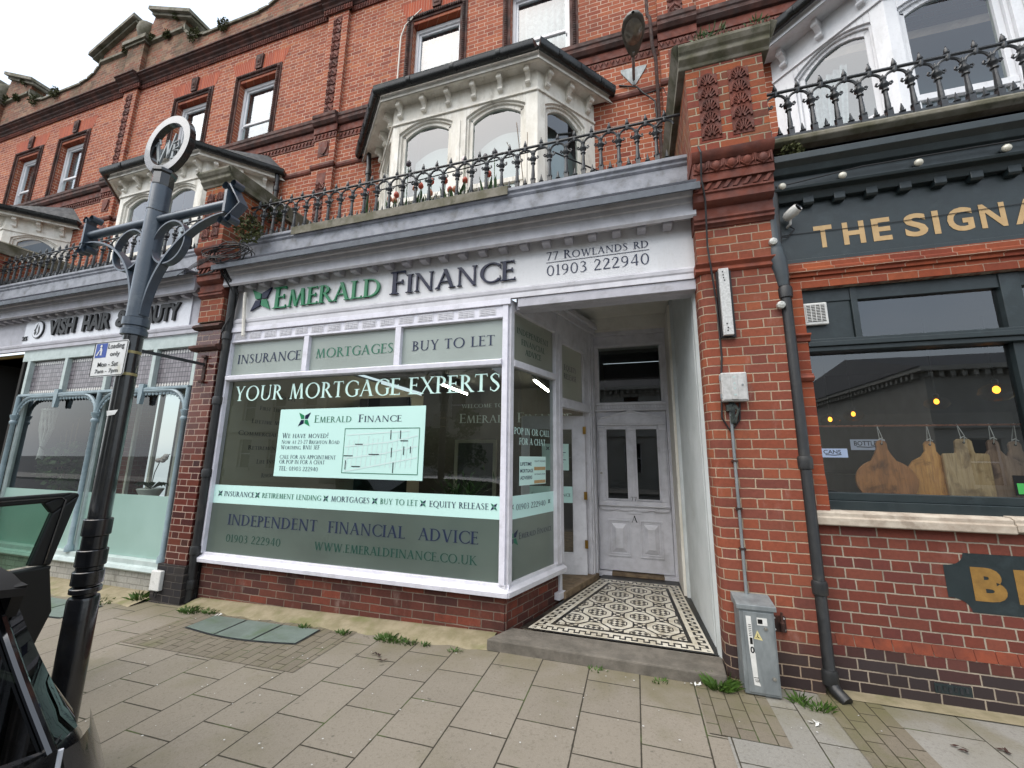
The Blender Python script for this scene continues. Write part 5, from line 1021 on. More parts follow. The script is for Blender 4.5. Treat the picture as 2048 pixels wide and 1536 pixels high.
# ---------------------------------------------------------------- balcony railings
def baluster_mesh():
    m = MB(); x = 0; y = .06
    m.box(x-.03, x+.03, y-.03, y+.03, 4.565, 4.6); m.box(x-.022, x+.022, y-.022, y+.022, 4.601, 4.665)
    m.lathe([(.03, 4.666), (.032, 4.68), (.02, 4.69), (.022, 4.72), (.017, 4.8), (.016, 4.865), (.028, 4.872), (.026, 4.885), (.018, 4.89), (.02, 4.905), (.036, 4.92), (.038, 4.93), (.02, 4.94), (.018, 4.98), (.026, 4.995), (.012, 5.015), (.004, 5.045)], (x, y, 0), 8)
    for sg in (-1, 1):
        m.tube([(x+sg*.012, y, 4.975), (x+sg*.03, y, 4.945), (x+sg*.05, y, 4.93), (x+sg*.062, y, 4.945), (x+sg*.056, y, 4.962), (x+sg*.045, y, 4.955)], .0085, 5)
    r = .08275
    m.tube([(x+.0928-r*math.cos(a), y, 4.985+.078*math.sin(a)) for a in SEG(.15, math.pi-.15, 12)], .0115, 6)
    cx = x+.0928                                        # spike over the arch crown, dwarf spike below it
    m.lathe([(.012, 5.05), (.02, 5.075), (.014, 5.105), (.022, 5.113), (.023, 5.122), (.016, 5.128), (.018, 5.14), (.008, 5.172), (.004, 5.178), (.006, 5.184), (.002, 5.19)], (cx, y, 0), 7)
    m.box(cx-.018, cx+.018, y-.012, y+.012, 4.565, 4.63); m.lathe([(.026, 4.631), (.026, 4.64), (.014, 4.645), (.016, 4.66), (.003, 4.72)], (cx, y, 0), 6)
    return m
def railing(x0, x1, label):
    t = thing('balcony_railing', label, 'railing', ((x0+x1)/2, .06, 4.56), 'iron railings along the balconies')
    r = MB(); r.tube([(x0, .06, 5.092), (x1, .06, 5.092)], .015, 8); r.build('top_rail', M['iron'], t, smooth=True)
    b = MB(); b.box(x0, x1, .05, .07, 4.6, 4.622); b.build('bottom_rail', M['iron'], t)
    first = None; n = int((x1-x0)/.1855)
    for i in range(n):
        x = x0+.06+i*.1855
        if first is None:
            first = baluster_mesh(); 
            for k, v in enumerate(first.v): first.v[k] = (v[0]+x, v[1], v[2])
            first = first.build('baluster', M['iron'], t, smooth=True); continue
        c = first.copy(); COL.objects.link(c); c.parent = t; c.location = (i*.1855, 0, 0)
    return t
railing(-5.1, .58, 'black iron balcony railing with tulips behind it above the finance shop')
railing(-11.12, -5.62, 'black iron balcony railing above the salon, behind the fingerpost')
railing(1.27, 6.8, 'black iron balcony railing above the dark pub fascia')
for nm, x, lab in (('stay_rod', 0, 'thin black stay rod running from the bay to the finance shop balcony railing'),):
    s = MB(); s.tube([(-3.05, .12, 5.0), (-.8, .1, 5.08)], .007, 6); s.tube([(-.75, .12, 5.03), (.15, .5, 4.66)], .009, 6); tag(s.build(nm, M['cable']), lab, 'rod')
# ---------------------------------------------------------------- pipes, cables and boxes
def pipe(name, label, pts, r, m, collars=(), cat='drainpipe', group=None, shoe=None, hopper=None):
    t = thing(name, label, cat, pts[-1], group)
    p = MB(); p.tube(pts, r, 14); p.build('pipe', M[m], t, smooth=True)
    c = MB()
    for z in collars:
        k = next((Vector(a).lerp(Vector(b), (z-a[2])/(b[2]-a[2])) for a, b in zip(pts, pts[1:]) if min(a[2], b[2]) <= z <= max(a[2], b[2]) and a[2] != b[2]), None)
        if k: c.lathe([(r+.002, -.05), (r+.012, -.045), (r+.014, .03), (r+.008, .05), (r+.001, .052)], tuple(k), 14)
    if collars: c.build('collar', M[m], t, smooth=True)
    return t
t = pipe('drainpipe', 'black drainpipe beside the pub window with an open shoe at the pavement', [(1.255, -.09, 4.0), (1.24, -.09, 3.42), (1.255, -.09, 3.3), (1.262, -.09, 3.12), (1.255, -.09, .12), (1.27, -.12, .06), (1.31, -.19, .02)], .041, 'pipe_black', (3.02, 1.62, .72, .13))
p = MB(); p.tube([(1.225, -.09, 4.0), (1.225, -.09, 3.45)], .048, 12); p.lathe([(.05, 3.4), (.056, 3.42), (.056, 3.45), (.05, 3.47)], (1.225, -.09, 0), 14); p.tube([(1.225, -.09, 3.42), (1.235, -.09, 3.32), (1.25, -.09, 3.2), (1.256, -.09, 3.08)], [.06, .068, .055, .042], 14); p.build('upper_pipe', M['pipe_grey'], t, smooth=True)
pipe('drainpipe', 'black drainpipe between the glazed pillar and the finance shop window', [(-4.95, -.12, 4.1), (-5.0, -.1, 3.75), (-5.05, -.06, 3.2), (-5.068, -.05, 2.6), (-5.068, -.05, .1), (-5.06, -.06, gz(-5, 0)+.01)], .046, 'pipe_black', (3.15, 2.3, 1.4, .5, .12))
pipe('drainpipe', 'black downpipe from the left corner of the tulip balcony bay', [(-4.3, 1.38, 7.0), (-4.27, 1.38, 6.9), (-4.26, 1.4, 6.6), (-4.26, 1.4, 4.5)], .04, 'pipe_black', (6.5, 5.4))
pipe('drainpipe', 'black downpipe from the right corner of the salon bay window', [(-6.35, 1.38, 7.0), (-6.33, 1.4, 6.8), (-6.33, 1.4, 4.5)], .04, 'pipe_black', (6.6, 5.6))
pipe('drainpipe', 'rusty red pipe on the brick wall under the wall lamp', [(.43, 1.4, 9.6), (.44, 1.4, 8.1), (.47, 1.37, 8.0), (.48, 1.36, 7.5), (.52, 1.4, 7.3), (.515, 1.4, 4.5)], .024, 'rust', (6.2, 4.7), 'pipe')
pc = MB(); pts = [(-5.05, -.3, 4.1), (-5.02, -.22, 3.95), (-4.96, -.08, 3.7), (-5.0, -.06, 3.45), (-5.06, -.12, 3.2)]
for k in range(7): pc.tube([(a+.03*math.sin(k*2.1+i), b-.015*(k % 3), c+.02*math.cos(k*1.3+i)) for i, (a, b, c) in enumerate(pts)], .006, 5)
rr = random.Random(5)
for k in range(9):
    a0 = rr.random()*6; rx, rz = .26+.1*rr.random(), .07+.04*rr.random(); pc.tube([(-4.84+rx*math.cos(a), -.32+.06*math.sin(a*1.3+k)-.01*k, 4.12+.012*k*.5+rz*math.sin(a)) for a in SEG(a0, a0+6.1, 26)], .0065, 5)
for k in range(6): pc.tube([(-5.1-.05*k, -.33, 4.15), (-5.3-.04*k, -.38-.02*k, 4.02-.03*k), (-5.36+.05*k, -.34, 3.9), (-5.1, -.3, 3.98)], .004, 5)
tag(pc.build('cable_coil', M['cable']), 'tangled coil of black cables at the left end of the finance shop cornice', 'cable coil')
pc = MB(); pc.tube([(.655, -.3, 4.4), (.665, -.345, 4.3), (.665, -.27, 4.1), (.69, -.23, 3.9), (.69, -.16, 3.5), (.7, -.16, 3.34), (.735, -.105, 3.0), (.74, -.104, 2.5), (.72, -.106, 2.3), (.71, -.12, 2.12)], .008, 6); pc.tube([(.71, -.12, 2.15), (.7, -.115, 1.98), (.76, -.11, 1.86), (.83, -.115, 1.96), (.84, -.12, 2.1)], .008, 6)
tag(pc.build('cable', M['cable']), 'dark cable clipped down the red brick pillar to the meter box', 'cable')
pc = MB(); pc.tube([(-.0, 1.49, 7.1), (.25, 1.47, 6.98), (.33, 1.44, 6.82), (.42, 1.44, 6.72), (.48, 1.42, 6.62), (.49, 1.4, 6.1)], .012, 6); pc.tube([(.34, 1.44, 6.8), (.6, 1.43, 6.82), (.66, 1.44, 6.6), (.66, 1.45, 5.2)], .008, 6); tag(pc.build('cable', M['cable']), 'loose black cable looping below the wall lamp', 'cable')
pc = MB(); pc.tube([(-1.1, .9, 5.5), (-1.08, .6, 5.9), (-1.1, .4, 5.5)], .004, 5); 
pc = MB(); pc.tube([(-3.78, 1.47, 9.55), (-3.85, 1.46, 9.3), (-3.86, 1.46, 8.0)], .014, 6); pc.tube([(-3.78, 1.47, 9.55), (-3.62, 1.46, 9.66), (-3.45, 1.47, 9.8)], .012, 6); tag(pc.build('cable', M['white_old']), 'white cable beside the upper window over the tulip bay', 'cable')
# pillar fittings
t = thing('light_fitting', 'tall speckled white strip on a black backing on the brick pillar', 'light fitting', (.795, -.12, 2.67))
b = MB(); b.box(.745, .862, -.125, -.1005, 2.66, 3.262); b.build('backing', M['black'], t)
b = MB(); b.box(.76, .838, -.165, -.126, 2.672, 3.272); b.build('cover', mat('speckled white', 'c3c4c2', 'a9aaa8', .5, sc=60, bump=.1, dirt='8e8e8a', dirt_amt=.5, dirt_sc=30), t, bevel=.004)
b = MB(); [b.lathe([(.006, -.168), (.006, -.1655)], (x, 0, z), 8, 'y') for x, z in ((.79, 3.24), (.793, 3.21), (.795, 3.185), (.8, 3.16), (.79, 2.77), (.797, 2.735), (.793, 2.71))]; b.build('screw_hole', M['black'], t)
t = thing('meter_box', 'square white plastic meter box on the brick pillar', 'box', (.8, -.12, 2.1))
b = MB(); b.box(.705, .897, -.18, -.101, 2.105, 2.345); b.build('case', M['plastic_grey'], t, bevel=.01)
b = MB(); b.box(.715, .887, -.186, -.1805, 2.118, 2.335); b.box(.775, .822, -.19, -.1865, 2.12, 2.333); b.build('door', M['plastic_grey'], t, bevel=.003)
b = MB(); b.lathe([(.008, -.19), (.008, -.1865)], (.858, 0, 2.238), 10, 'y'); b.box(.695, .7045, -.17, -.15, 2.28, 2.32); b.box(.695, .7045, -.17, -.15, 2.13, 2.17); b.build('lock', M['galv'], t)
b = MB(); sans(b, '101', Plane((0, -.1905, 0), (0, 0, -1), (1, 0, 0)), -2.31, -2.15, .79, .81, .001); b.build('marker_lettering', M['pale_grey'], t, fix=False)
b = MB(); rr = random.Random(2)
for k in range(9): b.tube([(.76+.03*rr.random(), -.13, 2.1), (.74+.09*rr.random(), -.15, 2.04), (.77+.04*rr.random(), -.14, 1.94)], .007, 5)
b.box(.735, .775, -.15, -.105, 2.03, 2.08); b.box(.76, .8, -.14, -.105, 1.93, 1.99); tag(b.build('wire_tails', mat('wire tails', '39423b', '14171a', .6, sc=40)), 'bundle of exposed dark wires hanging under the meter box', 'wires')
t = thing('conduit', 'thin grey metal conduit running from the meter box down to the steel cabinet', 'conduit', (.765, -.115, .6))
b = MB(); b.tube([(.768, -.118, 2.1), (.767, -.118, .6)], .0115, 10); b.build('pipe', M['galv'], t, smooth=True)
b = MB()
for z in (1.62, 1.25, .95): b.box(.745, .79, -.132, -.1005, z, z+.014)
b.build('clip', M['rust'], t)
t = thing('service_cabinet', 'small galvanised steel cabinet with a number ten label at the pillar foot', 'cabinet', (.79, -.2, 0))
b = MB(); b.prism([(.675, -.27, .02), (.9, -.27, .02), (.9, -.1, .02), (.675, -.1, .02)], (0, 0, .55)); b.box(.69, .885, -.25, -.1, -.03, .019); b.build('case', M['galv'], t, bevel=.005)
b = MB(); b.prism([(.66, -.285, .572), (.66, -.285, .605), (.66, -.08, .64), (.66, -.08, .572)], (.255, 0, 0)); b.build('lid', M['galv'], t, bevel=.004)
b = MB(); b.box(.7, .89, -.2765, -.2705, .035, .558); b.build('door', M['galv'], t, bevel=.003)
CP = Plane((0, -.277, 0))
b = MB(); b.add([CP.at(x, z, .001) for x, z in ((.715, .53), (.748, .53), (.752, .3), (.758, .285), (.762, .13), (.775, .08), (.735, .085), (.722, .3))], [tuple(range(8))])
quad(b, CP, .785, .85, .475, .525, .001); b.build('label', M['plastic_white'], t, fix=False)
b = MB(); sans(b, '1', CP, .73, .747, .345, .388, .002, 0, .0); sans(b, '0', CP, .728, .754, .287, .33, .002, 0, .03); [quad(b, CP, .727, .745, .47-.012*i, .474-.012*i, .002) for i in range(7)]; quad(b, CP, .79, .82, .485, .515, .002); quad(b, CP, .735, .765, .13, .134, .002); sans(b, 'SSE', CP, .742, .77, .105, .122, .002); b.build('label_lettering', M['black'], t, fix=False)
b = MB(); b.add([CP.at(x, z, .001) for x, z in ((.757, .383), (.812, .376), (.782, .44))], [(0, 1, 2)]); b.build('warning_triangle', flat('faded yellow', 'c9bd86', .5), t, fix=False)
b = MB(); [b.add([CP.at(x, z, .003) for x, z in q], [tuple(range(len(q)))]) for q in (((.778, .425), (.786, .41), (.78, .405), (.79, .392), (.783, .39), (.776, .404), (.782, .409)), ((.79, .398), (.797, .39), (.794, .388)), ((.77, .4), (.774, .39), (.768, .389)))]; b.build('warning_figure', M['black'], t, fix=False)
b = MB(); b.lathe([(.012, -.284), (.012, -.277), (.004, -.285)], (.862, 0, .14), 10, 'y'); b.lathe([(.012, -.284), (.012, -.277), (.004, -.285)], (.836, 0, .455), 10, 'y'); b.build('bolt', M['steel'], t)
t = thing('gate_pintle', 'rusty iron gate pintle bolted to the brick pillar above the cabinet side', 'bracket', (.97, -.11, .4))
b = MB(); b.box(.925, 1.015, -.108, -.1005, .39, .5); b.build('plate', M['rust'], t, bevel=.002)
b = MB(); b.lathe([(.016, .4), (.018, .46), (.012, .465), (.009, .47), (.008, .53)], (.985, -.128, 0), 10); b.build('pin', M['rust'], t, smooth=True)
b = MB(); [b.lathe([(.007, -.113), (.007, -.108)], (x, 0, z), 8, 'y') for x in (.94, 1.002) for z in (.405, .485)]; b.build('bolt', M['plastic_grey'], t)
t = thing('utility_box', 'small pale grey box low on the glazed pillar plinth', 'box', (-5.45, -.17, .1))
b = MB(); b.box(-5.53, -5.37, -.2, -.1505, .05, .27); b.build('case', M['plastic_white'], t, bevel=.01); b = MB(); b.tube([(-5.46, -.17, .05), (-5.47, -.18, -.02), (-5.43, -.18, -.03), (-5.42, -.17, .05)], .006, 5); b.build('cable', M['cable'], t)
t = thing('hanging_sign_bracket', 'black iron sign arm projecting from the glazed pillar', 'bracket', (-5.31, -.12, 2.7))
b = MB(); b.box(-5.335, -5.285, -.115, -.1005, 2.53, 2.89); b.build('wall_plate', M['rust'], t, bevel=.003); b = MB(); b.box(-5.32, -5.3, -.95, -.116, 2.755, 2.79); b.build('arm', M['iron'], t)
b = MB(); [b.box(-5.345, -5.275, -.14, -.1155, z, z+.03) for z in (2.53, 2.86)]; b.build('clamp', M['rust'], t)
t = thing('wall_conduit', 'short white plastic pipe hanging at the left end of the finance shop fascia', 'pipe', (-4.8, -.03, 3.1))
b = MB(); b.tube([(-4.9, -.02, 3.74), (-4.85, -.05, 3.73), (-4.84, -.06, 3.66), (-4.765, -.07, 3.13)], .02, 8); b.build('pipe', M['white_old'], t, smooth=True)
# pub front fittings
for i, (x, z) in enumerate(((1.32, 3.978), (1.76, 3.991), (2.271, 3.997), (2.808, 4.0), (3.36, 4.0))):
    if i == 0:
        b0 = thing('fascia_bulb', None, 'light bulb', (x, -.1, z), 'round bulbs along the pub fascia')
        b = MB(); b.lathe([(.02, -.095), (.024, -.11), (.02, -.115)], (x, 0, z), 12, 'y'); b.build('holder', M['pub_green'], b0)
        b = MB(); b.ell((x, -.135, z), (.03, .024, .03), 12, 8); b.build('globe', mat('pearl glass', 'c9c6b8', 'b8b4a4', .15, sc=30, bump=.0, coat=.5), b0, smooth=True); bb = b0
    else: bb = copy_tree(b0); bb.location.x += x-1.32; bb.location.z += z-3.978
    bb['label'] = ['round pearl bulb at the left end of the pub fascia, nearest the pillar', 'second round bulb from the pillar on the pub fascia moulding', 'third round bulb from the pillar on the pub fascia moulding', 'fourth round bulb from the pillar, near the photo edge', 'fifth pub fascia bulb, beyond the photo edge'][i]
for x, y, z, lab in ((1.20, -.15, 3.47, 'small round glass lamp clipped to the grey upper drainpipe'), (1.205, -.15, 2.9, 'small round glass lamp on the black drainpipe beside the vent')):
    b = MB(); b.lathe([(.03, y+.03), (.034, y+.01), (.03, y-.008), (.012, y-.014)], (x, 0, z), 16, 'y'); tag(b.build('pipe_lamp', mat('clouded lens', 'b9b9b2', '85857e', .12, sc=60, bump=.1, coat=1.), smooth=True), lab, 'lamp')
b = MB(); b.box(1.275, 1.32, -.06, .0, 2.94, 3.03); tag(b.build('junction_box', M['black'], bevel=.012), 'small black rounded box on the brick jamb right of the drainpipe', 'box')
t = thing('security_camera', 'white bullet security camera on the pub fascia', 'camera', (1.4, -.05, 3.75))
ax = Vector((.5, -.75, .22)).normalized(); b = MB(); o = Vector((1.375, -.09, 3.735)); s1 = ax.cross(Vector((0, 0, 1))).normalized(); s2 = s1.cross(ax)
prof = [(.004, -.06), (.03, -.055), (.042, -.03), (.045, .02), (.042, .06), (.036, .075)]
b.strip([[o+ax*h+(s1*math.cos(a)+s2*math.sin(a))*r for a in SEG(0, 2*math.pi, 16)] for r, h in prof]); b.build('housing', M['plastic_white'], t, smooth=True)
b = MB(); b.strip([[o+ax*h+(s1*math.cos(a)+s2*math.sin(a))*r for a in SEG(0, 2*math.pi, 16)] for r, h in ((.036, .0752), (.03, .07), (.001, .0705))]); b.build('lens', M['car_gloss'], t, smooth=True)
b = MB(); b.tube([o+Vector((0, .02, -.035)), o+Vector((.0, .04, -.075)), o+Vector((-.01, .085, -.08))], .011, 8); b.build('bracket', M['plastic_white'], t, smooth=True)
b = MB(); b.tube([o+Vector((0, .06, -.08)), (1.41, -.03, 3.62), (1.36, -.02, 3.56), (1.3, -.04, 3.55)], .006, 6); b.build('cable', M['cable'], t)
b = MB(); b.tube([(1.3, -.06, 4.2), (1.27, -.08, 4.0), (1.29, -.05, 3.7), (1.28, -.06, 3.3)], .007, 6); b.tube([(1.3, -.12, 3.99), (1.9, -.135, 4.045), (2.6, -.135, 4.05), (3.4, -.135, 4.05)], .006, 6); tag(b.build('cable', M['cable']), 'black cable along the pub fascia feeding the bulbs', 'cable')
b = MB(); b.tube([(1.3, -.006, 3.585), (2.0, -.008, 3.575), (3.2, -.008, 3.6)], .0025, 4); tag(b.build('cable', M['cable']), 'hair-thin black wire across the gilt pub letters', 'cable')
# wall lamp above
t = thing('wall_lamp', 'grey street lantern on a steel plate on the upper brick wall', 'lamp', (.21, 1.4, 7.2))
b = MB(); b.prism([(.03, 1.488, 7.36), (.4, 1.488, 7.345), (.39, 1.488, 7.3), (.235, 1.488, 7.05), (.19, 1.488, 7.05), (.03, 1.488, 7.31)], (0, .011, 0)); b.build('wall_plate', M['galv'], t, bevel=.004)
b = MB(); b.tube([(.21, 1.47, 7.12), (.207, 1.35, 7.09), (.205, 1.2, 7.075), (.205, 1.0, 7.08)], .022, 8); b.build('arm', M['galv'], t, smooth=True)
rows = []
for s, w, hh in ((0, .03, .03), (.05, .07, .05), (.16, .105, .075), (.3, .14, .1), (.42, .15, .11), (.54, .125, .095), (.6, .08, .06), (.625, .02, .02)):
    rows.append([(.207+w*math.cos(a), 1.06-s*.72, 7.07+.25*s+(hh*math.sin(a) if math.sin(a) > 0 else .02*math.sin(a))) for a in SEG(0, 2*math.pi, 20)])
b = MB(); b.strip(rows); b.build('head', mat('lamp casing', '59554d', '45423c', .5, sc=9, bump=.2, dirt='2e2c28', dirt_amt=.5), t, smooth=True)
b = MB(); b.strip([[(.207+r*.115*math.cos(a), .79+r*.14*math.sin(a), 7.16-.347*r*.14*math.sin(a)-.045*(1-r*r)-.02) for a in SEG(0, 2*math.pi, 20)] for r in (1, .8, .5, .01)]); b.build('bowl', mat('lamp bowl', '6e6659', '57524a', .15, sc=9, coat=.6), t, smooth=True)
b = MB(); b.box(.0, .03, 1.45, 1.4999, 7.28, 7.34); 
# ---------------------------------------------------------------- pub ground floor
w = MB(); holes_wall(w, 1.225, 7.0, -.3, 3.17, .0, .25, [(1.41, 4.6, 1.26, 3.075)]); w.build('pub_wall', M['brick_pub'], HP)
lt = MB(); lt.px([(-.001, 3.171), (-.03, 3.175), (-.03, 3.2), (-.05, 3.21), (-.05, 3.235), (-.035, 3.25), (-.035, 3.3), (-.001, 3.3)], 1.3, 7.); lt.box(1.3, 4.75, -.012, -.001, 3.076, 3.17); lt.build('lintel_band', M['brick_rubbed'], HP)
jb = MB(); jb.box(1.3, 1.41, -.015, -.001, 1.262, 3.075); jb.box(1.3, 1.412, -.026, -.0155, 1.262, 1.49); jb.px([(-.016, 1.491), (-.026, 1.491), (-.016, 1.54)], 1.3, 1.41); jb.build('jamb', M['brick_rubbed'], HP)
cp = MB(); cp.px([(0, 2.6), (-.03, 2.61), (-.035, 2.64), (-.06, 2.655), (-.06, 2.67), (0, 2.675)], 1.285, 1.425); cp.px([(0, 2.27), (-.03, 2.275), (-.05, 2.3), (-.035, 2.32), (-.035, 2.335), (0, 2.34)], 1.285, 1.415); cp.build('jamb_cap', M['terra_bright'], HP, bevel=.004)
sl_ = MB(); sl_.px([(.2, 1.158), (-.06, 1.158), (-.07, 1.165), (-.07, 1.215), (-.055, 1.222), (-.055, 1.25), (-.03, 1.262), (.2, 1.275)], 1.285, 2.455); sl_.px([(.2, 1.17), (-.062, 1.17), (-.072, 1.18), (-.072, 1.222), (-.057, 1.23), (-.057, 1.255), (-.03, 1.27), (.2, 1.28)], 2.458, 4.8); sl_.build('window_sill', M['stone_sill'], HP, bevel=.004)
pf = MB()
for q in ((1.411, 4.6, .03, .12, 1.263, 1.335), (1.411, 4.6, .05, .12, 1.336, 1.395), (1.411, 1.425, .05, .12, 1.395, 2.52), (2.72, 2.84, .04, .12, 1.395, 3.07), (4.55, 4.6, .05, .12, 1.395, 3.07), (1.411, 4.6, .0, .12, 2.522, 2.56), (1.411, 4.6, -.02, .12, 2.561, 2.6), (1.411, 4.6, .01, .12, 2.601, 2.63),
    (1.77, 1.815, .04, .12, 2.631, 3.07), (1.411, 4.6, .05, .12, 2.96, 3.074), (1.411, 1.77, .06, .1, 2.631, 2.99)): pf.box(*q)
pfo = pf.build('pub_window', M['pub_green'], HP, bevel=.004)
PW = Plane((0, .085, 0)); panes('pane', M['glass_pub'], PW, [(1.425, 2.72, 1.395, 2.52), (2.84, 4.55, 1.395, 2.52), (1.815, 2.72, 2.631, 2.96), (2.84, 4.55, 2.631, 2.96)], 0, pfo)
ab = MB(); ab.box(1.895, 2.095, -.004, -.0005, .09, .15); ab.build('air_brick', M['pub_green'], HP)
ag = MB(); [ag.box(1.91+i*.03, 1.925+i*.03, -.008, -.0045, .1+(i % 2)*.012, .135+(i % 2)*.006) for i in range(6)]; ag.build('air_brick_grating', M['iron'], HP)
tr = MB()
for i in range(18):
    x = 1.36+i*.113
    if x < 4: tr.prism([(x, -.003, .315), (x+.108, -.003, .315), (x+.098, -.003, .392), (x-.01, -.003, .392)], (0, .002, 0))
tr.build('splayed_brick_course', M['terra_bright'], HP)
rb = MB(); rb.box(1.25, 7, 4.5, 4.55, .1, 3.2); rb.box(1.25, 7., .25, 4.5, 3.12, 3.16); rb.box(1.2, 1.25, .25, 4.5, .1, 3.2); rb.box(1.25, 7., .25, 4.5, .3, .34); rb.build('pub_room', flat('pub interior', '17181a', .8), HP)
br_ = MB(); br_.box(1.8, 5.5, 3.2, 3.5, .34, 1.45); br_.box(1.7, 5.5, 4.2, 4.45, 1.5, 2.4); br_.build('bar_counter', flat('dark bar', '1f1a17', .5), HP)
t = thing('extractor_vent', 'square white slatted extractor vent in the pub window corner', 'vent', (1.5, .04, 2.85))
b = MB(); b.box(1.416, 1.592, .02, .0595, 2.758, 2.952); b.build('frame', M['plastic_white'], t, bevel=.01)
b = MB(); b.box(1.436, 1.572, .018, .0199, 2.785, 2.935); b.build('recess', M['black'], t)
b = MB(); [b.box(1.436, 1.572, .012, .0175, 2.79+i*.0136, 2.7945+i*.0136) for i in range(11)]; [b.box(1.436+.034*k-.002, 1.436+.034*k+.002, .011, .0175, 2.785, 2.935) for k in range(5)]; b.build('slat', M['plastic_white'], t)
rd = MB(); rd.tube([(1.43, .17, 1.92), (4.5, .17, 1.92)], .0075, 8); tag(rd.build('hanging_rail', mat('copper rail', 'a8684d', '8d5540', .3, .8, sc=30), smooth=True), 'thin copper rail across the pub window holding the chopping boards', 'rail')
def board(kind, x, ztop, y, m, label):
    t = thing('chopping_board', label, 'chopping board', (x, y, ztop), 'wooden boards hanging in the pub window')
    if kind == 'round': o = [(x+.2*math.sin(a), ztop-.32-.2*math.cos(a)*.86) for a in SEG(.0, 2.72, 26)]; prof = [(p[0]-x, p[1]) for p in o]+[(.05, ztop-.105), (.036, ztop-.07), (.036, ztop-.03), (.026, ztop-.008), (0, ztop)]; prof[0] = (0, prof[0][1])
    elif kind == 'paddle': prof = [(0, 1.36), (.145, 1.36), (.15, ztop-.2), (.12, ztop-.155), (.06, ztop-.12), (.034, ztop-.08), (.034, ztop-.025), (.02, ztop-.004), (0, ztop)]
    else: prof = [(0, 1.36), (.135, 1.36), (.138, ztop-.125), (.13, ztop-.112), (.06, ztop-.11), (.055, ztop-.095), (.05, ztop-.02), (.035, ztop-.004), (0, ztop)]
    P = [(x+a, z) for a, z in prof]+[(x-a, z) for a, z in prof[::-1] if a > 1e-6]
    b = MB(); b.py(P, y, y+.022); bo = b.build('board', M[m], t, bevel=.004)
    h = MB(); h.tube([(x, y-.004, ztop-.03), (x+.006, y-.01, ztop+.02), (x-.004, .17, 1.926), (x, .178, 1.93), (x+.004, y+.026, ztop+.01), (x, y+.026, ztop-.03)], .0025, 5); h.tube([(x-.02, y-.006, ztop+.004), (x, y-.01, ztop+.015), (x+.02, y-.006, ztop+.0)], .004, 5); h.build('string', M['plastic_grey'], t)
    hl = MB(); hl.lathe([(.009, y-.0012), (.009, y-.0006)], (x, 0, ztop-.03), 10, 'y'); hl.build('hole', M['black'], t)
board('round', 1.88, 1.805, .15, 'wood_a', 'large round brown chopping board, leftmost in the pub window')
board('paddle', 2.2, 1.8, .178, 'wood_b', 'golden paddle board, second from the left in the pub window')
board('square', 2.385, 1.815, .14, 'wood_c', 'pale square board with a cut-out handle, third in the pub window')
board('paddle', 2.575, 1.81, .168, 'wood_d', 'greyish paddle board, fourth in the pub window')
board('round', 2.72, 1.8, .2, 'wood_d', 'brown round board, rightmost in the pub window behind the green sticker')
st_ = thing('hygiene_sticker', 'dark card with a bright green panel low in the pub window corner', 'sticker', (2.66, .08, 1.42))
b = MB(); quad(b, PW, 2.585, 2.74, 1.41, 1.55, .004); b.build('card', M['black'], st_, fix=False); b = MB(); quad(b, PW, 2.6, 2.72, 1.42, 1.495, .006); b.build('green_panel', flat('bright green', '3f9a4c', .5), st_, fix=False)
def pendant(x, y, z, r, label):
    t = thing('pendant_lamp', label, 'pendant lamp', (x, y, z), 'glass pendant lamps inside the pub')
    b = MB(); b.tube([(x, y, z+r*.6), (x, y, 3.1)], .006, 5); b.lathe([(.02, z+r*.45), (.024, z+r*.8), (.012, z+r*.9)], (x, y, 0), 10); b.build('flex', M['black'], t)
    b = MB(); b.lathe([(r*.25, z+r*.6), (r*.85, z+r*.25), (r, z-.02), (r*.8, z-r*.45), (r*.45, z-r*.7)], (x, y, 0), 18, cap=False)
    k = NT('amber ribbed glass'); k.n.remove(k.p); tr_ = k.n.new('ShaderNodeBsdfTransparent'); tr_.inputs[0].default_value = (.78, .6, .33, 1); gl_ = k.n.new('ShaderNodeBsdfGlossy'); gl_.inputs['Roughness'].default_value = .15; gl_.inputs['Color'].default_value = (.9, .7, .4, 1); m_ = k.n.new('ShaderNodeMixShader'); m_.inputs[0].default_value = .12; k.l.new(tr_.outputs[0], m_.inputs[1]); k.l.new(gl_.outputs[0], m_.inputs[2]); k.l.new(m_.outputs[0], k.out.inputs['Surface'])
    b.build('shade', k.m, t, smooth=True)
    b = MB(); b.ell((x, y, z+r*.1), (r*.2, r*.2, r*.28), 10, 8); b.build('bulb', flat('warm filament', 'ffb347', .4, emit=4.), t, smooth=True)
pendant(3.42, 1.3, 2.33, .135, 'large amber glass pendant lamp near the right edge of the pub window')
pendant(2.94, 1.3, 2.23, .1, 'amber glass pendant lamp in the middle of the pub window')
pendant(2.93, 2.9, 2.27, .12, 'small far pendant lamp glowing behind the round board')
pendant(2.65, 2.9, 2.2, .12, 'faint far pendant lamp at the left side of the pub window')
def lit_sign(txt, x0, x1, z0, z1, y, m, label, e):
    t = thing('menu_sign', label, 'sign', (x0, y, z0)); b = MB(); b.box(x0, x1, y, y+.02, z0, z1); b.build('panel', flat('backlit panel '+txt, m, .5, emit=e), t)
    L = MB(); sans(L, txt, Plane((0, y, 0)), x0+.08*(x1-x0), x0+.75*(x1-x0), z0+.4*(z1-z0), z0+.85*(z1-z0), .004, 0, .02); L.tube([(x0+.15*(x1-x0), y-.003, z0+.3*(z1-z0)), (x0+.5*(x1-x0), y-.003, z0+.25*(z1-z0)), (x0+.75*(x1-x0), y-.003, z0+.33*(z1-z0))], .008, 4); L.build('lettering', M['navy'], t, fix=False)
lit_sign('BOTTLE', 2.6, 2.95, 1.775, 1.905, 2.3, '8d96a8', 'grey blue BOTTLE sign inside the pub behind the round board', .35)
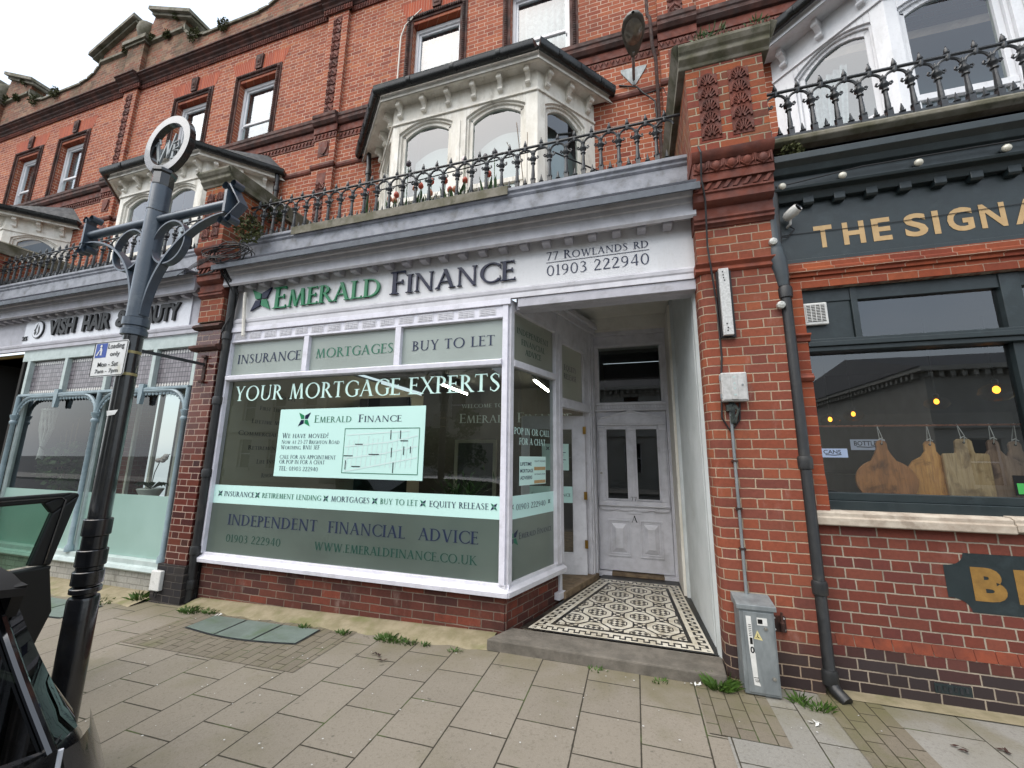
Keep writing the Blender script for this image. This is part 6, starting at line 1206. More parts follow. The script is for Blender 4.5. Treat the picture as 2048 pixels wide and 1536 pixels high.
lit_sign('CANS', 2.27, 2.55, 1.68, 1.79, 2.3, '9aa8c8', 'glowing white CANS sign low inside the pub at the left', .6)
# ---------------------------------------------------------------- salon ground floor
rs = MB(); rs.box(-9.5, -5.6, .0, .25, -.4, .17); rs.build('stall_riser', M['brick_white'], HM)
SBL = mat('pale blue grey paint', '8a9ca3', '788a91', .4, sc=7, bump=.2, dirt='565e5f', dirt_amt=.4)
SGR = mat('pale sage paint', 'b4c0bd', 'a3b0ad', .4, sc=7, bump=.2, dirt='6e7573', dirt_amt=.35)
s = MB(); s.px([(.1, .171), (-.06, .171), (-.075, .19), (-.06, .23), (-.03, .24), (-.03, .3), (.1, .305)], -9.5, -5.62); s.box(-9.62, -5.62, -.005, .06, 3.085, 3.26)
for x in (-9.42, -8.455, -7.445, -6.465, -5.65): s.box(x-.035, x+.035, -.01, .07, 2.53, 3.084)
for x in (-9.42, -7.445, -5.66): s.box(x-.025, x+.025, .02, .08, .305, 2.5)
swm = s.build('shop_window', SGR, HM, bevel=.003)
c = MB()
for x in (-9.44, -7.46, -5.66):                      # slim cast columns
    c.lathe([(.05, .3), (.05, .36), (.03, .4), (.028, 2.05), (.045, 2.07), (.045, 2.1), (.032, 2.12), (.05, 2.17), (.055, 2.2), (.03, 2.21), (.03, 2.5)], (x, -.02, 0), 12)
for x0, x1 in ((-9.44, -7.46), (-7.46, -5.66)):      # arched heads with scalloped fringe
    r = .34; pts = [(x0+.02, 2.17)]+[(x0+.02+r-r*math.cos(a), 2.17+.31*math.sin(a)) for a in SEG(0, math.pi/2, 8)][1:]+[(x1-.02-r+r*math.sin(a), 2.17+.31*math.cos(a)) for a in SEG(0, math.pi/2, 8)]
    c.tube([(p[0], -.02, p[1]) for p in pts], .024, 6)
    for p, q in zip(pts, pts[1:]):
        n = max(1, int((Vector(q)-Vector(p)).length/.07))
        for i in range(n): c.ell((p[0]+(q[0]-p[0])*(i+.5)/n, -.015, p[1]+(q[1]-p[1])*(i+.5)/n-.035), (.034, .008, .03), 8, 4)
    m = (x0+x1)/2; c.prism([(m-.05, -.05, 2.58), (m+.05, -.05, 2.58), (m+.04, -.05, 2.42), (m+.02, -.05, 2.3), (m-.02, -.05, 2.3), (m-.04, -.05, 2.42)], (0, .05, 0))
    c.tube([(x0, -.02, 2.51), (x1, -.02, 2.51)], .026, 6)
c.build('arcade', SBL, swm, smooth=True)
GA = Plane((0, .05, 0)); panes('pane', M['glass_dark'], GA, [(-9.395, -7.47, 1.085, 2.5), (-7.42, -5.66, 1.085, 2.5)], 0, swm)
panes('frosted_pane', M['frost_mint'], GA, [(-9.395, -7.47, .305, 1.08), (-7.42, -5.66, .305, 1.08)], 0, swm)
ld = NT('leaded lights'); P = ld.pos(); x, y, z = ld.xyz(P)
fx = ld.math('FRACT', ld.math('MULTIPLY', x, 18.5)); fz = ld.math('FRACT', ld.math('MULTIPLY', ld.math('ADD', z, -2.54), 15.)); ln_ = ld.math('MAXIMUM', ld.math('LESS_THAN', fx, .14), ld.math('LESS_THAN', fz, .13))
rn = ld.white(ld.vec(ld.math('FLOOR', ld.math('MULTIPLY', x, 18.5)), ld.math('FLOOR', ld.math('MULTIPLY', ld.math('ADD', z, -2.54), 15.))))
ed = ld.math('MAXIMUM', ld.math('LESS_THAN', z, 2.6), ld.math('GREATER_THAN', z, 3.0)); dia = ld.math('MULTIPLY', ed, ld.math('LESS_THAN', ld.math('ADD', ld.math('ABSOLUTE', ld.math('SUBTRACT', fx, .5)), ld.math('ABSOLUTE', ld.math('SUBTRACT', fz, .5))), .42))
col = ld.mix(rn, C('6a6468'), C('857f84')); col = ld.mix(dia, col, C('c6c4be')); col = ld.mix(ln_, col, C('36353a')); ld.put(ld.p.inputs['Base Color'], col); ld.p.inputs['Roughness'].default_value = .25; ld.bump(ld.math('ADD', ln_, rn), .3, .004)
panes('leaded_pane', ld.m, GA, [(-9.385, -8.49, 2.54, 3.08), (-8.42, -7.48, 2.54, 3.08), (-7.41, -6.5, 2.54, 3.08), (-6.43, -5.69, 2.54, 3.08)], 0, swm)
rm = MB(); rm.box(-12., -5.6, 4., 4.05, -.1, 3.3); rm.box(-12, -5.6, .1, 4., 3.2, 3.24); rm.box(-5.6, -5.55, .1, 4., -.1, 3.3); rm.build('room_wall', M['room_grey'], HM)
rf = MB(); rf.box(-12, -5.6, .1, 4, .0, .02); rf.build('room_floor', M['wood'], HM)
ip = MB(); ip.box(-8.9, -8.4, 1.0, 1.3, 0, 3.2); ip.build('inner_pier', M['brick_pier'], HM)
lp = MB(); lp.box(-9.62, -9.56, 0., 2., 0, 3.2); lp.box(-12., -9.6, 1.9, 2., -.1, 3.3); lp.box(-12., -11.2, .0, .1, -.1, 3.3); lp.box(-11.3, -11.2, .0, 2., -.1, 3.3); lp.box(-11.2, -9.6, 0., 2., -.12, -.02); lp.build('lobby_wall', M['darkroom'], HM)
fa = MB(); fa.box(-11.2, -9.56, .061, 1.9, 3.2, 3.25); fa.box(-10.6, -9.62, 1.8, 1.88, 2.5, 3.2); fa.build('lobby_fanlight', flat('ochre wall', '6f5a22', .8), HM)
fl_ = MB(); fl_.py([(-10.33, 2.75), (-9.75, 2.75)]+[(-10.04+.29*math.cos(a), 2.8+.34*math.sin(a)) for a in SEG(0, math.pi, 12)], 1.76, 1.79); fl_.build('lobby_arch', flat('arched pale glass', '7d7a69', .4), HM)
bd = MB(); [bd.box(-8.05+i*.52, -8.0+i*.52, .8, .85, .3, 3.1) for i in range(3)]; bd.box(-6.9, -6.2, 1.5, 1.54, .2, 2.9); bd.build('inner_partition', M['white_old'], HM)
# things in the salon window
t = thing('macrame_hanging', 'long white knotted macrame hanging in the salon window', 'hanging', (-9.3, .3, 2.3))
b = MB(); b.lathe([(.1, 2.3), (.11, 2.31), (.1, 2.33)], (-9.28, .3, 0), 14); b.tube([(-9.37, .3, 2.33), (-9.28, .3, 2.5), (-9.19, .3, 2.33)], .006, 5); b.build('hoop', M['plastic_white'], t)
b = MB(); [b.tube([(-9.28+.085*math.cos(a), .3+.085*math.sin(a), 2.3), (-9.28+.075*math.cos(a+.5), .3+.075*math.sin(a+.5), 2.0), (-9.285+.02*math.cos(a), .3+.02*math.sin(a), 1.72), (-9.29+.03*math.cos(a), .3+.03*math.sin(a), 1.5)], .012, 5) for a in SEG(0, 5.8, 10)]; b.build('cords', M['plastic_white'], t)
def leafy(mb, c, r, n, size, rr, flat_=1.):
    for i in range(n):
        a, b_ = rr.random()*6.283, rr.random()*2-1; rad = r*(.45+.55*rr.random()**.5); k = math.sqrt(1-b_*b_)
        p = Vector((c[0]+rad*k*math.cos(a), c[1]+rad*k*math.sin(a)*flat_, c[2]+rad*b_)); d = Vector((rr.gauss(0, 1), rr.gauss(0, 1), rr.gauss(-.2, .7))).normalized(); s = d.cross(Vector((rr.gauss(0, 1), rr.gauss(0, 1), 1))).normalized()*size*.3; L_ = size*(.7+.6*rr.random())
        mb.add([p, p+d*L_*.45+s, p+d*L_, p+d*L_*.45-s], [(0, 1, 2, 3)])
t = thing('potted_plant', 'bushy green pot plant low in the left salon window', 'plant', (-9.05, .55, .9)); rr = random.Random(4)
b = MB(); leafy(b, (-9.05, .5, 1.45), .38, 420, .12, rr, .7); leafy(b, (-8.8, .55, 1.25), .26, 160, .11, rr, .7); b.build('foliage', M['leaf'], t, fix=False)
b = MB(); [b.tube([(-9.1+.05*k, .5, .9), (-9.1+.1*k, .5, 1.4), (-9.12+.13*k, .48, 2.0+.1*k)], .008, 5) for k in range(-1, 3)]; b.lathe([(.12, .7), (.16, .95), (.15, .95)], (-9.05, .5, 0), 14); b.build('stem', M['wood'], t)
t = thing('potted_orchid', 'white orchid in a pale pot on the salon window ledge', 'plant', (-6.6, .35, 1.0))
b = MB(); b.lathe([(.1, 1.0), (.16, 1.12), (.15, 1.13), (.02, 1.11)], (-6.75, .4, 0), 14); b.build('pot', M['plastic_white'], t, smooth=True)
b = MB(); b.tube([(-6.75, .4, 1.1), (-6.72, .4, 1.35), (-6.6, .38, 1.55), (-6.4, .36, 1.62)], .006, 5); [b.add([(-6.75, .4, 1.12), (-6.75+.2*math.cos(a)-.02, .4+.1*math.sin(a), 1.22), (-6.75+.3*math.cos(a), .4+.14*math.sin(a), 1.16), (-6.75+.2*math.cos(a)+.02, .4+.1*math.sin(a)+.05, 1.2)], [(0, 1, 2, 3)]) for a in SEG(0, 6, 8)]; b.build('leaves', M['leaf_dark'], t, fix=False)
b = MB(); [b.ell((-6.62+.05*(i % 3)+.02*i, .36+.02*(i % 2), 1.53+.03*(i % 3)), (.05, .03, .035), 8, 5) for i in range(5)]; b.build('blossom', M['tulip_w'], t, smooth=True)
t = thing('wall_clock', 'round dark clock on the back wall of the salon', 'clock', (-6.25, 1.48, 2.0)); b = MB(); b.lathe([(.22, 1.44), (.24, 1.47), (.24, 1.49)], (-6.3, 0, 1.95), 22, 'y'); b.build('rim', M['black'], t); b = MB(); b.lathe([(.19, 1.435), (.19, 1.4399)], (-6.3, 0, 1.95), 22, 'y'); b.build('face', M['stone_weath'], t)
# things inside the finance shop
t = thing('potted_plant', 'feathery green pot plant behind the mint band in the finance shop window', 'plant', (-1.9, .5, .4)); rr = random.Random(9)
b = MB()
for i in range(46):
    a = rr.random()*6.283; L_ = .18+.3*rr.random(); o = Vector((-1.86, .5, 1.02+.12*rr.random())); d = Vector((math.cos(a)*.8, math.sin(a)*.5, .35+.9*rr.random())).normalized()
    tip = o+d*L_; b.tube([o, o.lerp(tip, .5)+Vector((0, 0, .03)), tip], [.003, .0025, .001], 4)
    for j in range(5):
        q = o.lerp(tip, .35+.15*j); e = (d+Vector((rr.gauss(0, .6), rr.gauss(0, .6), rr.gauss(-.2, .4)))).normalized(); s = e.cross(Vector((0, 0, 1))).normalized()*.009; b.add([q, q+e*.06+s, q+e*.12, q+e*.06-s], [(0, 1, 2, 3)])
b.build('foliage', M['leaf'], t, fix=False); b = MB(); b.lathe([(.1, .4), (.14, .75), (.13, .78)], (-1.86, .5, 0), 14); b.tube([(-1.86, .5, .75), (-1.86, .5, 1.1)], .015, 6); b.build('pot', M['black'], t)
for x, lab in ((-3.55, 'slim white ceiling tube light behind the word experts'), (-1.7, 'slim white ceiling tube light seen through the narrow side window')):
    t = thing('tube_light', lab, 'light', (x, 3.7, 3.0)); b = MB(); b.box(x-.03, x+.03, 3.14, 4.38, 3.03, 3.1); b.build('batten', M['white'], t); b = MB(); b.tube([(x, 3.15, 3.01), (x, 4.37, 3.01)], .018, 8); b.build('tube', flat('lit tube', 'fff6e6', .5, emit=30), t)
t = thing('picture_frame', 'large pale framed board leaning at the back of the finance shop', 'frame', (-2.6, 2.6, .3)); b = MB()
for q in ((-2.93, -2.87, .3, 1.92), (-2.24, -2.18, .3, 1.92), (-2.87, -2.24, 1.86, 1.92), (-2.87, -2.24, .3, .36)): b.box(q[0], q[1], 2.5, 2.53, q[2], q[3])
b.build('frame', M['room_beige'], t); b = MB(); b.box(-2.87, -2.24, 2.515, 2.525, .36, 1.86); b.build('panel', M['room_grey'], t)
t = thing('office_desk', 'low desk with dark chairs inside the finance shop', 'desk', (-3.3, 2.2, .1)); b = MB(); b.box(-4., -3., 1.9, 2.6, .78, .82); b.build('top', M['wood'], t); b = MB(); [b.box(x, x+.05, y, y+.05, .1, .78) for x in (-3.98, -3.07) for y in (1.92, 2.53)]; b.build('leg', M['black'], t)
# ---------------------------------------------------------------- fingerpost at the kerb
px_, py_ = -3.01, -2.15; pg_ = gz(px_, py_)
t = thing('fingerpost', 'tall black and blue-grey iron signpost with a ring finial and scrolled arms', 'signpost', (px_, py_, pg_))
b = MB(); b.lathe([(.068, pg_-.1), (.068, .82), (.064, .835), (.055, .836)], (px_, py_, 0), 24)
for z0, z1, r in ((.836, .858, .05), (.858, .888, .068), (.888, .902, .054), (.902, .975, .068), (.975, 1.0, .058), (1.0, 1.09, .067), (1.09, 1.165, .056), (1.165, 1.258, .064)): b.lathe([(r-.003, z0+.0005), (r, z0+.004), (r, z1-.004), (r-.003, z1-.0005)], (px_, py_, 0), 24)
b.lathe([(.05, 1.2585), (.05, 2.36)], (px_, py_, 0), 24); b.build('base_sleeve', M['post_black'], t, smooth=True)
b = MB(); b.lathe([(.055, 2.3605), (.066, 2.365), (.066, 2.4), (.058, 2.405), (.058, 2.42), (.068, 2.425), (.068, 2.475), (.05, 2.48)], (px_, py_, 0), 24); b.build('collar', M['post_blue'], t, smooth=True)
b = MB(); b.lathe([(.056, 2.4805), (.056, 2.9), (.056, 3.41)], (px_, py_, 0), 24); b.build('shaft', M['post_blue'], t, smooth=True)
b = MB(); b.lathe([(.058, 3.4105), (.06, 3.42), (.06, 3.5), (.072, 3.51), (.072, 3.53), (.0, 3.53)], (px_, py_, 0), 8); b.build('cap', M['post_black'], t)
b = MB(); rows = []
for a in SEG(0, 2*math.pi, 48): rows.append([(px_+r*math.cos(a), py_+dy, 3.74+r*math.sin(a)) for r, dy in ((.163, -.02), (.218, -.02), (.218, .02), (.163, .02), (.163, -.02))])
b.strip(rows); rg = b.build('ring', M['post_black'], t, smooth=True)
b = MB(); RP = Plane((px_, py_+.006, 3.74))
for p, q, wd in (((-.15, .07), (-.1, -.11), .022), ((-.1, -.11), (-.035, .06), .012), ((-.035, .06), (-.02, -.08), .022), ((-.02, -.08), (.03, .1), .012), ((.035, .02), (.02, -.14), .02), ((-.01, -.14), (.07, -.14), .012)): 
    v = Vector((q[0]-p[0], q[1]-p[1])).normalized(); n_ = Vector((-v.y, v.x))*wd/2
    b.prism([RP.at(p[0]+n_.x, p[1]+n_.y), RP.at(q[0]+n_.x, q[1]+n_.y), RP.at(q[0]-n_.x, q[1]-n_.y), RP.at(p[0]-n_.x, p[1]-n_.y)], (0, .012, 0))
b.tube([RP.at(.03, .02), RP.at(.08, .03), RP.at(.085, -.02), RP.at(.03, -.04), RP.at(.09, -.05), RP.at(.095, -.1), RP.at(.025, -.1)], .007, 5); b.tube([RP.at(-.163, .04), RP.at(-.15, .09), RP.at(-.12, .08), RP.at(-.11, .04)], .007, 5); b.build('monogram', M['galv'], t)
for sg in (-1, 1):
    b = MB(); ex = px_+sg*.66
    b.tube([(px_+sg*.04, py_, 3.165), (ex, py_, 3.165)], .028, 12); b.build('arm', M['post_blue'], t, smooth=True)
    b = MB(); b.prism([(ex, py_-.04, 3.09), (ex, py_+.04, 3.09), (ex, py_+.04, 3.24), (ex, py_-.04, 3.24)], (sg*.02, 0, 0)); b.prism([(ex+sg*.021, py_-.035, 3.05), (ex+sg*.07, py_-.0, 3.165), (ex+sg*.021, py_-.035, 3.28), (ex+sg*.03, py_-.035, 3.28), (ex+sg*.082, py_, 3.165), (ex+sg*.03, py_-.035, 3.05)], (0, .06, 0))
    for dz in (3.27, 3.06):
        for dx in (-.02, .045): b.strip([[(ex+sg*dx+.024*math.cos(a), py_+dy, dz+(.012 if dz > 3.1 else -.012)+.024*math.sin(a)) for a in SEG(0, 6.283, 14)] for dy in (-.03, .03)])
    b.build('end_scroll', M['post_blue'], t, smooth=True, fix=False)
    b = MB(); b.strip([[(px_+sg*.19+r*math.cos(a), py_+dy, 2.975+r*math.sin(a)) for r, dy in ((.142, -.02), (.152, -.02), (.152, .02), (.142, .02), (.142, -.02))] for a in SEG(0, 6.2832, 36)]); b.build('bracket_ring', M['post_blue'], t, smooth=True)
    pts = [(px_+sg*(.05+.6*(1-math.cos(a))), 2.5+.6*math.sin(a)) for a in SEG(0, math.pi/2, 18)]
    b = MB(); b.strip([[(x+sg*o, py_+dy, z-o*.5) for o, dy in ((0, -.025), (.014, -.025), (.014, .025), (0, .025), (0, -.025))] for x, z in pts]); b.build('brace', M['post_blue'], t, smooth=True)
b = MB(); b.lathe([(.05, 2.245), (.0515, 2.246), (.0515, 2.262), (.05, 2.263)], (px_, py_, 0), 24); b.lathe([(.05, 2.105), (.0515, 2.106), (.0515, 2.122), (.05, 2.123)], (px_, py_, 0), 24); b.build('strap', mat('worn brass strap', 'a89a6c', '8c7f58', .4, .6, sc=30), t)
b = MB(); b.add([(px_+.04, py_-.042, 1.86), (px_+.048, py_-.034, 1.89), (px_+.0, py_-.062, 1.88), (px_+.005, py_-.06, 1.85)], [(0, 1, 2, 3)]); b.build('paper_scrap', M['plastic_white'], t, fix=False)
b = MB(); b.tube([(px_+.052*math.cos(a), py_+.052*math.sin(a), 3.225+.006*math.sin(3*a)) for a in SEG(0, 6.28, 20)], .006, 5); b.build('cable_tie', M['cable'], t)
t = thing('parking_sign', 'white loading only sign with a blue square strapped to the black signpost', 'sign', (-3.1, -2.21, 2.2))
b = MB(); LX0, LX1, LZ0, LZ1 = -3.252, -2.937, 2.096, 2.322; c_ = .014
b.py([(LX0+c_, LZ0), (LX1-c_, LZ0), (LX1, LZ0+c_), (LX1, LZ1-c_), (LX1-c_, LZ1), (LX0+c_, LZ1), (LX0, LZ1-c_), (LX0, LZ0+c_)], -2.208, -2.205); b.build('plate', mat('yellowed white plate', 'd0d1d0', 'c4c5c3', .35, sc=4, bump=.05, dirt='8d8038', dirt_amt=.55, dirt_sc=5), t)
LPn = Plane((0, -2.208, 0))
b = MB(); b.tube([LPn.at(x, z, .001) for x, z in ((LX0+.012, LZ0+.006), (LX1-.012, LZ0+.006), (LX1-.006, LZ0+.012), (LX1-.006, LZ1-.012), (LX1-.012, LZ1-.006), (LX0+.012, LZ1-.006), (LX0+.006, LZ1-.012), (LX0+.006, LZ0+.012))], .002, 4, closed=True); b.build('border', M['black'], t)
b = MB(); quad(b, LPn, LX0+.02, LX0+.125, LZ0+.122, LZ0+.214, .001); b.build('blue_square', flat('sign blue', '1d3f8f', .4), t, fix=False)
b = MB(); q = [[(.06, .175), (.075, .178), (.085, .16), (.083, .13), (.098, .128), (.066, .127), (.07, .145)], [(.068, .16), (.045, .142), (.043, .146), (.064, .168)], [(.045, .127), (.036, .132), (.05, .152), (.058, .147)], [(.03, .127), (.042, .126), (.052, .138), (.046, .142)]]
for i, pp in enumerate(q): b.add([LPn.at(LX0+x, LZ0+z+.01, .002+.0002*i) for x, z in pp], [tuple(range(len(pp)))])
b.lathe([(.009, -2.2112), (.009, -2.2108)], (LX0+.071, 0, LZ0+.197), 12, 'y'); b.build('porter_figure', M['plastic_white'], t, fix=False)
b = MB()
for tx, a0, a1, z0, z1 in (('Loading', .135, .285, .165, .208), ('only', .165, .255, .118, .155), ('Mon - Sat', .065, .255, .062, .092), ('7am - 7pm', .05, .265, .014, .047)): sans(b, tx, LPn, LX0+a0, LX0+a1, LZ0+z0, LZ0+z1, .002, 0, .012)
b.build('lettering', M['black'], t, fix=False)
# ---------------------------------------------------------------- parked hatchback, tail towards us, its near door open
CY = -3.42
t = thing('parked_car', 'dark grey hatchback at the kerb seen from its tail, front door open', 'car', (-3.6, CY, -.15))
def sec(x, pts): return [(x, CY+y, z) for y, z in pts]+[(x, CY-y, z) for y, z in pts[::-1]]
def prof(wd, zb, zl=.12, zw=.78, zt=.62): return [(wd*.86, zl), (wd*.97, zl+.1), (wd, zt*.72), (wd*1.0, zt), (wd*.985, zt+.08), (wd*.955, zw)]
b = MB()
rows = [(-1.77, .58, .62, .28), (-1.71, .63, .735, .2), (-1.75, .69, .75, .16), (-1.86, .745, .76, .12), (-2.05, .77, .77, .09), (-2.6, .78, .775, .07), (-3.4, .78, .77, .07), (-4.3, .78, .76, .07), (-4.8, .77, .73, .1), (-5.35, .78, .66, .12), (-5.65, .7, .55, .18), (-5.78, .52, .42, .25)]
P = []
for x, wd, zw, zl in rows:
    zt = zw-.14
    pts = [(0, zl), (wd*.8, zl), (wd*1.02, zl+.08), (wd*1.1, zl+(zw-zl)*.4), (wd*1.09, zl+(zw-zl)*.62), (wd*1.03, zl+(zw-zl)*.82), (wd*.955, zw-.02), (wd*.92, zw+.005), (wd*.6, zw+.03), (0, zw+.04)]
    P.append([(x+(.09*(y/.8)**3 if x < -5 else -.1*(abs(y)/.8)**3 if x > -2.0 else 0), CY+s*y, z) for s, pp in ((1, pts), (-1, pts[-2:0:-1])) for y, z in pp])
b.strip(P, True); b.add(P[0], [tuple(range(len(P[0])))]); b.add(P[-1], [tuple(range(len(P[-1])))]); b.build('body', M['car'], t, smooth=True)
# greenhouse stations: base at the waist, roof above, narrowing upwards
def gl_row(x0, x1, w0, w1, z0, z1): return (x0, x1, w0, w1, z0, z1)
st = [(-1.745, -2.17, .575, .535, .735, 1.2), (-1.93, -2.27, .715, .585, .75, 1.22), (-2.35, -2.45, .765, .6, .765, 1.25), (-3.0, -3.0, .77, .61, .765, 1.28), (-3.7, -3.6, .77, .61, .76, 1.285), (-4.75, -3.95, .76, .58, .735, 1.26)]
def gp(i, s, f):
    x0, x1, w0, w1, z0, z1 = st[i]; return (x0+(x1-x0)*f, CY+s*(w0+(w1-w0)*(f+.12*math.sin(math.pi*f))), z0+(z1-z0)*f)
for s, nm in ((1, 'side_glass'), (-1, 'side_glass')):
    b = MB()
    for i, j in ((1, 2), (2, 3), (3, 4), (4, 5)): b.strip([[gp(i, s, f) for f in SEG(.0, .9, 6)], [gp(j, s, f) for f in SEG(.0, .9, 6)]])
    b.build(nm, M['car_glass'], t, smooth=True, fix=False)
    b = MB(); b.strip([[gp(0, s, f) for f in SEG(0, .9, 6)], [tuple((Vector(gp(0, s, f))*.5+Vector(gp(1, s, f))*.5)+Vector((.03, s*.025, 0))) for f in SEG(0, .9, 6)], [gp(1, s, f) for f in SEG(0, .9, 6)]]); b.build('quarter_glass', M['car_glass'], t, smooth=True, fix=False)
    b = MB(); b.tube([tuple(Vector(gp(0, s, f))+Vector((.012, 0, 0))) for f in SEG(0, .92, 8)], .014, 8); b.build('tailgate_trim', M['car_gloss'], t, smooth=True)
b = MB(); b.strip([[(gp(0, 1, f)[0]+.06*(1-k*k), CY+k*(gp(0, 1, f)[1]-CY), gp(0, 1, f)[2]) for k in SEG(-1, 1, 10)] for f in SEG(0, .9, 6)]); b.build('rear_window', M['car_glass'], t, smooth=True, fix=False)
b = MB(); b.strip([[(gp(5, 1, f)[0], CY+k*(gp(5, 1, f)[1]-CY), gp(5, 1, f)[2]) for k in SEG(-1, 1, 6)] for f in SEG(0, 1, 5)]); b.build('windscreen', M['car_glass'], t, smooth=True, fix=False)
b = MB(); b.strip([[tuple(Vector(gp(i, 1, .9)).lerp(Vector(gp(i, -1, .9)), k))[:2]+(gp(i, 1, .9)[2]+.06*(1-(2*k-1)**2)**.6+.01,) for k in SEG(0, 1, 10)] for i in range(6)]); b.build('roof', M['car'], t, smooth=True)
b = MB(); sp = []
for k in SEG(-1, 1, 12): y = CY+.565*k; e = .07*k*k; sp.append([(-2.2, y, 1.235), (-2.02-e, y, 1.25-.035*k*k), (-1.93-e, y, 1.24-.06*k*k), (-1.93-e, y, 1.215-.06*k*k), (-2.1, y, 1.18)])
b.strip(sp); b.add(sp[0], [(0, 1, 2, 3, 4)]); b.add(sp[-1], [(0, 1, 2, 3, 4)])
for s in (-1, 1): b.prism([(-2.0, CY+s*.535, 1.19), (-2.15, CY+s*.54, 1.21), (-2.1, CY+s*.55, 1.08), (-2.06, CY+s*.55, 1.08)], (0, s*.03, 0))
b.build('spoiler', M['car_black'], t, smooth=True)
for s in (-1, 1):
    b = MB(); b.strip([[(-1.79+dx, CY+s*y*y_, z) for y, dx in ((.60, .055), (.645, .045), (.70, -.01), (.768, -.14))] for z, y_ in ((.725, 1.), (.6, 1.06), (.5, 1.1), (.42, 1.11))]); b.build('tail_lamp', M['tail'], t, smooth=True, fix=False)
    b = MB(); b.tube([(-1.73, CY+s*.595, z) for z in (.735, .6, .45, .38)], .007, 6); b.build('chrome_strip', M['silver'], t, smooth=True)
for x in (-2.45, -4.95):
    for s in (-1, 1):
        b = MB(); b.lathe([(.2, -.1), (.29, -.1), (.31, -.07), (.31, .07), (.29, .1), (.2, .1)], (x, CY+s*.78, .165), 24, 'y'); wh = b.build('wheel', M['car_black'], t, smooth=True)
        b = MB(); b.lathe([(.2, -.06*s), (.05, -.05*s), (.05, .09*s), (.2, .1*s)], (x, CY+s*.78, .165), 12, 'y'); b.build('rim', M['galv'], wh)
b = MB(); b.box(-4.6, -2.1, CY-.7, CY+.7, .25, .74); b.box(-2.5, -2.2, CY-.6, CY+.6, .74, 1.05); b.build('interior', M['carlin'], t)
b = MB(); dx, dy0, dy1 = -4.55, CY+.9, CY+1.88
def dz(pts, x0, x1): return [(x0, y, z) for y, z in pts]
out = [(dy0, .1), (dy1-.1, .12), (dy1-.02, .4), (dy1-.08, .72), (dy1+.02, 1.29), (dy1-.02, 1.305), (dy0+.35, 1.295), (dy0, 1.0)]
inn = [(dy0+.08, .76), (dy1-.2, .77), (dy1-.13, 1.15), (dy1-.19, 1.235), (dy0+.42, 1.23), (dy0+.1, .98)]
lo = [(dy0, .1), (dy1-.1, .12), (dy1-.02, .4), (dy1-.08, .72), (dy1-.075, .75), (dy0, .75)]
b.prism(dz(lo, dx, 0), (.1, 0, 0))
fr_ = [((dy0, .75), (dy0+.08, .76), (dy0+.1, .98), (dy0, 1.0)), ((dy0, 1.0), (dy0+.1, .98), (dy0+.42, 1.23), (dy0+.35, 1.295)), ((dy0+.35, 1.295), (dy0+.42, 1.23), (dy1-.19, 1.235), (dy1-.02, 1.305)), ((dy1-.02, 1.305), (dy1-.19, 1.235), (dy1-.13, 1.15), (dy1+.02, 1.29)), ((dy1+.02, 1.29), (dy1-.13, 1.15), (dy1-.2, .77), (dy1-.075, .75))]
for q in fr_: b.prism([(dx+.02, y, z) for y, z in q], (.06, 0, 0))
do = b.build('open_door', M['car_black'], t, bevel=.012)
b = MB(); b.add([(dx+.05, y, z) for y, z in inn], [tuple(range(6))]); b.build('door_glass', glass('green car glass', '7fa08f', 1.2), do, fix=False)
b = MB(); b.tube([(dx+.085, y, z) for y, z in ((dy0+.4, 1.268), (dy1-.1, 1.275), (dy1-.07, 1.25), (dy1-.12, .77))], .008, 5); b.build('door_seal', M['car_gloss'], do)
# ---------------------------------------------------------------- pavement details
def cellar(x0, x1, y0, y1, label, bow=.07):
    t = thing('cellar_light', label, 'cellar light', ((x0+x1)/2, y1, gz((x0+x1)/2, y1)), 'glazed cellar panels in the pavement')
    f = MB(); n = 18; pts = [(x0+(x1-x0)*i/n, y0-bow*math.sin(math.pi*i/n)-.02) for i in range(n+1)]
    z = lambda x: gz(x, y0)+.008
    f.strip([[(p[0], p[1], z(p[0])) for p in pts], [(p[0], y1, z(p[0])+.004) for p in pts]]); f.build('frame', M['iron'], t, fix=False)
    g = MB(); w = (x1-x0)/3
    for k in range(3):
        a, b_ = x0+k*w+.012, x0+(k+1)*w-.012; m = [a+(b_-a)*i/6 for i in range(7)]
        g.strip([[(x, y0-bow*math.sin(math.pi*(x-x0)/(x1-x0))-.006, z(x)+.005) for x in m], [(x, y1-.01, z(x)+.009) for x in m]])
    g.build('panel', M['cellar'], t, fix=False)
cellar(-4.35, -2.98, -.56, -.27, 'bow-edged cellar light of three grey green panels below the finance shop window')
cellar(-7.3, -5.9, -.75, -.4, 'cellar light of grey green panels by the salon window', .03)
def tuft(x, y, r, n, h, label, group='weeds along the foot of the shopfronts', m='leaf2', name='grass_tuft', z=None, cat='weed'):
    rr = random.Random(int(x*1000)+7); b = MB(); z0 = gz(x, y)+.0 if z is None else z
    for i in range(n):
        a = rr.random()*6.283; d = r*rr.random()**.7; p = Vector((x+d*math.cos(a)*1.4, y+d*math.sin(a)*.7, z0)); q = Vector((math.cos(a)*.6+rr.gauss(0, .35), math.sin(a)*.6+rr.gauss(0, .35), 1.1)).normalized(); L_ = h*(.5+.7*rr.random()); s = Vector((-math.sin(a), math.cos(a), 0))*.003*(1+rr.random())
        k = p+q*L_*.55; tip = k+(q+Vector((math.cos(a)*.5, math.sin(a)*.5, -.35))).normalized()*L_*.5; b.add([p-s, p+s, k+s*.8, tip, k-s*.8], [(0, 1, 2, 3, 4)])
    tag(b.build(name, M[m], None, fix=False), label, cat, group)
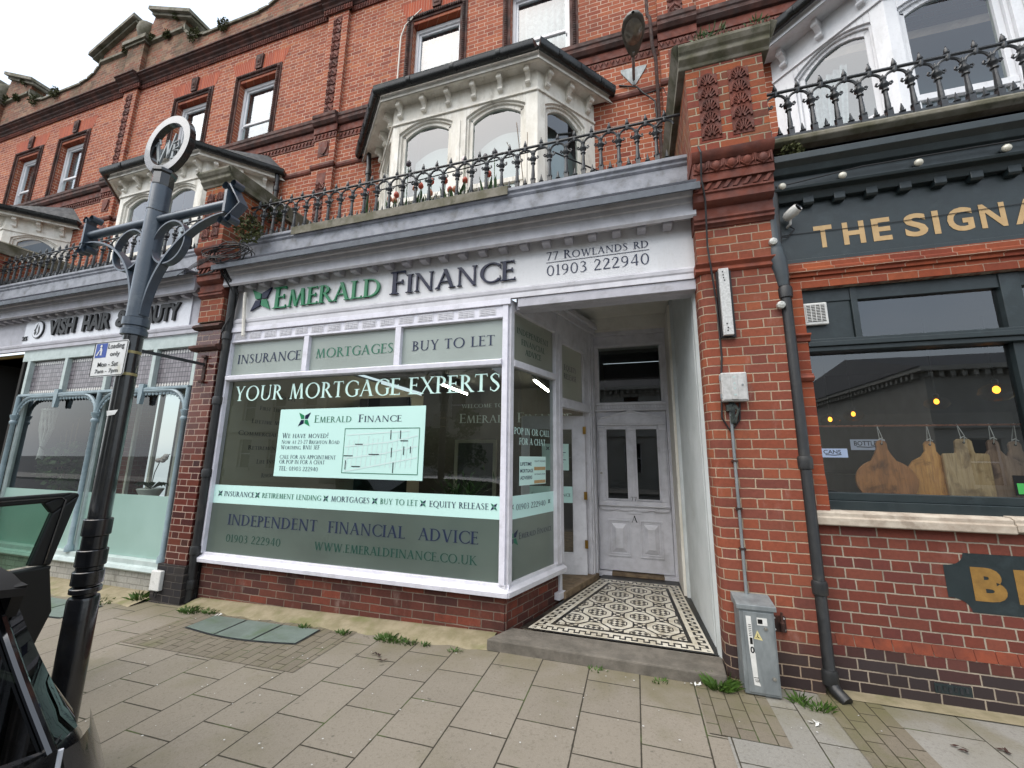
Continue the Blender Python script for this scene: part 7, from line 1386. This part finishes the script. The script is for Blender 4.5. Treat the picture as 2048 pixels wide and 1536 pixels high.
for a in ((.52, -.24, .07, 190, .1, 'large bright grass tuft at the right end of the doorstep'), (-2.22, -.26, .1, 150, .05, 'long grass tuft under the middle of the finance shop window'), (-2.05, -.27, .08, 70, .04, 'short grass beside the long tuft under the finance window'), (-4.75, -.25, .1, 130, .06, 'clump of weeds by the foot of the left drainpipe'), (-4.5, -.22, .06, 60, .05, 'small weeds between drainpipe and cellar light'), (-3.18, -.26, .04, 45, .045, 'little weed at the top edge of the cellar light'), (-2.72, -.27, .05, 45, .045, 'little weed right of the cellar light'), (-1.85, -.27, .04, 30, .035, 'tiny grass sprig left of the doorstep'), (-1.55, -.3, .05, 30, .03, 'tiny grass sprig by the doorstep corner'), (1.1, -.3, .07, 60, .06, 'dry weeds between the cabinet and the black drainpipe'), (1.0, -.26, .04, 30, .08, 'thin weeds behind the steel cabinet'), (-5.72, -.15, .07, 90, .12, 'leafy weed by the small grey utility box'), (-6.2, -.35, .2, 160, .05, 'spreading moss and weeds in front of the salon riser'), (-.35, -.25, .05, 24, .03, 'tiny sprig under the middle of the doorstep'), (.1, -.27, .05, 24, .03, 'tiny sprig right of the doorstep middle')): tuft(*a)
for x, y, z, r, n, lab in ((.86, -.36, 5.47, .09, 40, 'yellow green weed growing on the right pillar cap'), (.74, -.36, 5.45, .07, 30, 'dark weed at the left of the right pillar cap'), (1.2, -.36, 5.47, .07, 30, 'dark weed at the right of the right pillar cap')): tuft(x, y, r, n, .06, lab, 'plants rooted in the masonry', 'leaf', 'wall_weed', z)
def bush(c, r, n, s, label, fl=.6, m='leaf', group='plants rooted in the masonry'):
    b = MB(); leafy(b, c, r, n, s, random.Random(int(c[0]*100)), fl); tag(b.build('wall_weed', M[m], None, fix=False), label, 'weed', group)
bush((-4.75, -.2, 4.56), .2, 420, .05, 'thick mossy weeds behind the cable coil at the left end of the balcony', .6, 'moss'); bush((-4.95, .3, 5.15), .16, 220, .05, 'ivy-like weeds on the side of the glazed pillar head', 1, 'leaf_dark')
bush((1.42, -.12, 4.3), .09, 260, .035, 'dark moss clump on the left end of the pub cornice', .7, 'moss')
for cx in (-11.48, -17.63):
    for dx, dz_, r in ((1.95, 11.4, .22), (1.2, 12.25, .15), (.4, 11.85, .16), (2.9, 11.35, .2), (-.5, 11.83, .16), (1.0, 11.75, .13)): bush((cx+dx, 1.4, dz_-.08), r*.8, 260, .05, 'moss and fern clump on the %s gable at %s' % ('nearer left' if cx > -12 else 'farthest', {1.95: 'its right scroll', 1.2: 'its right slope', .4: 'its centre right', 2.9: 'the parapet beyond', -.5: 'its centre left', 1.0: 'its right panel'}[dx]), .4, 'moss')
bush((-3.9, 1.4, 11.28), .14, 200, .05, 'moss clump on the parapet above the tulip bay', .4, 'moss')
# scraps on the paving
rr = random.Random(21)
for x, y, nm, m, lab in ((-4.33, -.25, 'litter', 'plastic_white', 'white scrap of paper on the mossy ledge under the window'), (1.2, -.95, 'litter', 'plastic_white', 'white feather on the pale slab in front of the cabinet'), (1.0, -.5, 'litter', 'plastic_white', 'white stub near the foot of the cabinet'), (.35, -.24, 'litter', 'plastic_white', 'white scrap on the paving by the doorstep'), (-2.15, -.55, 'dead_leaf', 'rust', 'dark dead leaf on the slabs below the window'), (-2.05, -.62, 'dead_leaf', 'rust', 'second dark dead leaf on the slabs below the window'), (1.95, -.45, 'dead_leaf', 'rust', 'curled dark leaf on the slabs below the air brick'), (1.75, -.5, 'dead_leaf', 'rust', 'dark leaf left of the curled leaf below the air brick'), (1.62, -.75, 'dead_leaf', 'rust', 'lone dark leaf by the paved drainage channel')):
    b = MB(); z = gz(x, y)+.016
    for k in range(4):
        a = rr.random()*6.28; o = Vector((x+rr.gauss(0, .018), y+rr.gauss(0, .012), z)); d = Vector((math.cos(a), math.sin(a), .25))*.022; s = Vector((-math.sin(a), math.cos(a), .1))*.009; b.add([o-d, o+s, o+d, o-s], [(0, 1, 2, 3)])
    tag(b.build(nm, M[m], None, fix=False), lab, 'litter' if nm == 'litter' else 'leaf')
gm = MB(); rr = random.Random(8)
for i in range(230):
    x, y = rr.uniform(-4.5, 3.2), rr.uniform(-2.3, -.2); r = rr.uniform(.002, .006); z = gz(x, y)+.0125
    gm.add([(x+r*math.cos(a)*(1+.4*rr.random()), y+r*math.sin(a), z) for a in SEG(0, 5.2, 5)], [tuple(range(6))])
tag(gm.build('grit', M['plastic_grey'], None, fix=False), 'pale specks of grit scattered over the pavement', 'grit', kind='stuff')
# ---------------------------------------------------------------- tulips in the balcony trough
pt = MB(); pt.box(-3.4, -1.35, .14, .34, 4.5, 4.66); tag(pt.build('plant_trough', M['rust'], bevel=.01), 'dark trough behind the railing holding the tulips', 'trough')
def tulip(x, h, m, label, size=1., y=None, lean=0.):
    y = .2 if y is None else y; t = thing('tulip', label, 'tulip', (x, y, 4.62), 'tulips on the balcony'); rr = random.Random(int(x*997)); z = 4.62+h
    b = MB(); b.tube([(x, y, 4.62), (x+lean*.4, y, 4.62+h*.5), (x+lean, y, z)], .005, 5); b.build('stem', M['leaf'], t)
    b = MB(); r = .033*size
    for k in range(6):
        a = k*1.047+rr.random()*.3; rows = []
        for f, w in ((0, .35), (.3, 1.), (.65, 1.02), (1., .55)):
            rows.append([(x+lean+r*w*math.cos(a+e), y+r*w*math.sin(a+e), z-.005+.085*size*f*(1 if abs(e) < .2 else .93)) for e in (-.55, 0, .55)])
        b.strip(rows)
    b.build('flower', M[m], t, smooth=True, fix=False)
    b = MB()
    for k in range(3):
        a = rr.random()*6.28; L_ = min(h*1.1, .22+.1*rr.random()); p = Vector((x, y, 4.62)); d = Vector((math.cos(a)*.35, math.sin(a)*.25, 1)); s = Vector((-math.sin(a), math.cos(a), 0))*.02; rows = [[p+d*L_*f-s*w, p+d*L_*f+Vector((0, 0, .004)), p+d*L_*f+s*w] for f, w in ((0, .4), (.35, 1.), (.7, .8), (1., .05))]; b.strip(rows)
    b.build('leaf', M['leaf'], t, smooth=True, fix=False)
for q in ((-3.26, 0.43, 'tulip_o', 'frilled coral tulip, leftmost, beside the bay downpipe'), (-3.11, 0.45, 'tulip_d', 'dark drooping tulip just right of the leftmost coral one'), (-2.91, 0.25, 'tulip_p', 'short brownish tulip bud low at the left of the window'), (-2.83, 0.21, 'tulip_p', 'short yellowish tulip bud next to the brown bud'), (-2.81, 0.29, 'tulip_o', 'half-hidden red tulip behind a baluster left of the peach one'), (-2.66, 0.71, 'tulip_d', 'tall black tulip standing above the railing at the left'), (-2.54, 0.33, 'tulip_p', 'peach tulip left of the pink-red one'), (-2.46, 0.35, 'tulip_o', 'pink-red tulip left of the upright orange one'), (-2.31, 0.38, 'tulip_o', 'upright orange tulip in the middle of the balcony group'), (-2.32, 0.22, 'tulip_p', 'low peach tulip below the upright orange one'), (-2.12, 0.35, 'tulip_o', 'big orange tulip, largest of the orange group'), (-2.05, 0.21, 'tulip_o', 'low orange tulip under the big orange one'), (-1.98, 0.20, 'tulip_p', 'low orange yellow tulip right of the big orange one'), (-1.95, 0.41, 'tulip_d', 'dark tulip bud near the white one'), (-1.87, 0.59, 'tulip_w', 'large pale pink-white tulip touching the top rail'), (-1.85, 0.30, 'tulip_o', 'orange tulip half behind a baluster below the white one'), (-1.59, 0.56, 'tulip_d', 'dark purple tulip against the right-hand pane rail'), (-1.47, 0.59, 'tulip_d', 'round black tulip head above the rail, rightmost dark one'), (-1.54, 0.32, 'tulip_o', 'orange red tulip, rightmost of the orange ones')): tulip(*q)
b = MB(); b.tube([(-1.15, .25, 4.6), (-1.22, .22, 5.1), (-1.32, .2, 5.36)], .004, 5); b.tube([(-1.1, .25, 4.6), (-1.16, .22, 5.2), (-1.2, .2, 5.6)], .005, 5); b.tube([(-1.08, .25, 4.6), (-1.07, .22, 5.45)], .004, 5); tag(b.build('canes', M['wood']), 'three thin canes standing among the tulips by the right-hand pane', 'canes')
# ---------------------------------------------------------------- across the street (seen in the glass)
def far_house(x0, x1, y0, y1, ze, label, rz=2.4, bays=4, mm='stucco'):
    t = thing('stucco_house', label, 'house', ((x0+x1)/2, y0, 0)); b = MB(); hs = []; w = (x1-x0)/bays
    for i in range(bays):
        for z in ((.8, 2.5), (3.7, 5.4)):
            if z[1] < ze-.4: hs.append((x0+w*(i+.5)-.5, x0+w*(i+.5)+.5, z[0], z[1]))
    holes_wall(b, x0, x1, -.2, ze, y0-.3, y0, hs); b.box(x0, x0+.3, y1, y0-.301, -.2, ze); b.box(x1-.3, x1, y1, y0-.301, -.2, ze)
    b.build('wall', M[mm], t)
    d = MB()
    for h in hs: d.box(h[0]-.08, h[1]+.08, y0+.001, y0+.06, h[2]-.16, h[2]); d.box(h[0]-.1, h[1]+.1, y0+.001, y0+.05, h[3]+.05, h[3]+.18)
    d.box(x0, x1, y0+.001, y0+.12, 2.95, 3.15); d.box(x0-.3, x1+.3, y0+.001, y0+.4, ze-.18, ze); d.box(x0-.3, x0, y1, y0, ze-.18, ze)
    for i in range(int((x1-x0)/.35)): d.box(x0+i*.35, x0+i*.35+.15, y0+.001, y0+.28, ze-.4, ze-.181)
    for i in range(int((y0-y1)/.35)): d.box(x0-.22, x0-.001, y1+i*.35, y1+i*.35+.15, ze-.4, ze-.181)
    d.build('cornice', M['stucco'], t)
    for h in hs:
        f = MB(); f.box(h[0], h[0]+.07, y0-.2, y0-.14, h[2], h[3]); f.box(h[1]-.07, h[1], y0-.2, y0-.14, h[2], h[3]); f.box(h[0], h[1], y0-.2, y0-.13, (h[2]+h[3])/2-.03, (h[2]+h[3])/2+.03); wn_ = f.build('window', M['white_clean'], t); g = MB(); g.add([(h[1], y0-.17, h[2]), (h[0], y0-.17, h[2]), (h[0], y0-.17, h[3]), (h[1], y0-.17, h[3])], [(0, 1, 2, 3)]); g.build('pane', M['car_gloss'], wn_, fix=False)
    r = MB(); xm0, xm1, ym = x0+1.8, x1-1.8, (y0+y1)/2
    r.add([(x0-.35, y0+.4, ze), (x1+.35, y0+.4, ze), (x1+.35, y1-.3, ze), (x0-.35, y1-.3, ze), (xm0, ym, ze+rz), (xm1, ym, ze+rz)], [(0, 1, 5, 4), (1, 2, 5), (2, 3, 4, 5), (3, 0, 4)]); r.build('roof', M['slate'], t)
    return t
far_house(-27, -17.5, -15.5, -25, 7.2, 'white stucco house across the street, far left in the reflections'); far_house(-16.8, -8.2, -17, -27, 6.3, 'white stucco house across the street reflected in the finance shop glass', 1.9, 3); far_house(-3.5, 5.5, -17.5, -27, 6.0, 'white stucco house directly across the street', 1.8)
far_house(11.3, 26, -16, -36, 5.4, 'long pale corner house with dark slate hip roof reflected in the pub glass', 2.6, 5)
t = thing('street_tree', 'broad green tree across the street, seen only in the shop glass', 'tree', (-8.5, -13.4, 0)); b = MB(); b.tube([(-8.5, -13.6, -.1), (-8.45, -13.6, 1.2), (-8.5, -13.6, 2.4)], [.16, .12, .08], 8); b.build('trunk', M['wood'], t)
b = MB(); rr = random.Random(12); [leafy(b, (-8.5+rr.gauss(0, .9), -13.6+rr.gauss(0, .5), 1.9+rr.gauss(0, .7)), .6, 170, .22, rr) for k in range(14)]; b.build('crown', M['leaf'], t, fix=False)
# a pale car parked opposite, visible in the lower glass
t = thing('parked_car', 'pale silver car parked across the street, seen only in the glass', 'car', (-9.5, -11.4, -.15)); b = MB()
P = [[(x, -11.4+s*y, z) for s, pp in ((1, pr), (-1, pr[-2:0:-1])) for y, z in pp] for x, pr in ((-11.6, [(0, .15), (.55, .15), (.6, .5), (0, .55)]), (-11.3, [(0, .08), (.8, .1), (.82, .55), (0, .7)]), (-10.4, [(0, .05), (.86, .08), (.84, .68), (0, .78)]), (-9.8, [(0, .05), (.86, .08), (.74, .95), (0, 1.2)]), (-8.7, [(0, .05), (.86, .08), (.72, 1.0), (0, 1.28)]), (-7.9, [(0, .08), (.84, .1), (.76, .85), (0, 1.0)]), (-7.5, [(0, .15), (.7, .18), (.7, .6), (0, .7)]))]
b.strip(P, True); b.build('body', mat('silver car paint', 'a9adb0', '9da1a4', .25, .4, sc=40, bump=0, coat=1), t, smooth=True); b = MB(); [b.lathe([(.3, -.1), (.31, 0), (.3, .1)], (x, -11.4+s*.78, .16), 18, 'y') for x in (-10.8, -8.2) for s in (-1, 1)]; b.build('wheel', M['car_black'], t, smooth=True)
